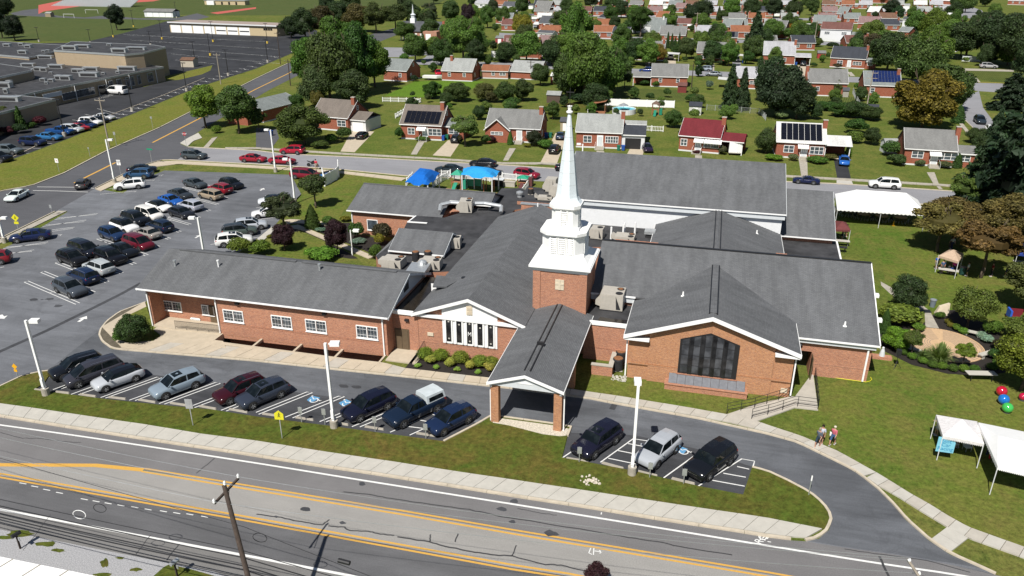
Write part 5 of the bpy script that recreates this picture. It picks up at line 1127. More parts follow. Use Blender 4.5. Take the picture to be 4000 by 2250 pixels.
def car(kind,x,y,rot,col,label,s=1.0,rack=False,sunroof=False,name=None,roofcol=None,cat=None,far=False,detail=True):
 K = KINDS[kind];lib = carlib(kind)
 name = name or{'suv':'parked_suv','bigsuv':'parked_suv','sedan':'parked_sedan','hatch':'parked_hatchback','minivan':'parked_minivan','pickup':'pickup_truck','van':'cargo_van','sports':'sports_car'}[kind]
 cat = cat or{'pickup':'pickup truck','van':'van','minivan':'minivan'}.get(kind,'car')
 t = thing(name,label,cat,(x,y,.018),rot,'parked cars');t.scale = (s,s,s)
 link('body',lib['body'],t,col);link('roof',lib['roof'],t,roofcol or col)
 for n in('windscreen','rear_window','grille','number_plate'):link(n,lib[n],t)
 for n in('side_window','headlight','tail_light'):
  for me in lib[n]:link(n,me,t)
 for me in lib['mirror']:link('mirror',me,t,col)
 for wx in(K['wf'],K['wr']):
  for sy in(-1,1):
   w_ = link('wheel',lib['wheel'],t,loc=(wx,sy*(K['W']/2-.08),K['r']));link('rim',lib['rim'],w_)
 T = K['top'];i1 = [i for i in range(len(T))if T[i][3]]
 if rack:
  key = ('rack',kind)
  if key not in RACK:RACK[key] = [MB().tube((T[i1[1]][0]+.1,sy*(T[i1[1]][1]-.10),T[i1[1]][2]+.03),(T[i1[-1]][0]+.15,sy*(T[i1[-1]][1]-.10),T[i1[-1]][2]+.03),.022,n=5).mesh('roof_rail','chrome')for sy in(-1,1)]
  for me in RACK[key]:link('roof_rail',me,t)
 if sunroof:
  key = ('sun',kind)
  if key not in RACK:RACK[key] = MB().add([(T[i1[0]][0]-.12,-.42,T[i1[0]][2]+.045),(T[i1[1]][0]-.3,-.42,T[i1[1]][2]+.035),(T[i1[1]][0]-.3,.42,T[i1[1]][2]+.035),(T[i1[0]][0]-.12,.42,T[i1[0]][2]+.045)],[(0,3,2,1),(0,1,2,3)][:1]).mesh('sunroof','carglass')
  link('sunroof',RACK[key],t)
 return t
def scl(py):return 1.02+.03*(1-min(1,max(0,(py-500)/1200)))*2-.06*min(1,max(0,(py-1000)/800))
def car_w(kind,wheel,which,heading,side,col,label,s=None,**k):
 """place by the ground contact of one visible wheel. which: 'f'/'r'; heading: angle; side: +1 if the visible flank is the left one"""
 K = KINDS[kind];P = G(*wheel);s = s or scl(wheel[1])
 wx = K['wf']if which=='f' else K['wr'];wy = side*K['W']/2
 c,q = math.cos(heading),math.sin(heading)
 return car(kind,P[0]-s*(wx*c-wy*q),P[1]-s*(wx*q+wy*c),heading,col,label,s,**k)
def ang(a,b):
 A,B = G(*a),G(*b);return math.atan2(B[1]-A[1],B[0]-A[0])
BLK = (.008,.009,.012);NAVY = (.010,.020,.055);GREY = (.055,.065,.080);SILV = (.42,.44,.47);WHT = (.75,.75,.74);MAR = (.035,.005,.009);TAN = (.30,.24,.17);BLUE = (.015,.085,.33);DGR = (.030,.036,.042);DOLIVE = (.06,.08,.07);SLATE = (.20,.25,.30)
hf = ang((1530/2.415,1100+908/2.415),(995/2.415,1100+1100/2.415))
hf2 = ang((1000+535/2.415,1100+1048/2.415),(1000+25/2.415,1100+1253/2.415))
car_w('suv',(255,1491),'f',hf,1,BLK,'black crossover leftmost in the front row beside the tall white lamp pole',s=1.0,rack=True)
car_w('minivan',(313,1519),'f',hf,1,(.035,.035,.045),'dark grey minivan with roof bars, second from left in the front row',s=1.0,rack=True)
car_w('hatch',(418,1535),'f',hf,1,SILV,'silver hatchback with a black roof beside the dark grey minivan',s=1.0,roofcol=BLK)
car_w('suv',(652,1564),'f',hf,1,SLATE,'light blue-grey crossover with a sunroof, alone between two empty stalls',s=1.0,sunroof=True)
car_w('suv',(903,1585),'f',hf,1,MAR,'dark maroon crossover with silver roof rails in the front row',s=1.0,rack=True,sunroof=True)
car_w('suv',(992,1603),'f',hf,1,(.03,.037,.055),'dark slate crossover with a sunroof beside the maroon one',s=1.0,sunroof=True)
car_w('suv',(1410,1653),'f',hf2,1,(.008,.009,.022),'black-blue crossover just right of the middle white lamp pole',s=1.03)
pk = car_w('pickup',(1580,1676),'f',hf2,1,(.008,.016,.035),'dark blue pickup with a pale grey camper shell on its bed',s=.97)
capm = MB();capm.add([(-.78,-.90,1.24),(-2.78,-.90,1.24),(-2.78,.90,1.24),(-.78,.90,1.24),(-.80,-.74,1.92),(-2.66,-.76,1.90),(-2.66,.76,1.90),(-.80,.74,1.92),(-.8,0,1.98),(-2.66,0,1.96)],[(0,1,5,4),(2,3,7,6),(1,2,6,9,5),(3,0,4,8,7),(4,5,9,8),(8,9,6,7)])
cs_ = capm.build('camper_shell','obj',pk,col=(.50,.55,.57))
for s in(-1,1):MB().add([(-.98,s*.90,1.36),(-2.55,s*.90,1.36),(-2.50,s*.80,1.72),(-1.02,s*.80,1.72)],[(0,1,2,3)]).build('shell_window','carglass',cs_)
car_w('suv',(1737,1706),'f',hf2,1,(.010,.020,.055),'navy blue crossover at the right end of the front row, before the canopy',s=.97)
h3 = ang(Z7((1055,255)),Z7((770,460)))
car_w('bigsuv',(2325,1797),'f',h3,1,(.010,.010,.022),'boxy black SUV with a sunroof just right of the canopy columns',s=.95,sunroof=True)
car_w('suv',(2570,1833),'f',h3+.02,1,(.36,.38,.41),'silver crossover right of the front lamp pole',s=.97)
car_w('bigsuv',(2772,1882),'f',h3-.06,1,BLK,'black SUV in the last stall at the right end of the front lot',s=.97)
hv = ang((228/2.415,500+1455/2.415),(715/2.415,500+1664/2.415))
def z36(p):return(p[0]/3.623,1000+p[1]/3.623)
car_w('suv',(273,1168),'f',hv,-1,GREY,'slate grey SUV nearest the drive in the centre rows',s=1.03,rack=True)
car_w('suv',(321.5,1118),'r',hv+math.pi,1,NAVY,'navy SUV showing its tail right behind the slate grey SUV',s=1.03,rack=True)
car_w('suv',(383.6,1083),'r',hv+math.pi,1,(.40,.43,.44),'pale silver SUV with black rails parked tail out, fourth from the near end',s=1.03,rack=True)
car_w('suv',(281.6,1046),'f',hv,-1,(.009,.009,.010),'black SUV at the left of the centre rows, nose to the aisle',s=1.03)
car_w('minivan',(331,1011),'f',hv,-1,(.012,.014,.022),'black minivan at the upper left of the pale silver SUV',s=1.03)
car_w('bigsuv',(433,1042),'f',hv,-1,(.007,.007,.009),'big black SUV with a long bonnet beside the pale silver SUV',s=1.0)
car_w('sedan',(482,1011),'f',hv,-1,(.010,.012,.016),'black low car directly below the maroon minivan',s=1.03)
car_w('minivan',(544.5,984),'f',hv,-1,(.11,.010,.020),'maroon minivan in the middle of the centre rows',s=1.0)
car_w('suv',(441,947),'f',hv,-1,(.012,.028,.075),'navy crossover left of the maroon minivan',s=1.0)
car_w('suv',(488,917),'f',hv,-1,WHT,'white SUV with a black glass roof in the centre left row',s=1.05,roofcol=BLK)
car_w('sedan',(577.6,941),'r',hv+math.pi,1,(.26,.24,.22),'beige-grey sedan parked tail out beside the maroon minivan',s=1.0)
car_w('bigsuv',(532,887),'f',hv,-1,(.010,.012,.016),'black SUV between the two white cars of the centre left row',s=1.0)
car_w('minivan',(586,866),'f',hv,-1,(.72,.70,.66),'white minivan with dark windows in the centre rows',s=1.0)
car_w('suv',(625,914),'r',hv+math.pi,1,(.010,.018,.040),'dark navy SUV parked tail out in the centre right row',s=1.0)
car_w('sedan',(625,833),'f',hv,-1,WHT,'white electric sedan with an all-glass roof above the white minivan',s=1.03,roofcol=BLK)
car_w('hatch',(712,859),'f',hv,-1,(.018,.020,.026),'black hatchback with a sloping nose near the middle lamp pole',s=1.03)
car_w('sedan',(671,808),'f',hv,-1,BLUE,'bright blue sedan in the centre left row',s=1.0)
car_w('suv',(745,831),'r',hv+math.pi,1,(.36,.38,.44),'silver-lilac crossover parked tail out above the black hatchback',s=1.0)
car_w('sedan',(708,783),'f',hv,-1,DGR,'charcoal sedan above the bright blue sedan',s=1.0)
car_w('minivan',(826,787),'r',hv+math.pi,1,TAN,'tan minivan with roof bars parked tail out',s=.93,rack=True)
car_w('suv',(863,763),'r',hv+math.pi,1,(.22,.012,.022),'red SUV parked tail out above the tan minivan',s=1.0,rack=True)
car_w('suv',(909,744),'f',hv,-1,BLK,'black SUV at the far right end of the centre rows',s=1.0,rack=True)
car_w('sedan',(766,740),'f',hv,-1,(.045,.055,.062),'grey sedan alone at the far left end of the centre rows',s=1.0)
car_w('suv',(470,747),'f',ang((534,741),(470,747)),1,WHT,'white crossover facing the street at the foot of the far lamp pole',s=1.05,sunroof=True)
car_w('suv',(501,701),'f',ang((567,701),(501,701)),1,(.02,.06,.13),'teal-blue crossover behind the white one by the far lamp pole',s=1.05)
car_w('sedan',(590,677),'f',ang((530,680),(590,676)),-1,(.008,.01,.016),'black sedan at the very corner of the lot under the street sign',s=1.05)
car_w('sedan',(68,953),'f',ang((149,944),(68,953)),1,(.008,.014,.055),'dark blue sedan alone in the row along the side street',s=1.07)
car_w('suv',(6,1037),'r',ang((6,1037),(-60,1044)),1,(.16,.01,.015),'dark red car cut by the left edge of the picture',s=1.03)
car_w('sedan',(72,788),'f',ang((118,765),(72,788)),1,(.66,.72,.70),'pearl white sedan driving out at the left on the side street',s=1.0,name='white_sedan')
car_w('suv',(357,723),'f',ang((342,738),(357,723)),-1,(.06,.058,.06),'dark grey SUV on the side street at the crosswalk, seen from behind',s=.92,name='waiting_suv')
hr = ang((876,970),(990,958))
car_w('suv',(876,970),'r',hr,-1,(.70,.70,.68),'white crossover nearest the long wing roof, nose to the courtyard',s=1.05,sunroof=True)
car_w('suv',(981,923),'f',hr,-1,DOLIVE,'sage green wagon with a dark roof beside the white crossover',s=1.03,roofcol=DGR,rack=True)
car_w('suv',(1022,899),'f',hr,-1,(.40,.43,.47),'silver crossover, third in the row by the courtyard trees',s=1.0,sunroof=True)
car_w('sedan',(1009,856),'f',hr+math.pi,1,(.72,.72,.71),'white sedan facing left, half behind the dark courtyard tree',s=1.0)
car_w('hatch',(1030,806),'f',hr+math.pi,1,(.62,.64,.66),'white hatchback with a black bonnet, farthest in the courtyard row',s=1.0,roofcol=BLK)
car_w('minivan',(1153,701),'r',ang((1153,701),(1222,706)),-1,(.17,.010,.022),'maroon minivan parked beside the white dumpster enclosure',s=1.05)
hs = ang((984,638),(1060,641))
car_w('suv',(778,626),'f',ang((729,624),(778,626)),-1,(.05,.062,.07),'dark grey wagon with roof rails at the start of the cross street',s=1.03,rack=True)
car_w('sedan',(1012,638),'f',hs,-1,(.25,.012,.025),'red sedan, left of the two on the near kerb',s=1.05)
car_w('sedan',(1126,646),'f',hs,-1,(.27,.014,.03),'red sedan right behind the white lamp pole head',s=1.05)
car_w('suv',(1108,604),'f',hs+math.pi,1,(.33,.012,.03),'bright red crossover on the far kerb of the cross street',s=1.05)
car_w('sedan',(1716,677),'f',ang((1790,682),(1716,677)),1,(.012,.02,.026),'black sedan on the near kerb behind the playground canopies',s=1.05)
car_w('sedan',(1851,653),'f',ang((1909,656),(1851,653)),1,BLK,'glossy black sedan on the far kerb above the blue canopy',s=1.05)
car_w('sedan',(1940,693),'f',hs,-1,(.012,.013,.018),'black car half hidden by the right blue canopy',s=1.05)
car_w('suv',(2077,703),'f',ang((2012,694),(2077,703)),-1,(.22,.01,.025),'cherry red SUV beside the playground gate',s=1.0,rack=True)
car_w('sedan',(2190,672),'r',hs,-1,BLK,'black car almost wholly behind the spire',s=1.05)
car_w('sports',(3116,719),'f',ang((3176,724),(3116,719)),1,(.008,.012,.05),'navy convertible sports car with a bicycle rack on its tail',s=1.03)
car_w('bigsuv',(3418,738),'f',ang((3492,743),(3418,738)),1,WHT,'white SUV alone at the far kerb behind the big white tent',s=1.0)
def carc(kind,front,rear,col,label,s=1.0,**k):
 A,B = G(*front),G(*rear);return car(kind,(A[0]+B[0])/2,(A[1]+B[1])/2,math.atan2(A[1]-B[1],A[0]-B[0]),col,label,s,**k)
carc('hatch',(3297,658),(3294,625),(.02,.11,.40),'bright blue wagon in the black driveway by the solar house',1.03)
carc('hatch',(1429,530),(1400,549),BLK,'black hatchback in the concrete driveway before the white garage')
carc('suv',(1790,545),(1775,562),(.012,.015,.022),'dark crossover in the driveway beside the solar-roof brick house',.97)
carc('sedan',(2193,530),(2185,552),(.03,.05,.09),'steel blue car high in the driveway left of the spire')
carc('suv',(2178,582),(2155,610),BLK,'black SUV lower in the driveway left of the spire')
carc('sedan',(2535,600),(2520,578),(.02,.012,.03),'dark purple car beside the round brown bush')
carc('suv',(3838,492),(3812,470),(.02,.03,.04),'dark SUV on the right-hand avenue',1.05)
carc('suv',(3882,535),(3855,508),WHT,'white SUV half under the big pine on the avenue',1.05)
carc('suv',(2618,222),(2620,240),WHT,'white SUV in a driveway by the yellow-green tree',1.15)
carc('suv',(2723,276),(2782,279),(.25,.29,.33),'silver-blue crossover passing on the second street',1.1)
carc('suv',(2876,233),(2876,250),DGR,'dark car under the right carport of the second street',1.15)
carc('sedan',(3137,248),(3137,264),(.012,.02,.026),'dark car with pale windows in a pale driveway before the grey gabled house',1.2)
carc('sedan',(2122,232),(2152,230),BLK,'black car by the orange cottage',1.1)
carc('suv',(2514,283),(2540,284),(.02,.04,.16),'blue car just beyond the grey-roofed back house',1.1)
carc('sedan',(2775,297),(2800,298),(.2,.22,.25),'pale grey car partly behind the conifers',1.1)
carc('suv',(3888,268),(3830,266),(.33,.33,.34),'silver wagon in the side drive under the great right-hand trees',1.2)
carc('sedan',(1712,300),(1712,285),(.42,.01,.02),'bright red car beside the brick back house',1.15)
carc('minivan',(2018,143),(2062,145),(.22,.01,.05),'crimson minivan on the upper street',1.2)
carc('pickup',(2090,118),(2090,100),(.2,.22,.23),'silver pickup in the open garage by the dark-roofed house',1.1)
carc('sedan',(2170,45),(2170,33),(.5,.5,.5),'pale car under a small carport at the top',1.2)
carc('suv',(2557,135),(2557,122),(.012,.012,.02),'dark car under the porch-roof house',1.2)
carc('suv',(3322,73),(3322,62),(.3,.28,.24),'beige car under a distant carport',1.2)
carc('suv',(3858,18),(3834,20),(.01,.02,.06),'dark blue car at the top right bend',1.3)
for kind,f,r_,c_,lb,s in[('suv',(70,603),(5,600),(.10,.12,.13),'grey SUV, second from the left edge in the school lot',1.15),('suv',(28,632),(-38,628),BLK,'black car at the left edge in the school lot',1.15),('suv',(168,570),(95,566),(.012,.02,.06),'navy wagon third in the school lot row',1.15),('sedan',(232,548),(160,545),(.03,.13,.30),'light blue sedan beside the navy wagon',1.15),('pickup',(276,528),(200,525),(.01,.05,.17),'blue pickup in the school lot row',1.05),('suv',(310,518),(258,515),(.5,.52,.54),'silver-white crossover beside the blue pickup',1.1),('sedan',(334,511),(278,508),(.42,.02,.03),'red car in the school lot row',1.1),('sedan',(362,500),(312,497),(.01,.025,.08),'dark blue car between red and white ones',1.1),('suv',(388,491),(325,488),WHT,'white SUV near the far end of the school row',1.15),('sedan',(410,480),(368,477),BLK,'black car between the two palest cars of the school row',1.0),('sedan',(442,470),(375,467),(.45,.46,.47),'silver sedan at the far end of the school row',1.1)]:
 carc(kind,f,r_,c_,lb,s)
vn = carc('van',(430,366),(490,370),WHT,'white cargo van with a yellow panel by the school doors',1.15)
MB().box(-.5,.7,-1.045,-1.03,1.35,1.8).build('side_sign',plain('van_sign',(.7,.8,.05),.5),vn)
P = G(2869,608);t = thing('camper_trailer','white box camper trailer parked beside the red-roofed house','camper',(P[0],P[1],0),R(3))
MB().box(-1.15,1.15,0,5.0,.5,2.7).build('body','white',t);MB().box(-1.16,1.16,-.02,5.02,.45,.6).build('skirt','concrete',t);MB().box(-.35,.35,1.0,1.7,2.7,2.85).build('roof_hatch','fascia_blue',t);MB().box(-.4,.3,2.6,3.3,2.7,2.78).build('roof_hatch','whitewall',t)
for x in(.5,.85):
 for z in np.linspace(.7,2.5,7):MB().box(x-.03,x+.03,-.06,-.021,z,z+.03).build('ladder_rung','metal',t)
for x in(-1.05,1.05):MB().tube((x-.1,2.4,.36),(x+.1,2.4,.36),.36,n=14).build('wheel','rubber',t)
P = G(1690,312);t = thing('covered_boat','long white boat on a trailer behind the red car','boat',(P[0],P[1],0),0)
MB().add([(-3,-.9,.6),(1.6,-.9,.6),(3,0,.8),(1.6,.9,.6),(-3,.9,.6),(-3,-1,1.3),(1.8,-1,1.4),(3.4,0,1.6),(1.8,1,1.4),(-3,1,1.3)],[(0,1,6,5),(1,2,7,6),(2,3,8,7),(3,4,9,8),(4,0,5,9),(5,6,7,8,9),(4,3,2,1,0)]).build('hull','white',t)
MB().box(-2.6,3.6,-.05,.05,.42,.55).build('trailer_frame','metal',t);MB().tube((-1,-.9,.35),(-1,.9,.35),.33,n=12).build('trailer_wheel','rubber',t)
P = G(1222,651);t = thing('motorcycle','black sport motorcycle on the cross street beside the person in red','motorcycle',(P[0],P[1],.01),R(10));t.scale = (1.1,1.1,1.1)
for x in(-.68,.68):
 MB().tube((x,-.06,.31),(x,.06,.31),.31,n=16).build('wheel','rubber',t)
MB().add([(.45,-.16,.5),(.45,.16,.5),(.1,.2,1.0),(.1,-.2,1.0),(-.2,.15,.85),(-.2,-.15,.85),(-.2,.14,.35),(-.2,-.14,.35),(.75,.1,.75),(.75,-.1,.75)],[(0,1,8,9),(9,8,2,3),(3,2,4,5),(5,4,6,7),(0,7,6,1),(0,9,3,5,7),(1,6,4,2,8)]).build('fairing','black',t)
MB().add([(-.2,-.13,.8),(-.2,.13,.8),(-.9,.08,1.02),(-.9,-.08,1.02),(-.2,-.12,.65),(-.2,.12,.65),(-.85,.06,.9),(-.85,-.06,.9)],[(0,1,2,3),(4,7,6,5),(0,3,7,4),(1,5,6,2),(2,6,7,3)]).build('seat','rubber',t)
MB().tube((.25,-.36,1.02),(.25,.36,1.02),.025).build('handlebar','black',t);MB().tube((.68,-.08,.31),(.3,-.08,.98),.03).tube((.68,.08,.31),(.3,.08,.98),.03).build('front_fork','chrome',t)
# ------------------------- trees and shrubs
def leafmesh(name,P,Nn,size,rs,aspect=1.5,core=None):
 n = len(P);r = np.random.default_rng(rs)
 rnd = r.normal(size=(n,3));nn = Nn+rnd*.55;nn/=np.linalg.norm(nn,axis=1)[:,None]+1e-9
 t = np.cross(nn,r.normal(size=(n,3)));t/=np.linalg.norm(t,axis=1)[:,None]+1e-9;b = np.cross(nn,t)
 s = (size*r.uniform(.6,1.35,n))[:,None]
 V_ = np.empty((n,4,3));V_[:,0] = P-t*s*aspect*.5;V_[:,1] = P+b*s*.5+nn*s*.12;V_[:,2] = P+t*s*aspect*.5;V_[:,3] = P-b*s*.5+nn*s*.12
 verts = V_.reshape(-1,3);faces = np.arange(4*n).reshape(-1,4);tone = np.clip(r.normal(.5,.22,n),0,1)
 loops = faces.reshape(-1).tolist();starts = list(range(0,4*n,4));tot = [4]*n
 cv = [];cf = []
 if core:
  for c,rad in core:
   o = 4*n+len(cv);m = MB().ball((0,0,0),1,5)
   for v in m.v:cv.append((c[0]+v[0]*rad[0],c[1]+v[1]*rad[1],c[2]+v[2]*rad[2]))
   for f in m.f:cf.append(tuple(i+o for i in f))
 me = bpy.data.meshes.new(name)
 allv = verts.tolist()+cv;allf = faces.tolist()+cf
 me.from_pydata(allv,[],allf);me.materials.append(M['leaf'])
 a = me.attributes.new('tone','FLOAT','FACE');a.data.foreach_set('value',np.concatenate([tone,np.full(len(cf),.12)]))  # core faces toned dark, painting shade inside the crown
 me.update();return me
def blob(rs,K,per,rlo,rhi,flat=1.0,spread=.62,size=.06,top=0.0):
 r = np.random.default_rng(rs);cs = [];rr = []
 for i in range(K):
  for _ in range(20):
   v = r.normal(size=3);v/=np.linalg.norm(v);q = v*spread*r.uniform(.55,1.08);q[2] = q[2]*flat+top*(1-abs(q[0]))
   if q[2]>-.66:break
  cs.append(q);rr.append(r.uniform(rlo,rhi))
 cs = np.array(cs);rr = np.array(rr);P = [];Q = []
 for c,ra in zip(cs,rr):
  v = r.normal(size=(per,3));v/=np.linalg.norm(v,axis=1)[:,None];v[:,2] = np.where(v[:,2]<-.75,-v[:,2],v[:,2])
  p = c+v*(ra*(r.uniform(.72,1.10,per)))[:,None]*np.array([1,1,.85])
  keep = np.ones(per,bool)
  for c2,r2 in zip(cs,rr):keep&=np.linalg.norm(p-c2,axis=1)>r2*.70
  P.append(p[keep]);Q.append(v[keep])
 P = np.concatenate(P);Q = np.concatenate(Q)
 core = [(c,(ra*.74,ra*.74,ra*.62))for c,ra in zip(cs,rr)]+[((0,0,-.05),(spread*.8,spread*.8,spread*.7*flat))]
 return leafmesh('crown',P,Q,size,rs,core=core)
def conif(rs,tiers=17,size=.07,droop=.25,w=1.0,gap=.5):
 r = np.random.default_rng(rs);P = [];Q = []
 for k in range(tiers):
  z = -1+2*(k+.5)/tiers;R0 = w*(1-(z+1)/2)**.8*r.uniform(.85,1.1)+.04;nb = int(7+10*R0)
  for b in range(nb):
   a = r.uniform(0,6.283);L = R0*r.uniform(.7,1.12);m = int(20+110*L)
   t = r.uniform(.12,1,m)**.7;rr_ = L*t;wd = .10*(1-t*.5)
   p = np.stack([rr_*math.cos(a)+r.normal(size=m)*wd*.7,rr_*math.sin(a)+r.normal(size=m)*wd*.7,z-droop*rr_*t+r.normal(size=m)*.03+r.uniform(-.05,.05)],1)
   P.append(p);Q.append(np.tile([math.cos(a)*.4,math.sin(a)*.4,.8],(m,1)))
 P = np.concatenate(P);Q = np.concatenate(Q)
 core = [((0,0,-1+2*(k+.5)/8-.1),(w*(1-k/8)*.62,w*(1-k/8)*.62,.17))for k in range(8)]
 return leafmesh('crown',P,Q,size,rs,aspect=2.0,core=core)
def spindle(rs,n=5500,size=.075,pw=.6):
 r = np.random.default_rng(rs);z = r.uniform(-1,1,n);a = r.uniform(0,6.283,n)
 R0 = (1-np.clip((z+1)/2,0,1)**1.6)**pw*(1-np.clip(-z-.8,0,.2)*1.5);R0*=1+.10*np.sin(a*5+z*7)+.06*np.sin(z*23+a*3);R0*=r.uniform(.86,1.05,n)
 P = np.stack([R0*np.cos(a),R0*np.sin(a),z],1);Q = np.stack([np.cos(a),np.sin(a),np.full(n,.3)],1)
 core = [((0,0,-1+2*(k+.5)/7),((1-((k+.5)/7)**1.6)**pw*.84,)*2+(.24,))for k in range(7)]
 return leafmesh('crown',P,Q,size,rs,core=core)
def spray(rs,n=900):
 r = np.random.default_rng(rs);m = MB()
 for i in range(n):
  a = r.uniform(0,6.283);L = r.uniform(.5,1.05);sp = r.uniform(.1,1);pts = [(math.cos(a)*sp*L*t,math.sin(a)*sp*L*t,-1+(1.9*t-1.2*t*t*sp)*L)for t in(0,.4,.75,1)]
  w_ = .012;px,py = -math.sin(a)*w_,math.cos(a)*w_
  for p,q in zip(pts,pts[1:]):m.add([(p[0]-px,p[1]-py,p[2]),(p[0]+px,p[1]+py,p[2]),(q[0]+px,q[1]+py,q[2]),(q[0]-px,q[1]-py,q[2])],[(0,1,2,3)])
 me = m.mesh('crown','leaf',uv=False);a = me.attributes.new('tone','FLOAT','FACE');a.data.foreach_set('value',r.uniform(.3,.9,len(m.f)));return me
CR = {'dec':[blob(11,30,620,.26,.44,.95,.62,.050),blob(12,34,560,.22,.40,.9,.64,.050),blob(13,26,700,.28,.46,1.0,.60,.052),blob(14,44,430,.18,.34,.92,.68,.046)],'open':[blob(21,34,210,.14,.28,.8,.70,.055),blob(22,30,240,.15,.30,.75,.72,.055)],'con':[conif(31),conif(32,15,.07,.35)],'pine':[conif(33,11,.075,.12,1.0)],'arb':[spindle(41),spindle(42,pw=.75)],'shrub':[blob(51,9,420,.38,.6,.8,.42,.10),blob(52,7,420,.42,.62,.8,.36,.10),blob(53,13,330,.3,.48,.75,.5,.09)],'ball':[blob(61,4,700,.66,.78,.9,.16,.085)],'grass':[spray(71)]}
def limbs(rs,n=7,h=1.0):
 r = random.Random(rs);m = MB();z0 = 0;p = (0,0,-.02);rad = .035
 for k in range(3):
  q = (p[0]+r.uniform(-.02,.02),p[1]+r.uniform(-.02,.02),p[2]+.2);m.tube(p,q,rad,rad*.85,8);p = q;rad*=.85
 for i in range(n):
  a = 6.283*i/n+r.uniform(-.3,.3);z = r.uniform(.28,.6);e = (math.cos(a)*r.uniform(.16,.26),math.sin(a)*r.uniform(.16,.26),z+r.uniform(.15,.3))
  s_ = (0,0,z);m.tube(s_,e,.018,.009,6)
  for j in range(2):
   f = (e[0]*1.4+r.uniform(-.06,.06),e[1]*1.4+r.uniform(-.06,.06),e[2]+r.uniform(.05,.18));m.tube(e,f,.009,.003,5)
 m.tube(p,(p[0],p[1],.85),rad,.008,7)
 return m.mesh('trunk','bark',True,uv=False)
TR = [limbs(1),limbs(2,9),limbs(3,6)]
PL = MB().tube((0,0,-.02),(0,0,.9),.03,.006,8).mesh('trunk','bark',True,uv=False)
tcount = 0
def tree(px,py,h,w_,kind,col,label,name=None,base=.22,cat='tree',depth=None,group=None,z0=0):
 """foot at the pixel, h metres tall, crown w metres wide; base: bare trunk share"""
 global tcount;tcount+=1
 r = random.Random(tcount*37);x,y = G(px,py)
 nm = name or{'dec':'leafy_tree','open':'small_tree','con':'conifer_tree','pine':'pine_tree','arb':'arborvitae','shrub':'shrub','ball':'clipped_shrub','grass':'ornamental_grass'}[kind]
 t = thing(nm,label,cat,(x,y,z0),r.uniform(0,6.28),group)
 k = 'dec' if kind=='dec' else kind
 zb = h*base;ch = (h-zb)/2;me = CR[k][tcount%len(CR[k])]
 c = tuple(min(1,v*r.uniform(.92,1.08))for v in col)
 if col[1]>col[0]*1.05:c = (c[0]*.95,c[1]*1.16,c[2]*1.1)
 cr_ = link('crown',me,t,c,loc=(0,0,zb+ch*(.97 if kind in('dec','open')else 1)),scale=(w_/2,w_/2*(depth or r.uniform(.9,1.05)),ch*1.04))
 if kind in('dec','open'):link('trunk',TR[tcount%3],t,loc=(0,0,0),scale=(w_*.8 if w_<h else h*.8,)*2+(h*.95,))
 elif kind in('con','pine','arb'):link('trunk',PL,t,scale=(h*.5,h*.5,h))
 return t
DG = (.040,.070,.016);MG = (.065,.105,.018);LG = (.105,.155,.022);OL = (.082,.085,.022);DK = (.022,.036,.014);YG = (.15,.15,.022);BR = (.13,.075,.028);PU = (.030,.014,.018);OR = (.20,.105,.012);BG = (.045,.040,.018)
T = tree
T(1205,345,15,11,'dec',MG,'left tree of the huge group by the side street, reaching over the kerb',base=.06)
T(1290,390,19,15,'dec',(.052,.070,.020),'nearest big dull green tree of the group by the side street',base=.04)
T(1400,372,20,15,'dec',DG,'tallest dark tree at the right of the group by the side street',base=.05)
T(1330,300,20,15,'dec',(.055,.085,.018),'green crowned tree at the back of the group by the side street',base=.05)
T(1465,340,14,12,'dec',MG,'right-hand spreading tree of the group, over the brick back house',base=.1)
T(1235,420,11,9,'dec',(.06,.075,.03),'lower tree filling the left foot of the big group',base=.03)
T(1380,425,10,11,'dec',(.045,.06,.02),'dark low tree in the shade at the foot of the big group',base=.02)
T(805,500,10.2,8.6,'dec',LG,'bright green tree on the street corner beside the stop sign',base=.14)
T(935,522,11,10,'dec',(.06,.08,.025),'loose grey-green tree in front of the corner house',base=.15)
T(1012,515,6,5,'open',(.05,.07,.02),'thin dark tree against the corner house wall',base=.15)
T(1190,566,8.5,13,'dec',(.062,.068,.018),'wide low olive tree in front of the taupe-roofed house',base=.08)
T(1818,573,7.3,7.0,'open',(.115,.135,.035),'pale open ornamental tree beside the second driveway',base=.25)
T(1160,445,5,5,'dec',DG,'small dark tree behind the corner house',base=.05)
T(1240,430,5.5,4,'dec',(.09,.09,.02),'small yellowing tree between the first two houses',base=.1)
for x,y,h,w_,c,l in[(1300,560,2.4,3.2,MG,'grassy bush left of the first driveway'),(1345,545,3,4,DG,'dark bush on the bank left of the first driveway'),(1250,580,1.8,4,(.06,.07,.02),'low scrub in the shade of the olive tree'),(1395,500,1.6,3,LG,'vine-like bush beside the white garage'),(1345,480,3.2,1.6,LG,'bright ivy climbing the chimney corner')]:
 T(x,y,h,w_,'shrub',c,l,base=0,cat='shrub')
for x,y,h,w_,k,c,l in[(1560,545,3,2.2,'shrub',DG,'dark bush at the left corner of the solar brick house'),(1655,548,1,4,'shrub',MG,'low bed of flowers below the solar house windows'),(1850,540,3,3,'shrub',MG,'green bush behind the second parked car'),(1898,563,2.2,2.6,'shrub',DG,'dark bush left of the purple one'),(1925,560,1.9,2,'shrub',(.05,.012,.02),'dark red bush below the gabled porch wall'),(1993,565,2.6,1.3,'arb',MG,'narrow green cone beside the brick steps'),(2088,572,3.6,4.0,'dec',(.026,.030,.016),'round blackish bush in front of the third house'),(2130,580,2,4,'shrub',MG,'green thicket beside the third driveway'),(2058,575,1,2,'shrub',YG,'little yellow bush beside the white downspout')]:
 T(x,y,h,w_,k,c,l,base=.0 if k!='dec' else .02,cat='shrub' if k!='arb' else 'tree')
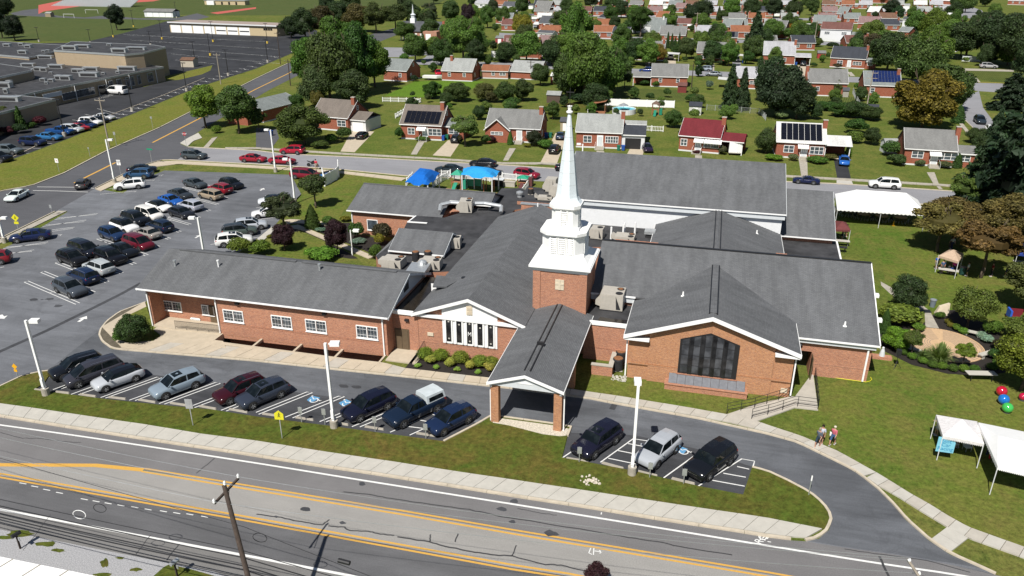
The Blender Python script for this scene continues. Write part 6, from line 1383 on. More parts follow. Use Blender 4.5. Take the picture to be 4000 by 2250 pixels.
T(1234,812,6.1,5.4,'open',(.055,.06,.02),'brownish green tree at the edge of the lot before the fence',base=.26)
T(1112,905,6.2,7.0,'open',(.045,.055,.022),'wide dark tree over the parked cars by the courtyard',base=.2)
T(1222,892,3.4,2.1,'arb',(.055,.078,.018),'dense green cone of arborvitae in the courtyard',base=0)
T(1112,980,4.1,3.7,'dec',PU,'left of two purple-leaved trees in the courtyard',base=.06)
T(1322,1000,5.2,3.6,'dec',PU,'right of two purple-leaved trees in the courtyard, by the lamp',base=.18)
for x,y,h,w_,c,l in[(935,990,2.4,3.6,(.10,.12,.02),'yellow-green shrub at the left end of the courtyard'),(1020,995,2.2,3.2,(.09,.115,.02),'yellow-green shrub beside the first one'),(1290,880,1.6,2.6,MG,'green shrub behind the purple trees'),(1350,865,1,2,YG,'small yellow shrub at the brick corner'),(1392,935,2.8,2.6,DG,'dark conical shrub at the brick wall left of the window'),(1500,945,3.3,3.4,(.04,.04,.018),'tall dark shrub below the brick wall window'),(1482,960,2,1.7,YG,'yellow shrub beside the tall dark one'),(1260,1012,1.8,5,LG,'bright low shrub under the long roof edge'),(1465,1012,2.4,2,MG,'green shrub at the flat roof corner'),(1255,905,.7,2,(.13,.17,.13),'blue-green low juniper in the mulch'),(1400,950,.7,2.6,(.12,.16,.13),'blue-green juniper at the courtyard path'),(1051,930,.6,.9,YG,'tiny yellow bush by the courtyard walk')]:
 T(x,y,h,w_,'shrub',c,l,base=0,cat='shrub')
T(535,1338,3.4,3.6,'dec',(.040,.055,.020),'large dark rounded bush at the left end of the long wing',base=0,cat='shrub',name='shrub')
T(487,1335,1.9,2.4,'shrub',MG,'lower bright green bush beside the large dark one',base=0,cat='shrub')
for i,(x,y)in enumerate([(1663,1405),(1722,1412),(1802,1420),(1873,1437),(1922,1440)]):
 T(x,y,1.25,1.9,'ball',(.135,.145,.02),['olive mounded shrub nearest the brick corner in the chapel bed','second olive mound from the left in the chapel bed','middle olive mound under the slit windows','fourth olive mound of the chapel bed','olive mound closest to the canopy roof'][i],base=0,cat='shrub',z0=.1,group='mounded shrubs under the chapel windows')
for i,(x,y)in enumerate([(1680,1425),(1755,1434),(1836,1444),(1912,1452)]):
 T(x,y,1.0,1.3,'shrub',(.27,.27,.06),['pale yellow shrub first from the left in the chapel bed','pale yellow shrub second from the left in the chapel bed','pale yellow shrub third from the left in the chapel bed','pale yellow shrub beside the canopy edge'][i],base=0,cat='shrub',z0=.1,group='variegated shrubs in the chapel bed')
for i,(x,y)in enumerate([(1631,1438),(1704,1445),(1786,1454),(1866,1464)]):
 T(x,y,.5,.8,'shrub',(.20,.26,.05),['leftmost small leafy clump at the front of the chapel bed','second small clump at the front of the chapel bed','third small clump at the front of the chapel bed','rightmost small clump at the front of the chapel bed'][i],base=0,cat='plant',name='leafy_plant',z0=.1,group='small plants edging the chapel bed')
T(3540,1222,4.6,4.6,'dec',(.035,.048,.018),'dark shaggy tree left of the labyrinth path',base=.05)
T(3775,1288,5.2,5.0,'dec',(.085,.105,.02),'green tree standing beyond the labyrinth benches',base=.22)
T(3500,1260,2.6,5.2,'shrub',(.11,.14,.02),'bright green fern-like bush at the sanctuary corner',base=0,cat='shrub')
T(3500,1365,2.6,3.4,'dec',(.12,.17,.02),'vivid lime green bush left of the labyrinth',base=0,cat='shrub',name='shrub')
T(3556,1400,3.2,2.6,'open',(.07,.09,.02),'thin young tree at the left rim of the labyrinth',base=.4)
T(3755,1440,2.9,2.4,'open',(.13,.14,.02),'yellow-green sapling at the lower rim of the labyrinth',base=.38)
T(3450,1300,2.6,1.3,'arb',DG,'dark clipped upright bush against the corner',base=0)
T(3665,1415,2.4,3.4,'grass',(.13,.15,.05),'fountain of tall ornamental grass below the labyrinth',base=0,cat='plant')
T(3607,1405,1.3,2.4,'grass',(.09,.11,.04),'smaller grey-green grass clump left of the fountain grass',base=0,cat='plant')
for i,(x,y,s_,c)in enumerate([(3529,1385,.9,MG),(3562,1402,.9,LG),(3602,1420,.95,LG),(3641,1436,1,MG),(3679,1442,.95,LG),(3722,1450,.95,MG),(3764,1452,.95,LG),(3805,1452,.9,MG),(3872,1445,1,MG),(3896,1430,1.05,MG),(3915,1418,.9,DG),(3590,1295,1.4,LG),(3670,1245,1.2,MG),(3702,1265,.8,YG),(3712,1278,.7,YG),(3735,1292,1.1,LG),(3762,1305,1.0,LG),(3870,1300,2.0,MG),(3905,1370,1.7,BG),(3885,1405,1.5,DG),(3930,1400,1.2,MG),(3562,1270,1.8,(.1,.13,.03)),(3855,1340,1.2,(.22,.25,.2)),(3832,1322,1.0,(.22,.25,.2))]):
 if s_<.1:continue
 T(x,y,s_*.8,s_*1.15,'ball' if s_<=1.05 else 'shrub',c,['first','second','third','fourth','fifth','sixth','seventh','eighth','ninth','tenth','eleventh','bushy','dark','yellow','small golden','spreading','neat','broad','brownish','shady','outer','lime','silvery','grey'][i]+[' ball shrub along the lower rim of the mulch ring',' shrub around the labyrinth garden'][i>10],base=0,cat='shrub',group='shrubs ringing the labyrinth')
T(3660,985,7.6,9.5,'open',(.13,.105,.035),'orange-brown tree left, behind the beige canopy',base=.22)
T(3710,965,7,9.5,'dec',(.11,.092,.03),'rust-tinged broad tree beyond the beige canopy',base=.3)
T(3830,1085,8.0,10.5,'open',(.115,.085,.03),'large bronze tree shading the people, nearest of the autumn trees',base=.3)
T(3935,1000,8.5,10,'dec',(.105,.095,.03),'bronze tree behind the blue canopy at the right edge',base=.3)
T(3760,830,6.5,7,'open',(.09,.11,.025),'thin green tree in front of the dark pine',base=.25)
T(4010,1215,6.5,7,'dec',(.08,.085,.025),'dark tree cut by the right edge above the labyrinth',base=.2)
T(3985,1525,6,5.6,'dec',(.105,.115,.015),'yellow-green tree cut by the right edge over the balls',base=.2)
T(4010,1420,5,6,'dec',(.09,.10,.02),'second tree at the right edge above the balls',base=.2)
T(3985,1330,3,5,'open',(.09,.11,.02),'low shrub-like tree by the children at the right edge',base=.1)
T(3990,915,25,19,'pine',(.020,.032,.015),'huge dark pine rising at the right edge of the picture',base=.04)
T(3865,835,15,13,'pine',(.023,.036,.018),'lower dark pine left of the huge one',base=.05)
T(4080,820,20,14,'pine',(.020,.030,.015),'dark pine behind the huge one at the right edge',base=.04)
T(3872,600,9,5,'con',(.025,.04,.02),'dark conifer on the avenue verge',base=.02)
T(3598,505,13.5,17.5,'dec',(.120,.098,.018),'great rounded bronze-green tree behind the last brick house',base=.02)
T(3670,440,13,15,'dec',(.045,.065,.018),'dark green tree right behind the bronze-green one',base=.03)
T(3730,430,9,8,'dec',DG,'smaller dark tree at the avenue corner',base=.04)
T(3560,330,15,16,'dec',(.06,.078,.02),'tree over the blue solar roof on the right',base=.05)
T(3620,300,16,15,'dec',(.085,.105,.018),'yellow-green tree standing before the grey pole',base=.05)
T(3460,285,14,15,'dec',(.038,.05,.02),'dark tree behind the dark blue-roofed house',base=.05)
T(3405,250,11,11,'dec',(.05,.045,.02),'brown-green tree between the upper right houses',base=.05)
T(3640,160,16,14,'dec',(.085,.115,.018),'bright green tree at the upper right bend',base=.04)
T(3720,150,13,12,'dec',(.07,.10,.022),'green tree right of the bright one at the bend',base=.04)
T(3770,235,16,16,'dec',(.035,.05,.02),'dark tree over the blue-tarped shed',base=.12)
T(3865,250,18,17,'dec',(.030,.043,.017),'great dark tree behind the silver wagon',base=.14)
T(3950,270,19,18,'dec',(.036,.05,.018),'great dark tree at the right edge by the avenue',base=.14)
T(4020,330,16,15,'dec',(.034,.047,.018),'dark tree cut by the right edge',base=.1)
T(3860,130,12,14,'dec',(.034,.05,.02),'dark crown far up at the right',base=.05)
T(3960,150,12,14,'dec',(.036,.05,.02),'dark crown at the top right corner',base=.05)
T(3940,430,9,11,'pine',(.022,.034,.018),'ragged pine top at the junction on the right',base=.02)
T(2245,240,21,15,'dec',(.075,.112,.022),'tallest light green tree at top centre',base=.03)
T(2285,395,19,14,'dec',(.070,.105,.020),'large green tree nearest in the centre group',base=.03)
T(2215,385,13,11,'dec',(.05,.075,.02),'green tree at the left of the centre group',base=.03)
T(2365,388,15,12,'dec',(.060,.09,.02),'green tree at the right of the centre group',base=.05)
T(2400,360,13,10,'dec',(.055,.08,.02),'outer right tree of the centre group',base=.05)
T(2300,300,15,13,'dec',(.068,.10,.02),'green tree at the back of the centre group',base=.05)
T(2330,430,7,9,'dec',(.035,.05,.018),'dark low tree at the foot of the centre group',base=.03)
T(2440,345,7,6,'open',(.05,.06,.03),'brownish tree beside the grey-roofed back house',base=.1)
T(1810,238,16,15,'dec',(.085,.13,.03),'light green tree beside the little brick church',base=.08)
T(1765,205,14,11,'dec',(.09,.13,.03),'pale green tree touching the little church gable',base=.05)
T(1870,230,11,10,'dec',(.075,.115,.03),'green tree right of the little church tree',base=.08)
T(2035,152,12,11,'dec',YG,'yellow-green tree with yellow spots on the upper street',base=.1)
T(2500,145,14,13,'dec',(.042,.068,.016),'dark round-headed tree on a tall forked trunk',base=.38)
T(2385,95,11,9,'dec',(.05,.08,.02),'dark green tree between the far roofs',base=.1)
T(2740,90,13,15,'dec',(.026,.038,.016),'broad blackish tree at top centre-right',base=.05)
T(2700,95,12,10,'dec',(.026,.04,.018),'blackish tree left of the broad one',base=.05)
T(2945,205,15,11,'con',(.030,.045,.022),'tall dark spruce on the second street',base=.02)
T(2930,75,13,12,'dec',(.038,.05,.018),'dark tree above the spruce',base=.05)
T(3020,70,13,14,'dec',(.03,.04,.018),'blackish tree on the top right of centre',base=.05)
T(3100,78,12,13,'dec',(.034,.048,.018),'dark tree behind the orange one',base=.05)
T(3170,60,11,10,'dec',(.05,.07,.022),'grey-green tree among the far houses',base=.05)
T(3105,140,6.5,9,'dec',OR,'orange autumn tree among the upper houses',base=.1)
T(3085,155,5.5,9,'dec',(.09,.13,.035),'pale green tree just below the orange one',base=.1)
T(3165,158,5.5,5,'dec',DG,'small dark tree right of the orange one',base=.1)
T(3475,68,11,12,'dec',(.024,.033,.018),'blackish tree between the far right houses',base=.05)
T(3505,80,9,8,'dec',(.03,.05,.02),'small dark tree beside the dormered house',base=.05)
T(2565,245,7,8.5,'dec',(.17,.13,.025),'golden tree in front of the second street house',base=.15)
for i,x in enumerate((2607,2623,2636,2651)):
 T(x,188+(i%2)*4,(6.2,6.2,4.2,6.5)[i],1.7,'arb',(.035,.055,.018),'narrow '+['first','second','short third','tall fourth'][i]+' arborvitae from the left in the row',base=0,group='row of narrow arborvitaes')
T(2516,240,5.2,1.5,'arb',(.03,.045,.018),'narrow dark cypress by the house with the flag',base=0)
T(2562,158,3,1.2,'arb',DG,'left tiny cypress on the upper street',base=0);T(2576,158,3,1.2,'arb',DG,'right tiny cypress on the upper street',base=0)
T(1958,238,5.6,4.8,'arb',(.040,.055,.020),'broad dark conifer by the white fence panel',base=0)
T(1655,182,5,1.6,'arb',DG,'slim dark conifer against the little church wall',base=0)
T(2640,225,5,5,'dec',DG,'round dark tree left of the telephone pole',base=.05)
T(2790,108,3.6,4,'ball',(.09,.14,.02),'light green ball-shaped tree by the red roof',base=.02)
T(2755,118,5,3,'dec',(.08,.11,.02),'small yellow-green tree by the red roof',base=.05)
T(2640,100,5.5,2.5,'arb',(.035,.04,.02),'brownish cone between the far roofs',base=0);T(2806,80,8,3,'arb',(.035,.05,.02),'dark cone beside the brown-roofed cottage',base=0)
T(2848,425,10.6,5.6,'con',(.030,.048,.020),'left dark conifer of the pair in the back yards',base=.01)
T(2895,430,10,5.2,'con',(.032,.05,.020),'right dark conifer of the pair in the back yards',base=.01)
T(3030,455,13.5,14,'dec',(.026,.036,.017),'massive blackish tree in the back yards',base=.04)
T(3110,465,9,9,'dec',(.022,.030,.015),'lower right shoulder of the blackish trees',base=.04)
T(3000,400,13,10,'dec',(.036,.05,.022),'grey-green top behind the blackish tree',base=.04)
T(2700,560,3.3,7.2,'dec',(.050,.042,.018),'wide brown-leaved mound before the red-roofed house',base=0,name='shrub',cat='shrub')
T(2630,500,4.4,5.2,'dec',(.055,.08,.022),'green bushy tree between pool and red-roofed house',base=.06)
for x,y,h,w_,k,c,l in[(1690,385,4.8,7,'dec',DG,'dark hedge tree left of the back-yard group'),(1790,395,5.2,8,'dec',(.05,.065,.02),'hedge tree in the middle of the back-yard group'),(1895,395,5,7.5,'dec',(.085,.085,.028),'yellowing hedge tree behind the gabled house'),(1975,400,6,7,'dec',(.045,.06,.018),'dark hedge tree beside the wooden shed'),(2045,395,6,7,'dec',(.045,.065,.018),'green hedge tree left of the wooden shed'),(2110,335,7,7,'dec',(.05,.07,.02),'tree behind the white-roofed back house'),(1925,400,3,5,'dec',(.05,.05,.02),'dark low bush behind the gabled house'),(2000,420,3,6,'shrub',DG,'dark bush at the yard edge left of the shed'),(1692,282,3.3,4,'dec',DG,'round dark bush beside the red car'),(1620,318,2.2,3,'shrub',DK,'dark bush at the brick gable corner'),(1860,218,7,6,'open',(.08,.11,.03),'thin light tree by the red garage'),(2520,335,2,3.5,'shrub',DG,'dark bush below the back windows'),(2560,338,2,3,'shrub',MG,'green bush below the brick back wall'),(2600,335,1.6,1.6,'shrub',LG,'small light bush against the brick back wall'),(2770,350,3,3,'shrub',(.1,.12,.09),'greyish bush beside the conifers'),(2715,375,3,3.2,'shrub',(.11,.13,.04),'yellow-flowered bush by the pole'),(2730,300,4,3.4,'dec',DK,'dark tree at the right of the grey-roofed back house'),(2700,400,2.5,4,'shrub',DG,'dark scrub under the pole'),(3280,455,3.5,7,'dec',DG,'dark hedge behind the solar house, left part'),(3340,460,4.2,8,'dec',(.04,.06,.018),'dark hedge behind the solar house, right part'),(3230,430,2.5,6,'shrub',DG,'low dark hedge at the striped yard'),(3400,470,3.6,6,'dec',(.04,.06,.018),'dark bush at the foot of the leaning pole'),(3402,565,3.8,4.6,'dec',(.038,.052,.018),'round dark bush left of the last brick house'),(3340,520,3.6,6,'shrub',DG,'green thicket right of the solar carport'),(3335,560,3,4,'shrub',(.08,.1,.02),'yellow-green bush right of the carport'),(3478,610,3.4,4.8,'shrub',(.05,.075,.02),'green bush at the left corner of the last house'),(3500,645,2.4,4,'shrub',(.045,.065,.02),'second bush lower beside it'),(3590,648,1.4,2.2,'shrub',(.10,.11,.05),'pale grass-like bush left of the white steps'),(3690,658,1.6,3,'shrub',(.09,.10,.04),'pale bush right of the white steps'),(3735,655,2.6,2,'arb',DG,'dark small cone at the last house corner'),(3770,640,2.2,5,'shrub',(.09,.06,.02),'brown hedge right of the last house'),(2990,600,5.6,4.6,'dec',(.05,.062,.02),'tall dark bush at the left of the solar house'),(3020,625,1.2,4,'shrub',LG,'light flower bed below the solar house wall'),(3100,628,1.6,2.4,'shrub',(.11,.12,.05),'pale bush left of the front steps'),(3190,635,1.3,5,'shrub',MG,'green bed right of the front steps'),(3240,625,1.3,3,'shrub',(.10,.10,.03),'yellowish bed at the carport corner'),(3312,612,3,1.3,'arb',LG,'leafy trellis at the carport post'),(3050,465,2.2,4,'shrub',(.20,.22,.10),'white-flowering shrub behind the solar house'),(2215,380,4,5,'shrub',DG,'dark undergrowth below the centre trees'),(2270,405,3,6,'shrub',DK,'darkest undergrowth below the centre trees'),(2230,430,2,4,'shrub',BG,'brown brush by the bare patch'),(2370,480,1.6,3,'shrub',MG,'low green bush beside the deck'),(2720,600,.8,2,'shrub',(.06,.02,.02),'row of tiny dark red shrubs'),(2820,604,2,2,'shrub',(.08,.08,.04),'dry bush by the camper'),(848,520,1.8,2.6,'ball',(.10,.125,.02),'clipped yellow-green ball by the corner steps'),(2655,238,2,2,'ball',(.2,.2,.02),'yellow ball bush by the white SUV'),(2675,240,1.8,2.4,'ball',DG,'green ball bush by the yellow one'),(2740,250,1.6,6.4,'shrub',(.028,.04,.016),'left clipped dark hedge before the second-street house'),(2820,253,1.6,5.4,'shrub',(.028,.04,.016),'right clipped dark hedge before the second-street house'),(2920,250,5,5,'dec',DG,'dark tree right of the carport'),(2700,225,5,3,'dec',(.05,.07,.02),'bush left of the second-street house'),(3190,182,4,5,'dec',(.075,.09,.02),'yellow-green small tree above the red shed'),(3250,190,3,6,'shrub',DK,'dark hedge above the dark blue roof'),(3270,268,2,4,'shrub',(.06,.05,.025),'brownish bush before the dark blue-roofed house'),(3180,262,1.8,3,'shrub',DG,'dark low bush by the pale driveway'),(3232,232,3,2,'shrub',DG,'bush beside the red shed'),(3265,375,4.5,3.6,'dec',(.075,.08,.025),'bushy tree against the brick back house'),(3290,375,3.2,2.6,'shrub',(.14,.18,.03),'pale lime bush beside it'),(3345,352,2.5,2.5,'shrub',MG,'bush at the corner of the blue-solar house'),(3815,560,3.5,5,'dec',(.04,.06,.02),'hedge bush at the avenue walk'),(3835,610,4,6,'dec',(.04,.055,.02),'dark bush lower on the avenue walk'),(3880,650,5,7,'dec',(.035,.05,.02),'dark bushy mass under the pines'),(3740,480,4,3,'arb',DG,'dark cone beside the bronze-green tree')]:
 if h>.1:T(x,y,h,w_,k,c,l,base=.03 if k=='dec' else 0,cat='shrub' if k in('shrub','ball')else 'tree')
T(1140,150,11,12,'dec',(.028,.042,.016),'dark tree at the right end of the bus garage',base=.03)
T(1195,150,14,14,'dec',(.030,.044,.018),'dark tree behind the bus garage',base=.03)
T(1260,140,15,14,'dec',(.05,.045,.02),'brownish tree among the dark row',base=.05)
T(1320,120,15,15,'dec',(.03,.042,.016),'dark tree in the row beyond the side street',base=.05)
T(1400,125,15,16,'dec',(.075,.07,.022),'olive-brown tree in the row beyond the side street',base=.1)
T(1470,130,15,16,'dec',(.062,.068,.02),'olive tree over the road bend',base=.15)
T(1545,120,14,14,'dec',(.05,.062,.02),'green tree behind the little steeple',base=.2)
T(1600,90,13,14,'dec',(.036,.05,.02),'dark tree behind the little brick church',base=.1)
T(1370,60,15,15,'dec',(.03,.04,.016),'dark tree at the top left of centre',base=.05);T(1280,60,13,13,'dec',(.028,.04,.018),'dark tree at the top above the garage',base=.05)
T(1680,75,11,12,'open',(.055,.06,.03),'thin bare-branched tree at top',base=.1);T(1760,90,13,13,'dec',(.05,.075,.025),'green tree above the light one',base=.05)
T(1825,95,12,9,'dec',(.03,.018,.025),'dark purple tree at top centre-left',base=.05);T(1905,110,12,10,'dec',(.07,.10,.025),'green tree left of the far brick houses',base=.08);T(1965,100,11,9,'dec',(.07,.095,.025),'green tree beside the dark-roofed house',base=.08)
T(2040,60,13,11,'dec',(.045,.065,.02),'dark tree above the far roofs',base=.05);T(2115,110,6,5,'dec',(.04,.035,.02),'brown bush by the open garage',base=.05)
T(458,118,13,11,'dec',(.020,.028,.014),'black pine-like tree on the school bank',base=.1)
T(60,160,12,11,'dec',(.018,.026,.014),'black tree at the upper left edge',base=.08);T(10,150,13,10,'dec',(.018,.026,.014),'black tree cut by the left edge',base=.08);T(15,70,14,14,'dec',(.020,.03,.014),'blackish crown in the top left corner',base=.05)
for x,y,h,w_,k,c,l in[(35,500,5,5,'dec',(.08,.09,.02),'yellow-green tree at the school entrance'),(85,505,5,3.2,'con',DG,'dark cone beside the school entrance tree'),(10,510,5,5,'dec',(.06,.07,.02),'bushy tree at the left edge by the school'),(165,490,2.6,3.6,'shrub',(.06,.012,.02),'dark red bush at the school corner'),(135,490,1.3,2,'ball',MG,'green ball bush at the school corner'),(30,525,2,4,'shrub',(.045,.012,.02),'dark red bush at the left edge'),(120,500,1.5,3,'shrub',DG,'low green bush by the school doors'),(80,520,2.4,4,'shrub',DK,'dark low bush by the school doors')]:
 T(x,y,h,w_,k,c,l,base=0.02,cat='shrub' if h<3 else 'tree')
rr9 = random.Random(5)
for i in range(34):
 x = 1690+i*70+rr9.uniform(-20,20);y = rr9.choice([-25,-8,12,28])+rr9.uniform(-6,6)
 T(x,y,rr9.uniform(9,13),rr9.uniform(9,13),'dec',rr9.choice([(.032,.045,.018),(.05,.07,.022),(.04,.055,.02),(.06,.085,.025)]),'distant tree among the farthest houses at the top edge',base=.05,group='distant trees along the top edge')
P_ = G(2290,2330);t = tree(2330,2345,2.9,2.2,'open',(.035,.015,.018),'top of a dark purple-leaved tree poking in at the bottom edge',base=.3)
# ------------------------- houses
RC = {'g':(.19,.19,.185),'lg':(.31,.32,.31),'dg':(.085,.09,.10),'t':(.17,.145,.125),'r':(.15,.022,.028),'w':(.60,.60,.58),'pk':(.23,.15,.145),'or':(.26,.105,.055),'br':(.16,.09,.06),'dk':(.045,.05,.062),'gg':(.20,.22,.215),'mr':(.15,.07,.06),'sil':(.38,.38,.40)}
WIN = {}
def hwin(par,x,z,w_,h,y=0.0,n=2,facing=0):
 """a white framed window on a wall at y, facing: 0 front, 1 right gable (x is then depth)"""
 key = (round(w_,1),round(h,1),n)
 if key not in WIN:
  W_,H_ = key[0],key[1];m = MB();f = .09
  m.box(-W_/2,W_/2,-.08,-.003,-H_/2,-H_/2+f);m.box(-W_/2,W_/2,-.08,-.003,H_/2-f,H_/2);m.box(-W_/2,W_/2,-.07,-.003,-.03,.03)
  for i in range(n+1):
   c = -W_/2+W_*i/n;a = min(max(c-f/2,-W_/2),W_/2-f);m.box(a,a+f,-.075,-.0035,-H_/2+f,H_/2-f)
  WIN[key] = (m.mesh('window','white',uv=False),MB().box(-W_/n/2+f*.7,W_/n/2-f*.7,-.03,-.01,-H_/2+f,H_/2-f).mesh('pane','glass',uv=False))
 a,b = WIN[key]
 o = link('window',a,par,loc=(x,y,z)if not facing else(facing,x,z),rot=(0,0,0 if not facing else math.pi/2*(1 if facing>0 else-1)))
 for i in range(n):link('pane',b,o,loc=(-key[0]/2+key[0]*(i+.5)/n,0,0))
def house(a,b,rp,label,roof='g',D=8.6,h=None,wall='brick_house',chim=None,wins=(),door=None,ext=None,solar=None,awn=(),name='brick_house',cat='house',ev=None,lo=0,vent=True):
 """a, b: front wall foot left and right; rp: a pixel on the ridge; ev: a pixel on the eave"""
 A,B = G(*a),G(*b);r = math.atan2(B[1]-A[1],B[0]-A[0]);W_ = math.dist(A,B);mid = ((A[0]+B[0])/2,(A[1]+B[1])/2)
 def fz(p,dep):
  nx,ny = -math.sin(r),math.cos(r);d = ray(*p);t = ((A[0]*nx+A[1]*ny)+dep)/(d[0]*nx+d[1]*ny);return HCAM+d[2]*t
 h = h or(max(2.4,min(4.2,fz(ev,-.3)))if ev else 3.0)
 zr = max(h+1.0,min(h+4.2,fz(rp,D/2)))
 t = thing(name,label,cat,(A[0],A[1],0),r);c = RC[roof]if isinstance(roof,str)else roof
 p = (zr-h)/(D/2+.3)
 wl = MB().box(0,W_,0,D,-.05,h-.05);e = .3*p
 wl.add([(0,0,h-.05),(0,D,h-.05),(0,D/2,zr-.2),(W_,0,h-.05),(W_,D,h-.05),(W_,D/2,zr-.2)],[(0,2,1),(3,4,5)]);wl.build('wall',wall,t)
 MB().box(-.03,W_+.03,-.03,D+.03,-.06,.28).build('foundation','whitewall',t)
 rf = MB().slab([(-.2,-.3,h),(W_+.2,-.3,h),(W_+.2,D/2,zr),(-.2,D/2,zr)],.12).slab([(-.2,D/2,zr),(W_+.2,D/2,zr),(W_+.2,D+.3,h),(-.2,D+.3,h)],.12).build('roof','shingle_house',t,col=c)
 fa = MB().box(-.2,W_+.2,-.36,-.302,h-.16,h+.0)
 for x in(-.24,W_+.2):fa.add([(x,-.3,h-.18),(x,D/2,zr-.18),(x,D/2,zr+.015),(x,-.3,h+.015),(x+.04,-.3,h-.18),(x+.04,D/2,zr-.18),(x+.04,D/2,zr+.015),(x+.04,-.3,h+.015)],[(0,3,2,1),(4,5,6,7),(3,7,6,2)])
 fa.build('eaves_board','white',t)
 if chim is not None:
  x = W_*chim if 0<=chim<=1 else(W_+.35 if chim>1 else-.35);cc = MB().box(x-.4,x+.4,D*.36,D*.36+.75,0 if not 0<chim<1 else h,zr+.75).build('chimney',wall,t)
  MB().box(x-.46,x+.46,D*.36-.06,D*.36+.81,zr+.752,zr+.86).build('chimney_cap','concrete',cc)
 for w_ in wins:hwin(t,W_*w_[0],w_[2]if len(w_)>2 else 1.75,w_[1],w_[3]if len(w_)>3 else 1.35,n=w_[4]if len(w_)>4 else 2)
 if not lo:hwin(t,D*.5,zr-1.6,.8,1.0,n=1,facing=W_);hwin(t,D*.3,1.7,.9,1.2,n=1,facing=W_+.001)
 if door is not None:
  x = W_*door;dd = MB().box(x-.62,x+.62,-.10,-.003,.28,2.6).build('door_surround','white',t);MB().box(x-.45,x+.45,-.14,-.101,.3,2.35).build('door','fascia_blue',dd)
  MB().box(x-.9,x+.9,-1.2,-.15,0,.45).box(x-.8,x+.8,-1.6,-1.201,0,.3).box(x-.8,x+.8,-2.0,-1.601,0,.15).build('front_steps','concrete_old',t)
  for s in(-1,1):MB().tube((x+s*.85,-.2,1.3),(x+s*.85,-1.9,.9),.03,n=4).tube((x+s*.85,-1.9,0),(x+s*.85,-1.9,.9),.03,n=4).build('step_rail','white',t)
 for x,w_ in awn:
  m = MB();n = 6
  for i in range(n):m.slab([(W_*x-w_/2+w_*i/n,-1.0,2.35),(W_*x-w_/2+w_*(i+.9)/n,-1.0,2.35),(W_*x-w_/2+w_*(i+.9)/n,-.01,2.8),(W_*x-w_/2+w_*i/n,-.01,2.8)],.04)
  m.box(W_*x-w_/2,W_*x+w_/2,-1.04,-1.0,2.1,2.36);m.build('awning','white',t)
 if solar:
  x0,x1,v0,v1,nx,ny = solar[:6];mt = solar[6]if len(solar)>6 else 'solar'
  for i in range(nx):
   for j in range(ny):
    q = []
    for u,v in((i+.03,j+.03),(i+.97,j+.03),(i+.97,j+.97),(i+.03,j+.97)):
     fx = (x0+(x1-x0)*u/nx)*W_;fv = v0+(v1-v0)*v/ny;q.append((fx,-.3+(D/2+.3)*fv,h+(zr-h)*fv+.10))
    MB().slab(q,.05).build('solar_panel',mt,rf)
 for E in([]if not ext else(ext if isinstance(ext,list)else[ext])):
  s,w_,dep,eh,y0,kind = E[:6];rc = RC[E[6]]if len(E)>6 and E[6]else c;x0 = W_+.02 if s>0 else-w_-.02;x1 = x0+w_
  if kind in('garage','open','room'):
   eh2 = eh+w_*.0;rz_ = eh+dep*.20
   wm = {'garage':'whitewall','open':wall,'room':wall}[kind]
   if kind!='open':MB().box(x0,x1,y0,y0+dep,-.05,eh-.02).build('side_wall',wm,t)
   else:
    MB().box(x0,x1,y0+dep-.2,y0+dep,0,eh-.02).build('side_wall',wm,t)
    for x in(x0+.12,x1-.12):MB().box(x-.07,x+.07,y0+.05,y0+.2,0,eh-.12).build('post','white',t)
   if kind=='garage':MB().box(x0+w_*.16,x1-w_*.16,y0-.05,y0-.003,.02,2.2).build('garage_door',E[7]if len(E)>7 else 'white',t)
   if kind=='room':hwin(t,(x0+x1)/2,1.7,w_*.55,1.2,y=y0)
   MB().slab([(x0-.1,y0-.3,eh),(x1+.2,y0-.3,eh),(x1+.2,y0+dep/2,rz_),(x0-.1,y0+dep/2,rz_)],.12).slab([(x0-.1,y0+dep/2,rz_),(x1+.2,y0+dep/2,rz_),(x1+.2,y0+dep+.3,eh),(x0-.1,y0+dep+.3,eh)],.12).build('side_roof','shingle_house',t,col=rc)
   MB().box(x0-.1,x1+.2,y0-.36,y0-.302,eh-.16,eh+.01).build('eaves_board','white',t)
  elif kind=='carport':
   MB().slab([(x0,y0,eh),(x1,y0,eh-.25),(x1,y0+dep,eh-.25),(x0,y0+dep,eh)],.10).build('carport_roof','obj',t,col=rc)
   for y in(y0+.15,y0+dep-.15):MB().box(x1-.12,x1-.04,y-.04,y+.04,0,eh-.35).build('post','white',t)
 return t,W_,h,zr,D
S2 = [(.2,1.6),(.78,2.0)]
H = house
H((1225,503),(1362,515),(1310,386),'taupe-roofed brick house with an ivy-covered chimney and attached white garage','t',ev=(1300,458),chim=.96,wins=[(.82,2.2)],ext=(1,3.9,6.5,2.6,.9,'garage'))
H((1568,542),(1725,550),(1670,409),'brick house with a black stepped solar array on its taupe roof','t',ev=(1640,488),chim=.93,wins=[(.26,1.6),(.84,2.9,1.75,1.5,3)],door=.6,awn=[(.53,2.0)],ext=(1,4.2,6,2.7,2.0,'room','gg'),solar=(.08,.94,.06,.66,7,3))
t,W_,h_,zr,D_ = H((1900,550),(2108,560),(2015,425),'brick house with a projecting gabled wing, left of the spire','g',ev=(2060,503),chim=.97,wins=[(.24,2.4,1.75,.7,3),(.84,2.0)],door=.62,lo=0)
g_ = MB().box(0,W_*.45,-1.0,0-.01,-.05,h_-.3).add([(0,-1.0,h_-.3),(W_*.45,-1.0,h_-.3),(W_*.225,-1.0,h_+1.7)],[(0,1,2)]);g_.build('wall','brick_house',t)
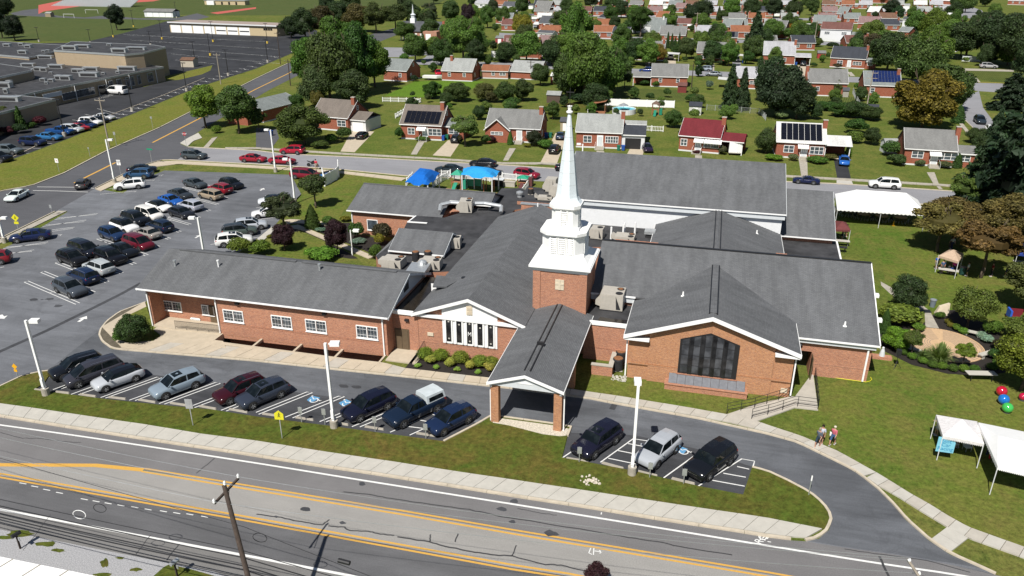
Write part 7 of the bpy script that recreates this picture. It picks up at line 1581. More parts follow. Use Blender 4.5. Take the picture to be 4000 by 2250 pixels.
rf = MB().slab([(-.2,-1.35,h_-.42),(W_*.225,-1.35,h_+1.85),(W_*.225,3,h_+1.85),(-.2,3,h_-.42)][::-1],.1).slab([(W_*.225,-1.35,h_+1.85),(W_*.45+.2,-1.35,h_-.42),(W_*.45+.2,3,h_-.42),(W_*.225,3,h_+1.85)][::-1],.1);rf.build('porch_roof','shingle_house',t,col=RC['g'])
for a_,b_ in(((-.25,h_-.45),(W_*.225,h_+1.86)),((W_*.225,h_+1.86),(W_*.45+.25,h_-.45))):MB().tube((a_[0],-1.4,a_[1]),(b_[0],-1.4,b_[1]),.1,n=4).build('rake_board','white',t)
hwin(t,W_*.22,1.9,2.6,.7,y=-1.0,n=3)
t,W_,h_,zr,D_ = H((2250,575),(2425,582),(2350,444),'brick house with a white door, bow window and an open garage with dark roof','lg',ev=(2330,517),chim=1.0,wins=[(.25,1.7),(.79,2.6,1.8,1.4,5)],door=.53,ext=[(1,4.6,6.5,2.9,.3,'garage','dk','black'),(1,4.6,2.6,3.7,6.9,'room','lg')])
H((2650,588),(2806,602),(2728,463),'brick house with a bright dark-red shingle roof and white awnings','r',ev=(2725,534),chim=1.0,wins=[(.12,1.3),(.8,3.0)],door=.48,awn=[(.5,1.9),(.85,3.4)],ext=(1,4.4,5.5,2.7,.2,'open','r'))
H((3028,614),(3215,624),(3130,478),'brick house with a white roof covered in solar panels and a solar carport','w',ev=(3125,557),chim=.99,wins=[(.26,1.9),(.84,2.5,1.7,1.5,3)],door=.58,awn=[(.55,2.0)],ext=(1,4.6,6,2.9,.2,'open','w'),solar=(.07,.93,.1,.92,7,3))
h7 = t
H((3525,642),(3722,655),(3620,502),'long brick house with a pale grey roof, big picture windows and white-railed steps','g',ev=(3630,585),chim=1.5,wins=[(.26,2.0,2.0,1.3,2),(.85,3.4,2.0,1.3,3)],door=.60,awn=[(.6,2.0)],ext=(1,3.4,5,2.6,.6,'room','g'))
H((1030,480),(1178,440),(1110,362),'low grey-roofed corner house with an orange gutter, turned to the side street','gg',D=9,h=2.9,chim=.1,wins=[(.7,1.4),(.85,1.4)],ext=(-1,4,6,2.5,1,'room','gg'))
B2 = [(.25,1.0,1.9,1.2,1),(.74,1.0,1.9,1.2,1)]
H((1500,314),(1590,320),(1550,228),'brick back house with a pale grey roof, half behind the great trees','gg',ev=(1550,276),wins=[(.72,1.0,1.9,1.2,1)],lo=0)
H((1727,314),(1845,319),(1800,227),'brick back house with a pale roof and small chimney beside the red car','lg',ev=(1790,278),chim=.22,wins=B2)
H((1880,306),(1984,309),(1930,252),'low brick house with a faded orange roof','or',ev=(1930,286),h=2.4,wall='brick_pink',wins=[(.45,1.1,1.5,1.0,1),(.8,2.0,1.5,.9,2)],D=7)
H((1995,308),(2108,314),(2060,236),'brick back house with a whitish-green roof left of the centre trees','lg',ev=(2050,284),wins=[(.75,1.0,1.9,1.2,1)])
H((2185,330),(2270,334),(2230,262),'brick back house almost hidden under the centre trees','lg',ev=(2230,300),wins=[(.3,1.0,1.9,1.2,1)],ext=(-1,3,4,2.4,1,'room','w'))
H((2543,338),(2682,342),(2620,248),'brick back house with a grey roof and a carport on its left','g',ev=(2615,300),wins=B2,ext=(-1,5.4,5.5,2.7,.5,'open','g'))
H((2870,345),(2985,350),(2925,259),'brick back house with a pale roof behind the conifers','sil',ev=(2925,305),wins=[(.6,2.0,1.9,1.0,2)],ext=(-1,5.0,5,2.6,-1,'carport','w'))
H((3152,373),(3303,378),(3235,268),'brick back house with a grey roof above the striped yard','g',ev=(3230,324),chim=-1,wins=B2,ext=(-1,4.2,5,2.6,.3,'open','gg'))
H((3370,378),(3510,383),(3445,277),'brick back house with a deep blue solar roof, right','gg',ev=(3430,334),chim=.95,wins=[(.24,1.1,1.8,1.4,1)],solar=(.22,1.0,.22,1.0,9,3,'solar_blue'))
F3 = [(.22,1.9),(.75,2.6,1.75,1.3,3)]
H((1972,226),(2102,230),(2040,150),'brick house with a pinkish roof and orange-sided annexe','pk',ev=(2045,192),chim=.98,wins=[(.14,1.6)],ext=(1,5.2,5,2.7,.3,'room','pk'))
H((2472,234),(2590,238),(2535,159),'brick house with a grey roof behind the golden tree and flag','g',ev=(2530,202),chim=.96,wins=[(.22,1.8)],door=.5,ext=(1,5.6,5,2.8,-.5,'carport','w'))
H((2720,240),(2838,244),(2782,163),'neat brick house with a grey roof, white door awning and carport','g',ev=(2780,207),chim=.99,wins=F3,door=.52,awn=[(.55,1.9)],ext=(1,5.6,5,2.8,-.5,'carport','w'))
H((2978,250),(3100,254),(3045,157),'brick house with a whitish roof and bow window beside the spruce','sil',ev=(3045,215),chim=.99,wins=[(.62,2.6,1.7,1.3,3)],ext=[(1,5.3,5,2.9,-.3,'open','sil')])
H((3240,262),(3375,270),(3310,181),'brick house with a blue-black roof and brick steps','dk',ev=(3310,228),chim=.99,wins=[(.28,1.8),(.78,2.8,1.75,1.2,3)],door=.55,ext=(1,3,5,2.4,1,'room','gg'))
H((3500,258),(3545,260),(3520,180),'small brick house deep among the upper right trees','gg',h=2.9,wins=[])
H((3690,200),(3735,203),(3712,160),'white-roofed house corner showing between the great trees','w',h=2.8,wins=[])
for a,b,rp,lb,rf_,kw in[((2390,158),(2455,160),(2440,104),'dark-roofed brick back house beside the far green trees','dk',dict(wins=[(.45,1.2)])),((2575,158),(2675,161),(2627,100),'brick back house with a slate roof behind the arborvitaes','g',dict(ev=(2625,137),wins=B2)),((2765,166),(2878,169),(2820,122),'brick house with a dark solar strip and a long white awning','dg',dict(ev=(2820,147),chim=.02,wins=B2,awn=[(.3,5)],solar=(.05,.9,.1,.9,8,2))),((2455,126),(2595,130),(2520,68),'long pale house with a deep front porch behind the forked tree','gg',dict(ev=(2520,98),wall='whitewall',chim=.93,wins=F3,ext=(1,4,5,2.8,.2,'open','g'))),((2642,116),(2718,118),(2680,71),'brick cottage with a dull red roof near the telephone pole','mr',dict(wins=F3,awn=[(.7,3)])),((2560,88),(2602,90),(2580,42),'brick cottage with a rusty brown roof','or',dict(wins=[])),((2817,128),(2890,131),(2855,73),'brick cottage with a pale grey roof left of the spruce','gg',dict(wins=[(.2,1.4)])),((3003,150),(3060,153),(3030,78),'tall brick house with a grey roof left of the orange tree','g',dict(h=3.8,wins=[(.4,1.4)])),((3200,160),(3318,165),(3255,85),'brick house with a brown-red roof and a two-storey white bay addition','mr',dict(h=5.2,wall='whitewall',wins=[(.22,2.2,3.6,1.3,3),(.78,2.2,3.6,1.3,3)],ext=(1,4.5,6,3.0,0,'room','gg'))),((3172,112),(3260,115),(3215,58),'green-grey roofed brick house behind the white bay house','gg',dict(wins=[],ext=(-1,4,4,2.4,0,'carport','w'))),((3265,74),(3303,76),(3280,24),'brick gable-fronted house with a carport, far up','gg',dict(wins=[(.5,1.8)],ext=(1,4.5,5,2.6,0,'carport','gg'))),((3348,114),(3433,117),(3392,63),'brick house with a mauve-grey roof among the dark trees','pk',dict(ev=(3392,92),wins=[(.75,1.8)])),((3385,65),(3428,67),(3408,24),'white-roofed house far up in the dark trees','w',dict(wins=[(.5,1.8)])),((3550,66),(3597,68),(3575,31),'brick house with a pale roof and small chimney at the upper right','gg',dict(chim=.05,wins=[(.6,1.6)])),((3522,104),(3590,107),(3555,70),'grey-sided dormered house front at the upper right','dg',dict(wall='whitewall',h=3.8,wins=[(.4,1.0,2.6),(.75,1.0,2.6)])),((3503,148),(3545,151),(3525,103),'brick house with a green roof beside the brown-green tree','gg',dict(wins=[])),((2105,116),(2170,119),(2140,61),'brick house with a dark grey roof left of the tall centre tree','dg',dict(ev=(2135,92),wins=[(.3,1.4),(.8,1.4)],awn=[(.3,1.8),(.75,1.8)],ext=(-1,3.6,5,2.6,.5,'open','w'))),((2100,160),(2158,163),(2130,124),'cream two-storey addition with three small windows','dg',dict(wall='whitewall',h=3.6,wins=[(.25,.9,2.6,1,1),(.55,.9,2.6,1,1)],D=5)),((2090,42),(2150,44),(2120,2),'grey-roofed house with a carport near the top edge','g',dict(wins=[(.7,1.4)],ext=(1,5,5,2.6,0,'open','dg'))),((2335,90),(2365,92),(2350,55),'small white-gabled house left of the dark trees','dk',dict(wall='whitewall',wins=[(.5,1.2)])),((2630,48),(2668,50),(2650,10),'white-windowed brick house beside the broad dark tree','pk',dict(wins=[(.4,2.2)])),((2818,56),(2842,58),(2830,13),'brown-roofed cottage with a white annexe','br',dict(wins=[(.4,1.2)],ext=(1,4,4,2.6,0,'garage','w'))),((3240,20),(3290,22),(3265,-10),'brick house front at the very top edge','gg',dict(wins=[(.3,1),(.7,1)])),((3400,12),(3480,14),(3440,-20),'white house roof along the top edge','w',dict(wins=[])),((3630,16),(3720,20),(3675,-14),'orange-brick gabled house at the top right bend','w',dict(wins=[])),((3935,18),(4000,20),(3970,-22),'brick house with pale siding at the top right corner','sil',dict(wins=[(.3,1),(.7,1)])),((1855,30),(1905,31),(1880,-2),'pale gabled house with white windows at top','sil',dict(wall='whitewall',wins=[(.5,2)])),((1910,22),(1960,23),(1940,-8),'brick house beside the pale gabled one at top','dk',dict(wins=[(.5,1)])),((1960,45),(2010,47),(1985,5),'blue-grey roofed house at top','dg',dict(wall='whitewall',wins=[(.5,1)])),((2560,20),(2630,22),(2595,-12),'long porch-fronted house with an orange fence at top','w',dict(wins=[(.5,2)])),((2300,20),(2340,21),(2320,-12),'pale roofed house beside the tall centre tree at top','sil',dict(wins=[]))]:
 kw.setdefault('h',None if 'ev' in kw else 3.0);H(a,b,rp,lb,rf_,lo=1,**kw)
rr8 = random.Random(9)
for i in range(30):
 x = 1760+i*78+rr8.uniform(-14,14);y = (-30,-55,-12)[i%3]
 H((x,y),(x+44,y+1),(x+22,y-24),'far small house at the top edge, '+['cut by the frame','with only its roof in view','half behind crowns'][i%3],rr8.choice(['g','gg','sil','dk','pk','w']),h=3,lo=1,wins=[(.3,1.2),(.7,1.6)],D=8)[0]['group'] = 'farthest houses at the top edge'
def shed(px,w_,d_,h,lb,wall,roof,rot=0,door=True,sh='flat',name='garden_shed'):
 P = G(*px);t = thing(name,lb,'shed',(P[0],P[1],0),R(rot))
 MB().box(0,w_,0,d_,0,h).add([(0,0,h),(0,d_,h),(0,d_/2,h+.7),(w_,0,h),(w_,d_,h),(w_,d_/2,h+.7)],[(0,2,1),(3,4,5)]).build('wall','obj',t,col=wall)
 MB().slab([(-.15,-.2,h-.05),(w_+.15,-.2,h-.05),(w_+.15,d_/2,h+.75),(-.15,d_/2,h+.75)],.08).slab([(-.15,d_/2,h+.75),(w_+.15,d_/2,h+.75),(w_+.15,d_+.2,h-.05),(-.15,d_+.2,h-.05)],.08).build('roof','shingle_house',t,col=RC[roof])
 if door:MB().box(w_*.3,w_*.7,-.05,-.003,.1,h*.8).build('door','white',t)
 return t
shed((2135,402),3.6,3,2.2,'weathered dark wooden shed with a pale roof',(.09,.06,.045),'lg',0,False);shed((2188,512),1.9,2.2,2.2,'tan storage shed at the top of the driveway left of the spire',(.36,.30,.2),'dg')
shed((2646,362),2.4,2.2,2.0,'dark red wooden shed in the striped yard',(.17,.03,.025),'mr',0,False);shed((2690,448),2.9,3,2.2,'white-doored garage shed behind the pool house',(.55,.55,.52),'dk')
shed((3192,228),2.8,3,2.0,'bright red shed beside the dark blue-roofed house',(.33,.03,.03),'g',0,False);shed((1935,170),3.8,5,2.4,'small red garage with white door behind the little church',(.3,.04,.05),'gg')
shed((3290,379),1.5,1.2,1.8,'beige storage cabinet against the brick back house',(.33,.31,.27),'dg',0,False);shed((2448,196),2.4,2.4,2.4,'white octagonal-looking shed left of the flag house',(.6,.62,.65),'lg');shed((3455,600),2.4,2.6,2.0,'white shed with two skylights beside the last brick house',(.62,.63,.64),'lg',12,False)
shed((3392,436),2.2,1.6,1.0,'low black-topped garden box in the right yard',(.1,.1,.1),'dk',0,False);shed((178,66),4,3,2.2,'tan hut beside the running track',(.3,.24,.16),'lg',0,False)
shed((708,262),4.6,3.5,2.4,'cream hut with a brown roof in the school lot',(.5,.45,.36),'br',8,False)
taken = [(o,o.location.x,o.location.y)for o in COL.objects if o.parent is None and o.get('category')in('house','tree','shed','church','car')]
def free(P,d):return all(abs(x-P[0])>d or abs(y-P[1])>d for _,x,y in taken)
rr7 = random.Random(21);rn = {'g':'grey','gg':'green-grey','sil':'silvery','dk':'blue-black','pk':'pinkish','w':'white','or':'rusty','mr':'brown-red','br':'brown','lg':'pale grey'}
for y in(34,62,92,120,150,196):
 for i in range(28):
  x = 1930+i*74+rr7.uniform(-16,16)+y*.2;P = G(x,y);k = PX(y)
  if x>3700 or not free((P[0]+5,P[1]+4),10.4):continue
  c_ = rr7.choice(list(rn));h_ = H((x,y),(x+9.3*k,y+1),(x+4*k,y-6.2*k),'small far brick house, '+rn[c_]+' roof, '+['left','centre','right'][min(2,int((x-1900)/620))]+' part, row '+['one','two','three','four','five','six'][(34,62,92,120,150,196).index(y)]+' from the top',c_,h=2.9,lo=1,wins=[(.25,1.3),(.75,1.8)],chim=rr7.choice([None,.98,.05]),ext=rr7.choice([None,(1,4,5,2.5,.5,'garage'),(1,4.5,5,2.6,0,'carport','w'),(-1,3.5,5,2.5,.5,'room')]))[0]
  h_['group'] = 'small houses of the far rows';taken.append((h_,P[0]+5,P[1]+4))
gc = ((.042,.065,.02),(.06,.09,.022),(.08,.125,.025),(.055,.075,.022),(.10,.135,.028),(.034,.05,.018))
for i in range(520):
 x = rr7.uniform(1560,3980);y = rr7.choice([rr7.uniform(20,250),rr7.uniform(240,262),rr7.uniform(380,470)]);P = G(x,y)
 if not free(P,5 if i<300 else 3.6)or(y>268 and y<300)or(x>3700 and y>300):continue
 big = rr7.random()<.55;hh = rr7.uniform(7,12)if big and y<260 else rr7.uniform(2,4.5)
 t_ = tree(x,y,hh,hh*rr7.uniform(.8,1.15),'dec' if hh>3 else 'shrub',gc[g6:=rr7.randrange(6)],('deep green','dull green','fresh green','olive green','yellow-green','blackish')[g6]+' '+('tree' if hh>5 else 'bush')+' in the back yards, '+['left','centre','right'][min(2,int((x-1560)/810))]+(' far' if y<130 else ' middle' if y<300 else ' near')+' part',base=.04,cat='tree' if hh>5 else 'shrub',group='back-yard greenery of the far rows')
 taken.append((t_,P[0],P[1]))
# ------------------------- school, bus garage, little church
def roofblock(t,px,z,wallm,h=None,par='parapet'):
 P = [G(x,y,z)for x,y in px]
 MB().prism(P,0,z,0,1).build('wall',[wallm,'membrane'],t,world=True)
 m = MB();n = len(P)
 for i in range(n):
  a,b = P[i],P[(i+1)%n];l = math.dist(a,b)
  if l<.5:continue
  nx,ny = (b[1]-a[1])/l*.1,-(b[0]-a[0])/l*.1
  m.prism([(a[0]-nx,a[1]-ny),(b[0]-nx,b[1]-ny),(b[0]+nx,b[1]+ny),(a[0]+nx,a[1]+ny)],z-.45,z+.08)
 m.build(par,'metal',t,world=True);return P
SC = thing('school_building','sprawling tan brick school with black flat roofs full of grey machines','school',(-180,200,0))
roofblock(SC,[(-260,560),(0,440),(215,387),(60,372),(-260,430)],4.4,'brick_school')
PB = roofblock(SC,[(-260,432),(60,377),(170,352),(638,261),(520,250),(215,228),(0,200),(-260,190)],4.3,'brick_school')
roofblock(SC,[(-300,140),(0,162),(275,178),(215,200),(112,224),(0,214),(-300,205)],5.2,'brick_school')
roofblock(SC,[(210,196),(486,213),(560,206),(646,184),(600,176),(280,162)],8.6,'brick_school')
roofblock(SC,[(-200,240),(0,250),(128,268),(120,275),(0,300),(-200,330)],6.8,'brick_school')
A,B = G(62,375,4.3),G(638,261,4.3);ln = math.dist(A,B);ux,uy = (B[0]-A[0])/ln,(B[1]-A[1])/ln;ro_ = math.atan2(uy,ux)
def swin(s,w_,z0,z1,mt='glass'):
 x,y = A[0]+ux*s,A[1]+uy*s;f = MB().box(-w_/2-.1,w_/2+.1,-.06,-.003,z0-.1,z1+.1).build('window','whitewall',SC);f.location = (x-SC.location.x,y-SC.location.y,0);f.rotation_euler = (0,0,ro_)
 MB().box(-w_/2,w_/2,-.09,-.061,z0,z1).build('pane',mt,f)
for k,w_ in((.88,2.2),(.79,1.2),(.74,1.0),(.70,1.0),(.64,1.6),(.58,1.4)):swin(ln*k,w_,.9,3.3)
for i in range(9):swin(ln*(.27+.022*i),1.6,.9,2.6)
swin(ln*.515,2.6,.1,2.6,'glass_dark');swin(ln*.20,6,2.4,3.3,'whitewall')
for k in(.10,.34,.55,.72,.93):o = MB().box(-.08,.08,-.12,-.003,0,4).build('downspout','white',SC);o.location = (A[0]+ux*ln*k-SC.location.x,A[1]+uy*ln*k-SC.location.y,0);o.rotation_euler = (0,0,ro_)
uproto = None
for i,(x,y,w_,h,z,lb)in enumerate([(30,175,3,1.6,5.2,'leftmost pale'),(85,172,2.2,1.6,5.2,'twin boxed'),(112,180,2.8,1.6,5.2,'second twin'),(92,203,3.6,1.8,5.2,'hooded'),(172,197,1.5,1,5.2,'small dark'),(188,195,1.5,1,5.2,'other small dark'),(275,188,5.5,2,8.6,'long louvred'),(325,180,5.5,1.6,8.6,'white ducted'),(468,198,5.5,2,8.6,'long grey'),(535,188,7,1.4,8.6,'white L-shaped duct'),(428,172,1.8,1,8.6,'lone low'),(180,222,6,1.6,4.3,'wide grey'),(112,252,5,1.4,4.3,'squat wide'),(150,270,2.4,1.8,4.3,'first of a pair of'),(175,272,2.4,1.8,4.3,'second of a pair of'),(222,260,5.5,1.8,4.3,'big pale'),(298,277,2.4,1.8,4.3,'boxy left'),(320,278,2.4,1.8,4.3,'boxy right'),(358,270,5.5,1.8,4.3,'long right'),(350,293,6.5,2,4.3,'longest front'),(235,305,2.6,2,4.3,'tall left'),(260,306,3.6,2,4.3,'tall right'),(498,268,6.5,1.9,4.3,'far right long'),(462,281,1.3,1.2,4.3,'tiny round'),(405,284,1.2,.9,4.3,'tiny flat'),(200,282,1.2,.9,4.3,'little'),(120,303,1.6,1.4,4.3,'small boxy'),(170,310,1.8,1.2,4.3,'low dark'),(202,313,1.8,1.2,4.3,'low grey'),(183,322,1,1,4.3,'barrel-like'),(12,335,6,2.2,4.4,'left edge large'),(38,328,1.8,2.2,4.4,'slim'),(26,358,1.3,1.9,4.4,'stack-like'),(28,388,8,1.8,4.4,'nearest long')]):
 P = G(x,y+6,z)
 if uproto is None:
  t = thing('rooftop_unit','','ventilation unit',(0,0,0),0,'rooftop units on the school');MB().box(-.5,.5,-.25,.25,0,.85).build('cabinet','metal',t);MB().box(-.52,.52,-.28,.28,.86,1).build('cover','metal',t);MB().box(-.4,.4,-.27,-.255,.15,.7).build('louvre','darkgrille',t);uproto = t;o = t
 else:o = dup(uproto,(0,0,0))
 o.location = (P[0],P[1],z);o.rotation_euler = (0,0,.12);o.scale = (w_*.85,min(w_,2.8),h*.62);o['label'] = lb+' machine on the black school roof'
BG_ = thing('bus_garage','long cream garage with seven white roll-up doors by the school lot','garage',G(662,124)+(0,),0)
A,B = G(667,126),G(1085,143);L = math.dist(A,B);BG_.rotation_euler = (0,0,math.atan2(B[1]-A[1],B[0]-A[0]));BG_.location = A+(0,)
zr_ = 4.6;MB().box(0,L,0,13,0,zr_).build('wall',M.setdefault('cream',plain('cream_wall',(.46,.37,.23),.8)),BG_);MB().box(-.5,L+.5,-.8,13.5,zr_,zr_+.45).build('roof',M.setdefault('tan_roof',plain('weathered_roof',(.30,.24,.21),.9,var=.2)),BG_);MB().box(-.5,L+.5,-.86,-.801,zr_-.05,zr_+.5).build('fascia','whitewall',BG_)
for i in range(7):
 x = .6+i*L*.108;dd = MB().box(x,x+L*.096,-.05,-.003,0,3.7).build('garage_door','white',BG_)
 if i>3:MB().box(x+.3,x+L*.096-.3,-.08,-.051,1.5,2.0).build('door_window','glass_dark',dd)
for k in range(4):MB().box(L*.88+k*1.3,L*.88+k*1.3+1.1,-.06,-.003,2.6,3.6).build('window','glass_dark',BG_)
FH = thing('field_house','white-doored storage building with a grey roof by the track','building',G(566,66)+(0,),.03)
MB().box(0,20,0,7,0,3.4).build('wall','whitewall',FH);MB().slab([(-.4,-.5,3.3),(20.4,-.5,3.3),(20.4,3.5,4.8),(-.4,3.5,4.8)],.15).slab([(-.4,3.5,4.8),(20.4,3.5,4.8),(20.4,7.5,3.3),(-.4,7.5,3.3)],.15).build('roof','shingle_house',FH,col=RC['g'])
for i in range(4):MB().box(2+i*4.4,5.6+i*4.4,-.05,-.003,.1,2.6).build('garage_door','white',FH)
GS = thing('grandstand','grey aluminium stadium bleachers beyond the red track','bleachers',G(185,24)+(0,),0)
for i in range(14):MB().box(0+i*.6,70,1.0*i+4,1.0*i+4.7,i*.45,i*.45+.5).build('bench_row','metal',GS)
TB = thing('ticket_building','long low tan building with white sheds beyond the field','building',G(800,18)+(0,),.06)
MB().box(0,34,0,7,0,3).build('wall',M['cream'],TB);MB().box(-.3,34.3,-.4,7.4,3,3.3).build('roof','metal',TB);MB().box(3,9,-2,-.003,0,2.8).build('side_shed','white',TB)
for i in range(3):MB().box(14+i*6,15.5+i*6,-.04,-.003,.1,2.2).build('door','glass_dark',TB)
for x,y,w_,lb in((250,70,7,'left white football goal by the track'),(335,52,9,'right white football goal by the track')):
 t = thing('goal_frame',lb,'goal',G(x,y)+(0,),.1);MB().box(0,w_,-.06,.06,2.2,2.34).build('crossbar','white',t)
 for q in(0,w_):MB().box(q-.06,q+.06,-.06,.06,0,2.2).build('post','white',t)
A = G(1590,158);LC = thing('small_church','little brick church with a grey roof and a slim white steeple','church',A+(0,),0)
W_ = math.dist(A,G(1740,162));MB().box(0,W_,0,10,0,4.2).add([(0,0,4.2),(0,10,4.2),(0,5,7.6),(W_,0,4.2),(W_,10,4.2),(W_,5,7.6)],[(0,2,1),(3,4,5)]).build('wall','brick_pink',LC)
MB().slab([(-3.4,-.5,4.1),(W_+.4,-.5,4.1),(W_+.4,5,8),(-3.4,5,8)],.15).slab([(-3.4,5,8),(W_+.4,5,8),(W_+.4,10.5,4.1),(-3.4,10.5,4.1)],.15).build('roof','shingle_house',LC,col=RC['dg'])
for i in range(4):MB().tube((-3,.3+i*3,0),(-3,.3+i*3,4.0),.3,.24,10).build('column','white',LC)
MB().box(-3.5,.1,-.6,10.6,3.8,4.09).build('porch_beam','white',LC)
for i in range(3):MB().box(1.2+i*2.6,2.4+i*2.6,-.06,-.003,1.2,3.2).build('window','white',LC)
MB().box(W_*.55,W_*.9,-6,-.01,0,4.6).build('side_wing','brick_pink',LC);MB().box(W_*.62,W_*.75,-6.06,-6.003,.8,3.6).build('window','white',LC);MB().box(W_-1,W_+.3,-.5,.6,0,8.6).build('chimney','brick_house',LC)
sp = MB().box(.4,2.6,3.9,6.1,7,9.2).build('steeple_base','white',LC);MB().lathe(1.5,5,[(1.0,9.2),(1.0,10.6),(1.3,10.7),(.5,11.3),(.05,15.2)],8).build('steeple','fascia_blue',LC)
# ------------------------- poles, wires, signs
def zat2(p,P):return zat(p[0],p[1],P[0],P[1])
def lamp(base,top,head,label,r=.10,hb=.75):
 P = G(*base);H_ = zat2(top,P);t = thing('lamp_post',label,'lamp post',(P[0],P[1],0),0,'white lamp posts of the church lot')
 if hb:MB().lathe(0,0,[(.33,0),(.33,hb)],14).build('concrete_base','concrete_old',t)
 MB().box(-r,r,-r,r,hb,H_).build('post','white',t);a = math.radians(head)
 MB().box(-r-.02,r+.02,-r-.06,-r-.002,hb+.2,hb+1).build('junction_box','white',t)
 MB().rbox(.5*math.cos(a),.5*math.sin(a),H_-.12,.5,.1,.1,a).build('arm','white',t)
 hh = MB().rbox(.75*math.cos(a),.75*math.sin(a),H_-.2,.75,.5,.3,a).build('lamp_head','white',t);MB().rbox(.75*math.cos(a),.75*math.sin(a),H_-.22,.6,.38,.018,a).build('lens','lamp_white',hh)
for b_,t_,h_,lb in[((182,1545),(106,1250),15,'white lamp post at the left end of the front row'),((1306,1672),(1272,1340),15,'white lamp post in the middle of the front row'),((2468,1855),(2494,1508),100,'white lamp post beside the silver crossover on the right'),((449,715),(410,545),15,'white lamp post on the verge of the side street'),((1077,672),(1047,507),185,'white lamp post by the cross street kerb'),((1153,795),(1132,620),195,'white lamp post behind the purple-brown lot tree'),((803,1030),(766,850),195,'white lamp post rising behind the long wing roof'),((20,948),(-8,850),15,'white lamp post cut by the left edge')]:lamp(b_,t_,h_,lb)
lamp((1377,996),(1374,898),10,'short white lamp post beside the right purple tree',.06,0);lamp((2274,640),(2270,562),185,'white lamp head peeking over the gym roof ridge',.1,0)
z1 = lambda x,y:(x/2.415,y/2.415)
for i,(bx,by,tx_,ty_)in enumerate([(370,395,335,260),(855,410,830,280),(1070,350,1035,180),(1262,255,1237,100),(1530,370,1498,190),(1423,430,1400,295),(2012,395,1985,205),(1985,525,1955,318),(1845,615,1807,392),(2155,715,2120,470),(1762,860,1715,595),(1250,1050,1190,755),(610,1285,535,940),(2523,410,2500,222),(2757,490,2743,310),(2527,590,2505,370),(1668,170,1620,20)]):
 b_,t_ = z1(bx,by),z1(tx_,ty_);P = G(*b_);H_ = zat2(t_,P);t = thing('parking_light',['at the far left behind the roofs','behind the raised gym block','left of the black pine','right of the black pine','before the garage doors, left','at the back edge of the gym roof','before the garage doors, right','second row by the garage','beside the cream hut','at the mid lot edge','on the verge by the drive','beside the white van','in the row of parked cars','at the right end of the lot','by the dark trees','left of the yellow bollards','near the field house'][i]+', tall black lot light','light pole',(P[0],P[1],0),0,'black light poles of the school lot')
 MB().lathe(0,0,[(.4,0),(.4,.9)],10).build('concrete_base','kyellow' if i in(2,3,4,6,7,8,13)else 'concrete',t);MB().tube((0,0,.9),(0,0,H_),.12,.09,6).build('post','black',t);MB().box(-.9,.9,-.2,.2,H_-.05,H_+.12).build('lamp_head','black',t)
def upole(b_,t_,label,mt='pole_wood',arms=1,r=.16):
 P = G(*b_);H_ = zat2(t_,P);t = thing('utility_pole',label,'utility pole',(P[0],P[1],0),0)
 MB().tube((0,0,0),(0,0,H_),r,r*.7,8).build('pole',mt,t)
 for k in range(arms):MB().box(-1.2,1.2,-.06,.06,H_-.6-k*1.2,H_-.48-k*1.2).build('cross_arm',mt,t)
 for x in(-1.1,0,1.1):MB().lathe(x,0,[(.07,H_-.47),(.07,H_-.25)],6).build('insulator','metal',t)
 return P,H_
for q in[((428,575),(400,381),'dark utility pole with a street light on the mown bank','pole_grey'),((863,329),(852,207),'grey utility pole at the edge of the school lot','pole_grey'),((1135,335),(1122,232),'dark leaning pole beside the huge tree group'),((1096,252),(1087,124),'thin dark pole by the school verge'),((1248,112),(1248,46),'pale double cross-arm pole among dark trees','pole_grey',2),((2714,175),(2722,48),'grey telephone pole between arborvitaes and red roof','pole_grey'),((2700,352),(2706,250),'dark pole carrying a transformer behind the grey back house'),((3379,455),(3410,276),'pale leaning pole before the blue solar roof','pole_grey',2),((3658,170),(3673,91),'pale pole standing out before the great right trees','pole_grey'),((3180,170),(3190,80),'thin pole left of the white bay house','pole_grey'),((2073,310),(2072,236),'thin dark pole before the whitish back roof')]:upole(*q)
tip = G(1250,2118);best = None
for i in range(400):
 h = 4+i*.04;X = tip[0]-h/math.tan(SUN_EL)*math.cos(SUN_AZ);Y = tip[1]-h/math.tan(SUN_EL)*math.sin(SUN_AZ)
 d = ray(876,1898);t_ = (h-HCAM)/d[2];e = math.hypot(d[0]*t_-X,d[1]*t_-Y)
 if best is None or e<best[0]:best = (e,h,d[0]*t_,d[1]*t_)
_,ph,pX,pY = best;print('pole',best)
PT = Vector((pX,pY,ph));d = ray(968,2250)
bt = t_ = (ph-4.2-HCAM)/d[2];lowp = Vector((d[0]*t_,d[1]*t_,ph-4.2));dirn = (lowp-PT)/4.2;foot = PT+dirn*ph
up = thing('utility_pole','big dark wooden pole with a slanting cross-arm in the foreground','utility pole',(foot.x,foot.y,0));
MB().tube(foot,PT+dirn*-.05,.17,.12,12).build('pole','pole_wood',up,world=True)
def atz(px,z):p = G(px[0],px[1],z);return Vector((p[0],p[1],z))
ia,ib,ic = atz((836,1960),ph-.75),PT+Vector((.05,0,.15)),atz((930,1862),ph-.75)
MB().tube(ia-Vector((0,0,.12)),ic-Vector((0,0,.12)),.08,.08,4).build('cross_arm','pole_wood',up,world=True)
MB().tube(ic*.6+ia*.4-Vector((0,0,.15)),PT-Vector((0,0,1.5)),.025,.025,5).build('brace','pole_wood',up,world=True)
for v in(ia,ib,ic):MB().lathe(v.x,v.y,[(.05,v.z-.1),(.08,v.z-.02),(.06,v.z+.06),(.08,v.z+.1),(.04,v.z+.18)],8).build('insulator','white',up,world=True)
s2 = [atz((3450,2300),7.6),atz((3552,2188),8.4),atz((3590,2240),7.8)]
p2 = thing('utility_pole','grey cross-arm with two white insulators at the lower right edge','utility pole',(s2[1].x+.5,s2[1].y-1.5,0))
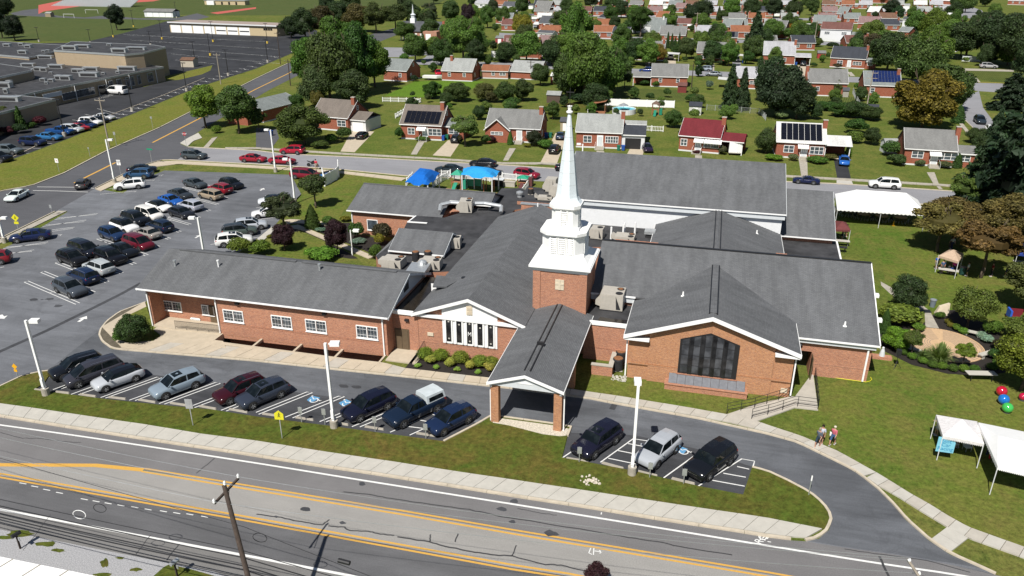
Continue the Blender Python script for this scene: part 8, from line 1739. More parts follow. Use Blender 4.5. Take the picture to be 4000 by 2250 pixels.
MB().tube((s2[1].x+.4,s2[1].y-1.2,0),(s2[1].x+.4,s2[1].y-1.2,8.5),.16,.12,10).build('pole','pole_wood',p2,world=True)
MB().tube(s2[1]+Vector((0,.2,-.15)),s2[1]+Vector((.7,-2.4,-.15)),.07,.07,6).build('cross_arm','pole_grey',p2,world=True)
for v in(s2[1],s2[2]):MB().lathe(v.x,v.y,[(.05,v.z-.1),(.09,v.z),(.05,v.z+.1)],8).build('insulator','white',p2,world=True)
def wire(a,b,sag,label,r=.012,mt='metal',n=16):
 m = MB();P = [a.lerp(b,i/n)-Vector((0,0,4*sag*(i/n)*(1-i/n)))for i in range(n+1)];m.path(P,r,4);tag(m.build('overhead_wire',mt),label,'wire','overhead wires along the highway')
L_ = Vector((-46,2.5,.2))
for v,e,q in((ia,s2[2],'lower left'),(ib,s2[1],'pole top'),(ic,atz((3556,2180),8.6),'far end')):
 wire(v,e,.5,'thin pale wire running right from the '+q+' insulator',.011);wire(v,v+L_,.5,'thin pale wire running left from the '+q+' insulator',.011)
k0 = PT+dirn*1.9+Vector((.5,.1,0));wire(k0,k0+Vector((-46,3.6,1.5)),.3,'single dark cable high across the pale centre lane',.014,'black');wire(k0,k0+Vector((46,-7,-.5)),.6,'single dark cable continuing right of the pole',.014,'black')
for i,(dz,r_)in enumerate([(3.0,.02),(3.35,.03),(3.75,.035),(3.95,.035),(4.3,.02)]):
 v = PT+dirn*dz;wire(v,v+Vector((-46,1.2+.2*i,.0)),.35+.1*i,['upper','second','thick third','thick fourth','lowest'][i]+' black telecom cable left of the pole',r_,'black');wire(v,v+Vector((46,-3.0,.2)),.4+.1*i,['upper','second','thick third','thick fourth','lowest'][i]+' black telecom cable right of the pole',r_,'black')
for px,q in(((310,2010),'black and white cable loop hanging left'),((390,1985),'dark coiled cable loop'),((1015,2100),'coiled splice right of the pole')):
 v = atz(px,ph-3.6);m = MB();m.path([(v.x+.45*math.cos(t),v.y+.1*math.sin(t),v.z+.22*math.sin(t))for t in np.linspace(0,6.28,15)],.02,4);tag(m.build('cable_loop','white' if 'white' in q else 'black'),q+' on the telecom cables','cable')
v = atz((1345,2193),ph-3.9);tag(MB().tube(v-Vector((.35,0,0)),v+Vector((.35,-.05,0)),.13,.13,10).build('splice_case','black'),'black cylindrical splice case on the cables right of the pole','cable box')
def txt(s,size,par,loc,rot,mt,sx=1):
 c = bpy.data.curves.new('lettering','FONT');c.body = s;c.size = size;c.align_x = 'CENTER';c.align_y = 'CENTER';c.space_line = .8;c.extrude = .002
 o0 = bpy.data.objects.new('lettering',c);me = bpy.data.meshes.new_from_object(o0);me.name = 'lettering';bpy.data.objects.remove(o0);me.materials.append(M[mt]);return link('lettering',me,par,loc=loc,rot=rot,scale=(sx,1,1))
M['sign_yellow'] = plain('sign_yellow',(.62,.58,.02),.5,var=.05);M['sign_red'] = plain('sign_red',(.35,.01,.02),.5,var=.05);M['sign_green'] = plain('sign_green',(.01,.24,.12),.5,var=.05);M['sign_orange'] = plain('sign_orange',(.7,.36,.01),.5,var=.05)
def sign(b_,t_,plates,label,az=0,name='road_sign'):
 P = G(*b_);H_ = max(1.3,zat2(t_,P));t = thing(name,label,'sign',(P[0],P[1],0),az);MB().box(-.03,.03,-.02,.02,0,H_).build('post','metal',t)
 for shp,w_,h,dz,mt,tx_ in plates:
  z = H_-dz-h/2;m = MB()
  if shp=='d':q = [(0,-h/2),(w_/2,0),(0,h/2),(-w_/2,0)]
  elif shp=='o':q = [(w_/2*math.cos(math.pi*(k+.5)/4),w_/2*math.sin(math.pi*(k+.5)/4))for k in range(8)]
  elif shp=='p':q = [(-w_/2,-h/2),(w_/2,-h/2),(w_/2,h*.15),(0,h/2),(-w_/2,h*.15)]
  else:q = [(-w_/2,-h/2),(w_/2,-h/2),(w_/2,h/2),(-w_/2,h/2)]
  n = len(q);m.add([(a,-.05,z+b)for a,b in q]+[(a,-.03,z+b)for a,b in q],[tuple(range(n)),tuple(range(2*n-1,n-1,-1))]+[(k,n+k,n+(k+1)%n,(k+1)%n)for k in range(n)])
  s_ = m.build('sign_plate',mt,t)
  if tx_=='@walk':MB().path([(.0,-.056,z+.12),(.02,-.056,z),(-.1,-.056,z-.18)],.025,4).path([(.02,-.056,z),(.1,-.056,z-.18)],.025,4).path([(-.1,-.056,z+.02),(.12,-.056,z+.06)],.02,4).ball((.02,-.056,z+.19),.045,5).build('walker_symbol','black',s_)
  elif tx_=='@noturn':MB().path([(.12,-.056,z-.15),(.12,-.056,z+.1),(-.1,-.056,z+.1)],.025,4).path([(-.2,-.058,z+.2),(.2,-.058,z-.2)],.02,4).build('turn_symbol','sign_red',s_)
  elif tx_:txt(tx_,h*(.30 if '\n' in tx_ else .55),s_,(0,-.054,z),(R(90),0,0),'black' if mt in('white','sign_yellow','sign_orange')else 'white')
sign((729,575),(727,515),[('o',.75,.75,0,'sign_red','STOP')],'red octagonal stop sign at the street corner',R(10));sign((473,683),(455,625),[('r',.75,.95,0,'white','SPEED\nLIMIT\n35')],'white speed limit sign beside the far lamp post',R(5))
sign((595,642),(583,580),[('r',1.3,.28,0,'sign_green','')],'green street name sign above the corner cars',R(-5))
sign((75,909),(52,836),[('d',1.1,1.1,0,'sign_yellow','@walk'),('r',.65,.35,1.12,'sign_yellow','')],'yellow diamond pedestrian sign by the side street',R(10));sign((232,673),(222,619),[('r',.7,.75,0,'white','@noturn')],'white no-turn sign on the mown bank',0)
sign((72,1480),(53,1420),[('d',.6,.6,0,'sign_orange',''),('r',.35,.25,.6,'sign_orange','')],'small yellow warning sign at the left tip of the island',0);sign((755,1665),(740,1557),[('r',.6,.9,0,'metal','')],'grey back of a sign on the front island, leaning left',R(12))
sign((1103,1716),(1090,1602),[('p',.75,.85,0,'sign_yellow','@walk')],'yellow pentagonal school crossing sign on the front island',R(8));sign((206,842),(195,800),[('r',.4,.5,0,'metal','')],'thin dark sign post at the lot entrance',0)
sign((598,503),(588,455),[('r',.5,.5,0,'metal','')],'grey sign on the upper mown bank',0);sign((457,575),(445,515),[('r',.5,.6,0,'metal','')],'tilted grey sign by the dark utility pole',0);sign((353,615),(347,575),[('r',.3,.3,0,'metal','')],'small grey sign low on the mown bank',0)
sign((3158,1937),(3173,1857),[('r',.09,.45,0,'white','')],'slim white-topped marker post on the drive island',0,'marker_post')
for(b_,t_,q)in[((1179,1653),(1166,1590),'leftmost small parking'),((1270,1660),(1259,1596),'small parking sign left of the middle lamp post,'),((1466,1686),(1460,1626),'small parking sign before the dark pickup,'),((1664,1715),(1656,1655),'small parking sign before the navy crossover,'),((2262,1808),(2258,1745),'small parking sign before the boxy black SUV,'),((2537,1868),(2545,1806),'small parking sign before the silver crossover,'),((2669,1893),(2673,1830),'small parking sign before the last black SUV,')]:sign(b_,t_,[('r',.34,.6,0,'metal','')],q+(' sign, grey back' if 'leftmost' in q else ' grey back'),R(8))
for i,(a,b)in enumerate([((135,1523),(182,1530)),((218,1532),(272,1538)),((312,1542),(376,1551)),((425,1553),(493,1561)),((542,1563),(609,1574)),((665,1576),(732,1586)),((780,1588),(846,1600)),((895,1600),(968,1613)),((1025,1618),(1098,1628)),((1155,1632),(1226,1643)),((1290,1650),(1362,1662)),((1425,1668),(1500,1680)),((1626,1694),(1702,1705)),((2210,1792),(2300,1806)),((2350,1809),(2437,1833)),((2487,1842),(2569,1862)),((2622,1870),(2715,1893))]):
 A,B = G(*a),G(*b);t = thing('wheel_stop',['half-hidden concrete wheel stop behind the first lamp post','concrete wheel stop before the black crossover','concrete wheel stop before the dark grey minivan','concrete wheel stop before the silver hatchback','concrete wheel stop before the blue-grey crossover','empty concrete wheel stop right of the blue-grey crossover','concrete wheel stop before the maroon crossover','concrete wheel stop before the dark slate crossover','concrete wheel stop of the first blue wheelchair stall','concrete wheel stop of the second blue wheelchair stall','concrete wheel stop touching the middle lamp post','concrete wheel stop before the pickup','concrete wheel stop before the navy crossover','concrete wheel stop before the boxy black SUV','concrete wheel stop in the hatched stall left of the right lamp','concrete wheel stop before the silver crossover on the right','concrete wheel stop before the last black SUV'][i],'wheel stop',((A[0]+B[0])/2,(A[1]+B[1])/2,.01),math.atan2(B[1]-A[1],B[0]-A[0]),'concrete wheel stops')
 l = math.dist(A,B);MB().add([(-l/2,-.09,0),(l/2,-.09,0),(l/2,.09,0),(-l/2,.09,0),(-l/2+.06,-.06,.14),(l/2-.06,-.06,.14),(l/2-.06,.06,.14),(-l/2+.06,.06,.14)],[(4,5,6,7),(0,1,5,4),(1,2,6,5),(2,3,7,6),(3,0,4,7)]).build('block','concrete_old',t)
rd = txt('RC',.75,None,(*G(2973,2108),.016),(0,0,R(62)),'line');rd.name = 'painted_letters';rd['kind'] = 'structure'
# ------------------------- fences, bins, mailboxes, pool, playground
def fence(pts,h,label,mt='white',solid=True,step=.16,post=2.2,name='picket_fence'):
 P = GL(pts);t = thing(name,label,'fence',P[0]+(0,),0);L = plen(P);n = max(1,round(L/post))
 for i in range(n+1):
  p = polyline_at(P,i/n);MB().box(p[0]-.07,p[0]+.07,p[1]-.07,p[1]+.07,0,h+.12).build('post',mt,t,world=True)
 for i in range(n):
  a,b = polyline_at(P,i/n),polyline_at(P,(i+1)/n);l = math.dist(a,b);nx,ny = -(b[1]-a[1])/l*.03,(b[0]-a[0])/l*.03
  q = [(a[0]-nx,a[1]-ny),(b[0]-nx,b[1]-ny),(b[0]+nx,b[1]+ny),(a[0]+nx,a[1]+ny)]
  if solid is True:MB().prism(q,.08,h).build('panel',mt,t,world=True)
  elif solid=='wire':
   m = MB();m.prism(q,h-.05,h)
   for k in range(14):c = k/14;m.prism([(a[0]+(b[0]-a[0])*c,a[1]+(b[1]-a[1])*c),(a[0]+(b[0]-a[0])*c+.02,a[1]+(b[1]-a[1])*c),(a[0]+(b[0]-a[0])*c+.02,a[1]+(b[1]-a[1])*c+.02)],0,h)
   m.build('mesh_panel',mt,t,world=True)
  else:
   for z in(.2,h-.2):MB().prism(q,z,z+.08).build('rail',mt,t,world=True)
   for k in range(int(l/step)):
    c = (k+.5)*step/l;x,y = a[0]+(b[0]-a[0])*c,a[1]+(b[1]-a[1])*c;MB().box(x-.035,x+.035,y-.02,y+.02,.06,h).build('picket',mt,t,world=True)
fence([(1270,728),(1325,698),(1323,668)],2.0,'tall white vinyl screen around the blue dumpster','white',True);fence([(1268,728),(1262,700)],2.0,'short left wing of the white dumpster screen')
fence([(1495,397),(1646,400),(1620,412)],1.1,'white picket fence behind the first back yards','white',False,.3);fence([(1545,462),(1587,438)],1.1,'short white picket fence left of the solar brick house','white',False,.3)
fence([(2318,410),(2420,415),(2633,422)],1.8,'long white vinyl fence behind the pool');fence([(2296,440),(2318,410)],1.8,'short white fence at the left of the pool yard');fence([(2455,508),(2590,515)],1.2,'low white fence right of the pool house','white',False,.35)
fence([(3757,240),(3870,243)],1.9,'whitish fence in the shade below the blue tarp','fascia_blue');fence([(1920,222),(1950,228)],2.2,'short white fence panel by the dark conifer')
fence([(1962,700),(2070,712)],1.2,'white picket fence along the playground, street side','white',False,.22);fence([(2075,712),(2055,745),(2030,775),(2005,800)],1.3,'white picket fence running from the gate to the roof','white',False,.22)
fence([(1690,735),(1735,705),(1750,700)],1.3,'white fence between the two playground canopies','white',False,.22);fence([(1725,692),(1760,690)],1.2,'white picket section behind the left canopy','white',False,.22);fence([(1590,722),(1612,700)],1.2,'low white fence at the left playground corner','white',False,.3);fence([(1775,700),(1960,712)],1.2,'white picket fence under the right canopy','white',False,.22)
fence([(2760,430),(2970,445),(2990,470)],1.3,'grey wire fence across the back yards','metal','wire',name='wire_fence');fence([(3330,365),(3365,440)],1.4,'grey wire fence beside the striped yard','metal','wire',name='wire_fence')
P = G(1275,706);t = thing('dumpster','blue dumpster with black lid inside the white screen','dumpster',P+(0,),.1);MB().add([(-1,-.9,.1),(1.3,-.9,.1),(1.3,.9,.1),(-1,.9,.1),(-1.1,-.9,1.2),(1.4,-.9,1.9),(1.4,.9,1.9),(-1.1,.9,1.2)],[(0,1,5,4),(1,2,6,5),(2,3,7,6),(3,0,4,7)]).build('bin','obj',t,col=(.02,.14,.42));MB().slab([(-1.1,-.9,1.25),(1.4,-.9,1.95),(1.4,.9,1.95),(-1.1,.9,1.25)],.06).build('lid','black',t)
MB().box(-2.6,-1.2,-.9,.4,.1,.9).build('side_bin','obj',t,col=(.05,.33,.7))
def bins(px,col,label):
 t = thing('wheelie_bin',label,'bin',G(*px)+(0,),0);MB().add([(-.25,-.25,.06),(.25,-.25,.06),(.25,.25,.06),(-.25,.25,.06),(-.33,-.33,1),(.33,-.33,1),(.33,.33,1),(-.33,.33,1)],[(0,1,5,4),(1,2,6,5),(2,3,7,6),(3,0,4,7)]).build('bin','obj',t,col=col)
 MB().box(-.36,.36,-.36,.36,1,1.08).build('lid','obj',t,col=col)
 for x in(-.25,.25):MB().tube((x,.28,.1),(x+.06,.28,.1),.1,n=8).build('wheel','rubber',t)
BB = (.015,.08,.35);GB = (.01,.15,.09)
for px,c,l in[((1732,549),BB,'blue bin right of the solar brick house'),((1747,545),GB,'green bin right of the solar brick house'),((2134,538),BB,'blue bin by the third driveway'),((2150,538),GB,'green bin by the third driveway'),((2416,588),GB,'green bin before the open garage'),((2434,588),BB,'blue bin before the open garage'),((2901,247),BB,'blue bin by the carport on the second street'),((2912,248),GB,'green bin by the carport on the second street'),((1061,530),BB,'blue bin in the corner house drive'),((2159,226),GB,'green bin beside the orange annexe'),((3109,255),BB,'blue bin beside the white carport'),((3338,72),BB,'blue bin at the far carport')]:bins(px,c,l)
for px,mt,l in(((693,2252),'metal','grey mailbox on a dark post at the grass verge'),((80,2143),'black','black mailbox on a post by the gravel')):
 t = thing('mailbox',l,'mailbox',G(*px)+(0,),R(-15));MB().box(-.05,.05,-.05,.05,0,1.05).build('post','pole_wood',t);MB().tube((0,-.28,1.18),(0,.28,1.18),.14,n=10).build('box',mt,t);MB().box(.12,.32,-.02,.02,.75,1.0).build('tag_plate','metal',t)
P = G(-60,2215);t = thing('white_roof_building','white ribbed metal roof cut by the lower left corner','building',P+(0,),0)
Q = [G(-420,2100,3.4),G(0,2174,3.4),G(373,2250,3.4),G(900,2360,3.4),G(900,2700,3.4),G(-420,2700,3.4)];MB().prism(Q,0,3.4).build('roof','white',t,world=True)
for i in range(12):a = polyline_at(Q[:4],(i+.5)/12);MB().prism([(a[0],a[1]),(a[0]+.05,a[1]),(a[0]-1.4,a[1]-5),(a[0]-1.45,a[1]-5)],3.39,3.45).build('roof_seam','concrete',t,world=True)
P = G(2437,442);t = thing('round_pool','round blue above-ground pool behind the white fence','pool',P+(0,));MB().lathe(0,0,[(2.9,0),(2.9,1.2),(2.75,1.2),(2.75,1.0)],28).build('pool_wall','whitewall',t);MB().lathe(0,0,[(2.74,1.0),(2.74,1.05)],28).build('pool_water','water',t);MB().lathe(0,-1.6,[(1.3,2.2),(.02,2.8)],10).tube((0,-1.6,0),(0,-1.6,2.2),.04).build('parasol','metal',t)
P = G(2340,440);t = thing('wooden_pavilion','brown wooden lean-to pavilion at the left of the pool','pavilion',P+(0,));MB().slab([(-2,-1.5,2.3),(1.8,-1.5,3.1),(1.8,1.5,3.1),(-2,1.5,2.3)],.12).build('roof','wood',t)
for x,y in((-1.8,-1.3),(1.6,-1.3),(-1.8,1.3),(1.6,1.3)):MB().box(x-.07,x+.07,y-.07,y+.07,0,2.3).build('post','wood',t)
MB().box(-1.8,1.6,-1.2,1.3,.0,.35).build('deck','wood',t)
def playset(px,label,cols,s=1):
 t = thing('play_tower',label,'play structure',G(*px)+(0,));c1,c2 = cols
 for x in(-.8,.8):
  for y in(-.8,.8):MB().box(x-.06,x+.06,y-.06,y+.06,0,2.6*s).build('post','wood',t)
 MB().box(-.85,.85,-.85,.85,1.2*s,1.32*s).build('platform','wood',t);MB().add([(-1,-1,2.6*s),(1,-1,2.6*s),(1,1,2.6*s),(-1,1,2.6*s),(0,0,3.4*s)],[(0,1,4),(1,2,4),(2,3,4),(3,0,4)]).build('canopy','obj',t,col=c1)
 MB().slab([(-.3,-.8,1.3*s),(.3,-.8,1.3*s),(.3,-3,.2),(-.3,-3,.2)],.08).build('slide','obj',t,col=c2);MB().box(.9,1.6,-.6,.6,.1,1.5).build('climbing_panel','obj',t,col=c2)
playset((2560,448),'wooden playset with green spiral slide behind the pool house',((.12,.07,.05),(.01,.2,.12)));playset((1788,735),'play tower with a green domed roof between the blue canopies',((.02,.28,.17),(.02,.25,.16)),.95)
playset((2045,725),'little play house with a green roof at the playground gate',((.02,.28,.17),(.12,.04,.04)),.55)
for i,(px,l)in enumerate([((1838,738),'left green play panel under the right canopy'),((1868,738),'fan-shaped green play panel under the right canopy')]):
 t = thing('play_board',l,'play structure',G(*px)+(0,));MB().box(-.55,.55,-.05,.05,.5,1.7).build('board','obj',t,col=(.02,.27,.17))
 for x in(-.65,.65):MB().box(x-.06,x+.06,-.06,.06,0,2.1).build('post','whitewall',t)
for i,x in enumerate((1890,1922,1930,1780+120)):t = thing('play_post',['first','second','third','fourth'][i]+' tan play post right of the canopy','post',G(x,748-(i%2)*6)+(0,));MB().box(-.07,.07,-.07,.07,0,2).build('post','wood',t)
P = G(1983,775);t = thing('raised_planter','wooden planter box of toys by the playground gate','planter',P+(0,));MB().box(-1,1,-.5,.5,0,.5).build('box','wood',t);MB().ball((-.4,0,.55),.25,6).ball((.3,0,.55),.25,6).build('toy','white',t)
P = G(1990,728);t = thing('storage_bench','beige storage bench at the picket fence','bench',P+(0,));MB().box(-1,1,-.4,.4,0,.8).build('box','hvac',t);MB().box(-1.05,1.05,-.45,.45,.8,.88).build('lid','concrete',t)
P = G(1945,725);t = thing('storage_chest','dark blue-grey storage chest under the right canopy','chest',P+(0,));MB().box(-1,1,-.5,.5,0,1.1).build('box','black',t);MB().box(-1.05,1.05,-.55,.55,1.1,1.2).build('lid','fascia_blue',t)
def shade(px4,z,zc,col,label):
 q = [G(x,y,z)for x,y in px4];cx = sum(p[0]for p in q)/4;cy = sum(p[1]for p in q)/4;t = thing('shade_canopy',label,'canopy',(cx,cy,0));n = 8;m = MB();A_,B_,C_,D_ = [Vector((p[0],p[1],z))for p in q]
 V_ = []
 for i in range(n+1):
  for j in range(n+1):
   u,v = i/n,j/n;p = (A_*(1-u)+B_*u)*(1-v)+(D_*(1-u)+C_*u)*v;e = 1-max(abs(2*u-1),abs(2*v-1));p.z = z+(zc-z)*min(1,e*1.6)-.35*(abs(2*u-1)+abs(2*v-1)<1.5)*(e<.05);V_.append(p)
 m.add(V_,[(i*(n+1)+j,(i+1)*(n+1)+j,(i+1)*(n+1)+j+1,i*(n+1)+j+1)for i in range(n)for j in range(n)]);m.build('fabric_top','fabric',t,world=True,col=col)
 for p in q:MB().box(p[0]*.94+cx*.06-.08,p[0]*.94+cx*.06+.08,p[1]*.94+cy*.06-.08,p[1]*.94+cy*.06+.08,0,z-.1).build('post','whitewall',t,world=True)
shade([(1582,711),(1672,722),(1718,676),(1632,664)],2.9,4.1,(.01,.13,.50),'deep blue shade canopy at the left of the playground');shade([(1800,682),(1925,694),(1952,669),(1812,656)],3.1,4.0,(.03,.30,.68),'sky blue shade canopy at the right of the playground')
# ------------------------- the fair: tents, tables, people
def tent(px4,z,zc,col,label,mt='tent',legs=True,ridge=None):
 q = [Vector((*G(x,y,z),z))for x,y in px4];c = sum(q,Vector())/4;t = thing('party_tent',label,'tent',(c.x,c.y,0))
 if ridge:a,b = (q[0]+q[3])/2*(1-ridge)+c*ridge,(q[1]+q[2])/2*(1-ridge)+c*ridge
 else:a = b = c.copy()
 a.z = b.z = zc;m = MB().add([*q,a,b],[(0,1,5,4),(1,2,5),(2,3,4,5),(3,0,4)]);k = 22
 for i in range(4):
  p,r_ = q[i],q[(i+1)%4]
  for j in range(k):u,v = p.lerp(r_,j/k),p.lerp(r_,(j+1)/k);w_ = u.lerp(v,.5);m.add([u,u-Vector((0,0,.22)),w_-Vector((0,0,.32)),v-Vector((0,0,.22)),v],[(0,1,2,3,4)])
 m.build('roof_sheet','fabric' if col else mt,t,world=True,col=col or(.8,.8,.8))
 for i in range(4):
  n_ = max(1,round((q[(i+1)%4]-q[i]).length/5))if legs else 0
  for j in range(n_):p = q[i].lerp(q[(i+1)%4],j/n_)*.985+c*.015;MB().tube((p.x,p.y,0),(p.x,p.y,z-.05),.035,n=6).build('leg','whitewall',t,world=True)
 return t
tent([(3270,815),(3620,838),(3585,780),(3262,757)],2.5,4.4,None,'long bright white marquee on the lawn behind the gym',ridge=.42)
te = tent([(3683,1702),(3845,1733),(3817,1646),(3657,1620)],2.25,3.1,(.70,.68,.68),'square off-white pop-up tent with a pale blue banner');
P = G(3695,1735,1.2);bn = MB().box(-.62,.62,-.02,.02,-.65,.65).build('banner','obj',te,col=(.22,.55,.70));Q_ = G(3700,1712,2.0);bn.location = (Q_[0]-te.location.x,Q_[1]-te.location.y-.1,1.45)
o = txt('Slot\nCar\nRacing',.42,te,(bn.location.x,bn.location.y-.03,1.45),(R(90),0,0),'black');o.name = 'banner_lettering';M['sign_blue'] = plain('sign_blue',(.02,.2,.4),.6);o.data.materials[0] = M['sign_blue']
tent([(3898,1822),(4060,1860),(4070,1700),(3822,1650)],2.5,3.3,None,'larger bright white tent cut by the right edge',ridge=.3)
tent([(3667,998),(3745,1022),(3765,990),(3708,975)],2.2,2.9,(.50,.37,.27),'beige pop-up canopy in the shade of the autumn trees');tent([(3262,897),(3323,898),(3305,868),(3262,862)],2.3,2.9,(.16,.05,.05),'sagging dark brown canopy behind the gym annexe')
tent([(3672,806),(3740,835),(3850,825),(3800,798)],2.2,2.8,(.25,.33,.55),'pale blue canopy half under the autumn trees');tent([(3975,990),(4060,1000),(4060,950),(3985,950)],2.2,2.9,(.03,.06,.28),'dark blue canopy at the right edge behind the trees');tent([(3755,165),(3800,172),(3800,150),(3765,146)],2.6,4.2,(.01,.12,.50),'bright blue tarpaulin roof among the upper right trees')
def table(px,label,w_=1.8,d_=.75,rot=0,round_=False,mt='concrete_new',name='folding_table'):
 t = thing(name,label,'table',G(*px)+(0,),rot)
 if round_:MB().lathe(0,0,[(w_/2,.70),(w_/2,.74)],24).build('top',mt,t)
 else:MB().box(-w_/2,w_/2,-d_/2,d_/2,.70,.75).build('top',mt,t)
 for x in(-.38,.38):
  for y in(-.36,.36):MB().box(x*w_*.95-.025 if not round_ else x-.025,x*w_*.95+.025 if not round_ else x+.025,y*d_-.025,y*d_+.025,0,.7).build('leg','black',t)
 return t
M['table_brown'] = plain('brown_table_top',(.36,.22,.12),.6)
for x,y,l in((3308,840,'first brown round table at the left under the marquee'),(3370,853,'second brown round table under the marquee'),(3440,860,'third brown round table under the marquee'),(3515,866,'rightmost brown round table under the marquee')):
 table((x,y),l,1.8,.8,0,True,'table_brown','round_table')
 for k in range(5):
  a = 3.6+k*.65;P = G(x,y);c_ = thing('folding_chair','black folding chair at a round table under the marquee','chair',(P[0]+1.25*math.cos(a),P[1]+1.25*math.sin(a),0),a+math.pi/2,'black folding chairs under the marquee')
  MB().box(-.22,.22,-.2,.2,.43,.47).build('seat','black',c_);MB().box(-.22,.22,-.24,-.2,.5,.9).build('backrest','black',c_)
  for q in((-.2,-.18),(.2,-.18),(-.2,.18),(.2,.18)):MB().box(q[0]-.015,q[0]+.015,q[1]-.015,q[1]+.015,0,.43).build('leg','metal',c_)
table((3826,1484),'long white folding table on the lawn below the labyrinth',2.6,.8,R(12));table((3700,1075),'white table under the beige canopy',2.2,.8,R(-12));table((3285,960),'grey table beside the brown canopy',2,.8,0);table((3995,1045),'table with a white cloth at the right edge',2.4,.9,0);table((3280,985),'dark blue covered table behind the annexe',1.6,.8,0,False,'black')
for px,l,r_ in(((3797,1312),'stone bench at the upper rim of the labyrinth',R(-20)),((3850,1395),'stone bench at the right rim of the labyrinth',R(40)),((3555,1375),'dark stone bench behind the thin young tree',R(-30))):
 t = thing('stone_bench',l,'bench',G(*px)+(0,),r_);MB().box(-.95,.95,-.26,.26,.40,.50).build('seat','concrete_new',t)
 for x in(-.6,.6):MB().box(x-.15,x+.15,-.2,.2,0,.4).build('leg','concrete_new',t)
for px,c,l,r_ in(((3908,1545),(.42,.01,.03),'big shiny red ball on the lawn',.62),((3916,1578),(.01,.14,.45),'big shiny blue ball between red and green ones',.62),((3931,1610),(.05,.40,.08),'big shiny green ball below the blue one',.6),((3992,1562),(.42,.01,.05),'crimson ball at the right edge under the tree',.45)):
 t = thing('exercise_ball',l,'ball',G(*px)+(0,));b_ = MB().ball((0,0,r_*.75),r_*.75,12).build('ball',M.setdefault('gloss',objcol('glossy_vinyl',.12,0,1,0)),t,True,col=c);MB().lathe(0,0,[(.3,0),(.24,.16)],12).build('stand','darkgrille',t)
t = thing('trash_can','grey round trash can on the lawn above the labyrinth','trash can',G(3641,1198)+(0,));MB().lathe(0,0,[(.26,0),(.32,.8),(.35,.82),(.35,.88),(.30,.88),(.28,.3)],16).build('can','obj',t,col=(.16,.19,.23));MB().lathe(0,0,[(.36,.80),(.36,.84)],16).build('rim','metal',t)
t = thing('standing_stone','pale upright boulder at the garden path','stone',G(3678,1227)+(0,));MB().add([(-.7,-.3,0),(.6,-.3,0),(.6,.3,0),(-.7,.3,0),(-.4,-.2,.9),(.55,-.2,1.4),(.5,.2,1.35),(-.4,.2,.9)],[(0,1,5,4),(1,2,6,5),(2,3,7,6),(3,0,4,7),(4,5,6,7)]).build('boulder','stone',t)
t = thing('tripod_speaker','black speaker on a tripod near the sanctuary corner','speaker',G(3498,1437)+(0,));MB().box(-.2,.2,-.18,.18,1.35,1.95).build('speaker_box','black',t);MB().tube((0,0,.2),(0,0,1.35),.025).build('pole','black',t)
for k in range(3):MB().tube((0,0,.7),(.5*math.cos(k*2.1),.5*math.sin(k*2.1),0),.02,n=5).build('leg','black',t)
t = thing('garden_statue','grey stone figure on a low brick ledge at the corner','statue',G(3442,1400)+(0,));MB().box(-.9,.9,-.3,.3,0,.3).build('ledge','brick',t);MB().lathe(0,0,[(.28,.3),(.2,.8),(.12,1.05),(.12,1.2),(.02,1.28)],10).build('figure','fascia_blue',t)
t = thing('traffic_cone','small yellow cone on the grass before the marquee','cone',G(3489,881)+(0,));MB().box(-.2,.2,-.2,.2,0,.04).build('base','sign_orange',t);MB().lathe(0,0,[(.14,.04),(.03,.7)],10).build('cone','sign_orange',t)
t = thing('inflatable_game','red blue and yellow inflatable at the right edge','inflatable',G(3965,1250)+(0,));MB().box(-.8,.8,-.6,.6,0,.3).build('base','obj',t,col=(.16,.01,.02));MB().box(-.8,-.6,-.6,.6,.3,1.2).build('side_wall','obj',t,col=(.02,.1,.5));MB().box(-.55,.7,.4,.6,.3,1.1).build('back_wall','obj',t,col=(.16,.01,.02))
def skin(vs,es,rad,root=0):
 me = bpy.data.meshes.new('figure');me.from_pydata(vs,es,[]);o = bpy.data.objects.new('figure',me);COL.objects.link(o);o.modifiers.new('s','SKIN');o.modifiers.new('u','SUBSURF').levels = 1
 sv = me.skin_vertices[0].data
 for i,r_ in enumerate(rad):sv[i].radius = r_ if isinstance(r_,tuple)else(r_,r_);sv[i].use_root = (i==root)
 dg = bpy.context.evaluated_depsgraph_get();out = bpy.data.meshes.new_from_object(o.evaluated_get(dg));bpy.data.objects.remove(o);out.polygons.foreach_set('use_smooth',[True]*len(out.polygons));return out
POSE = {}
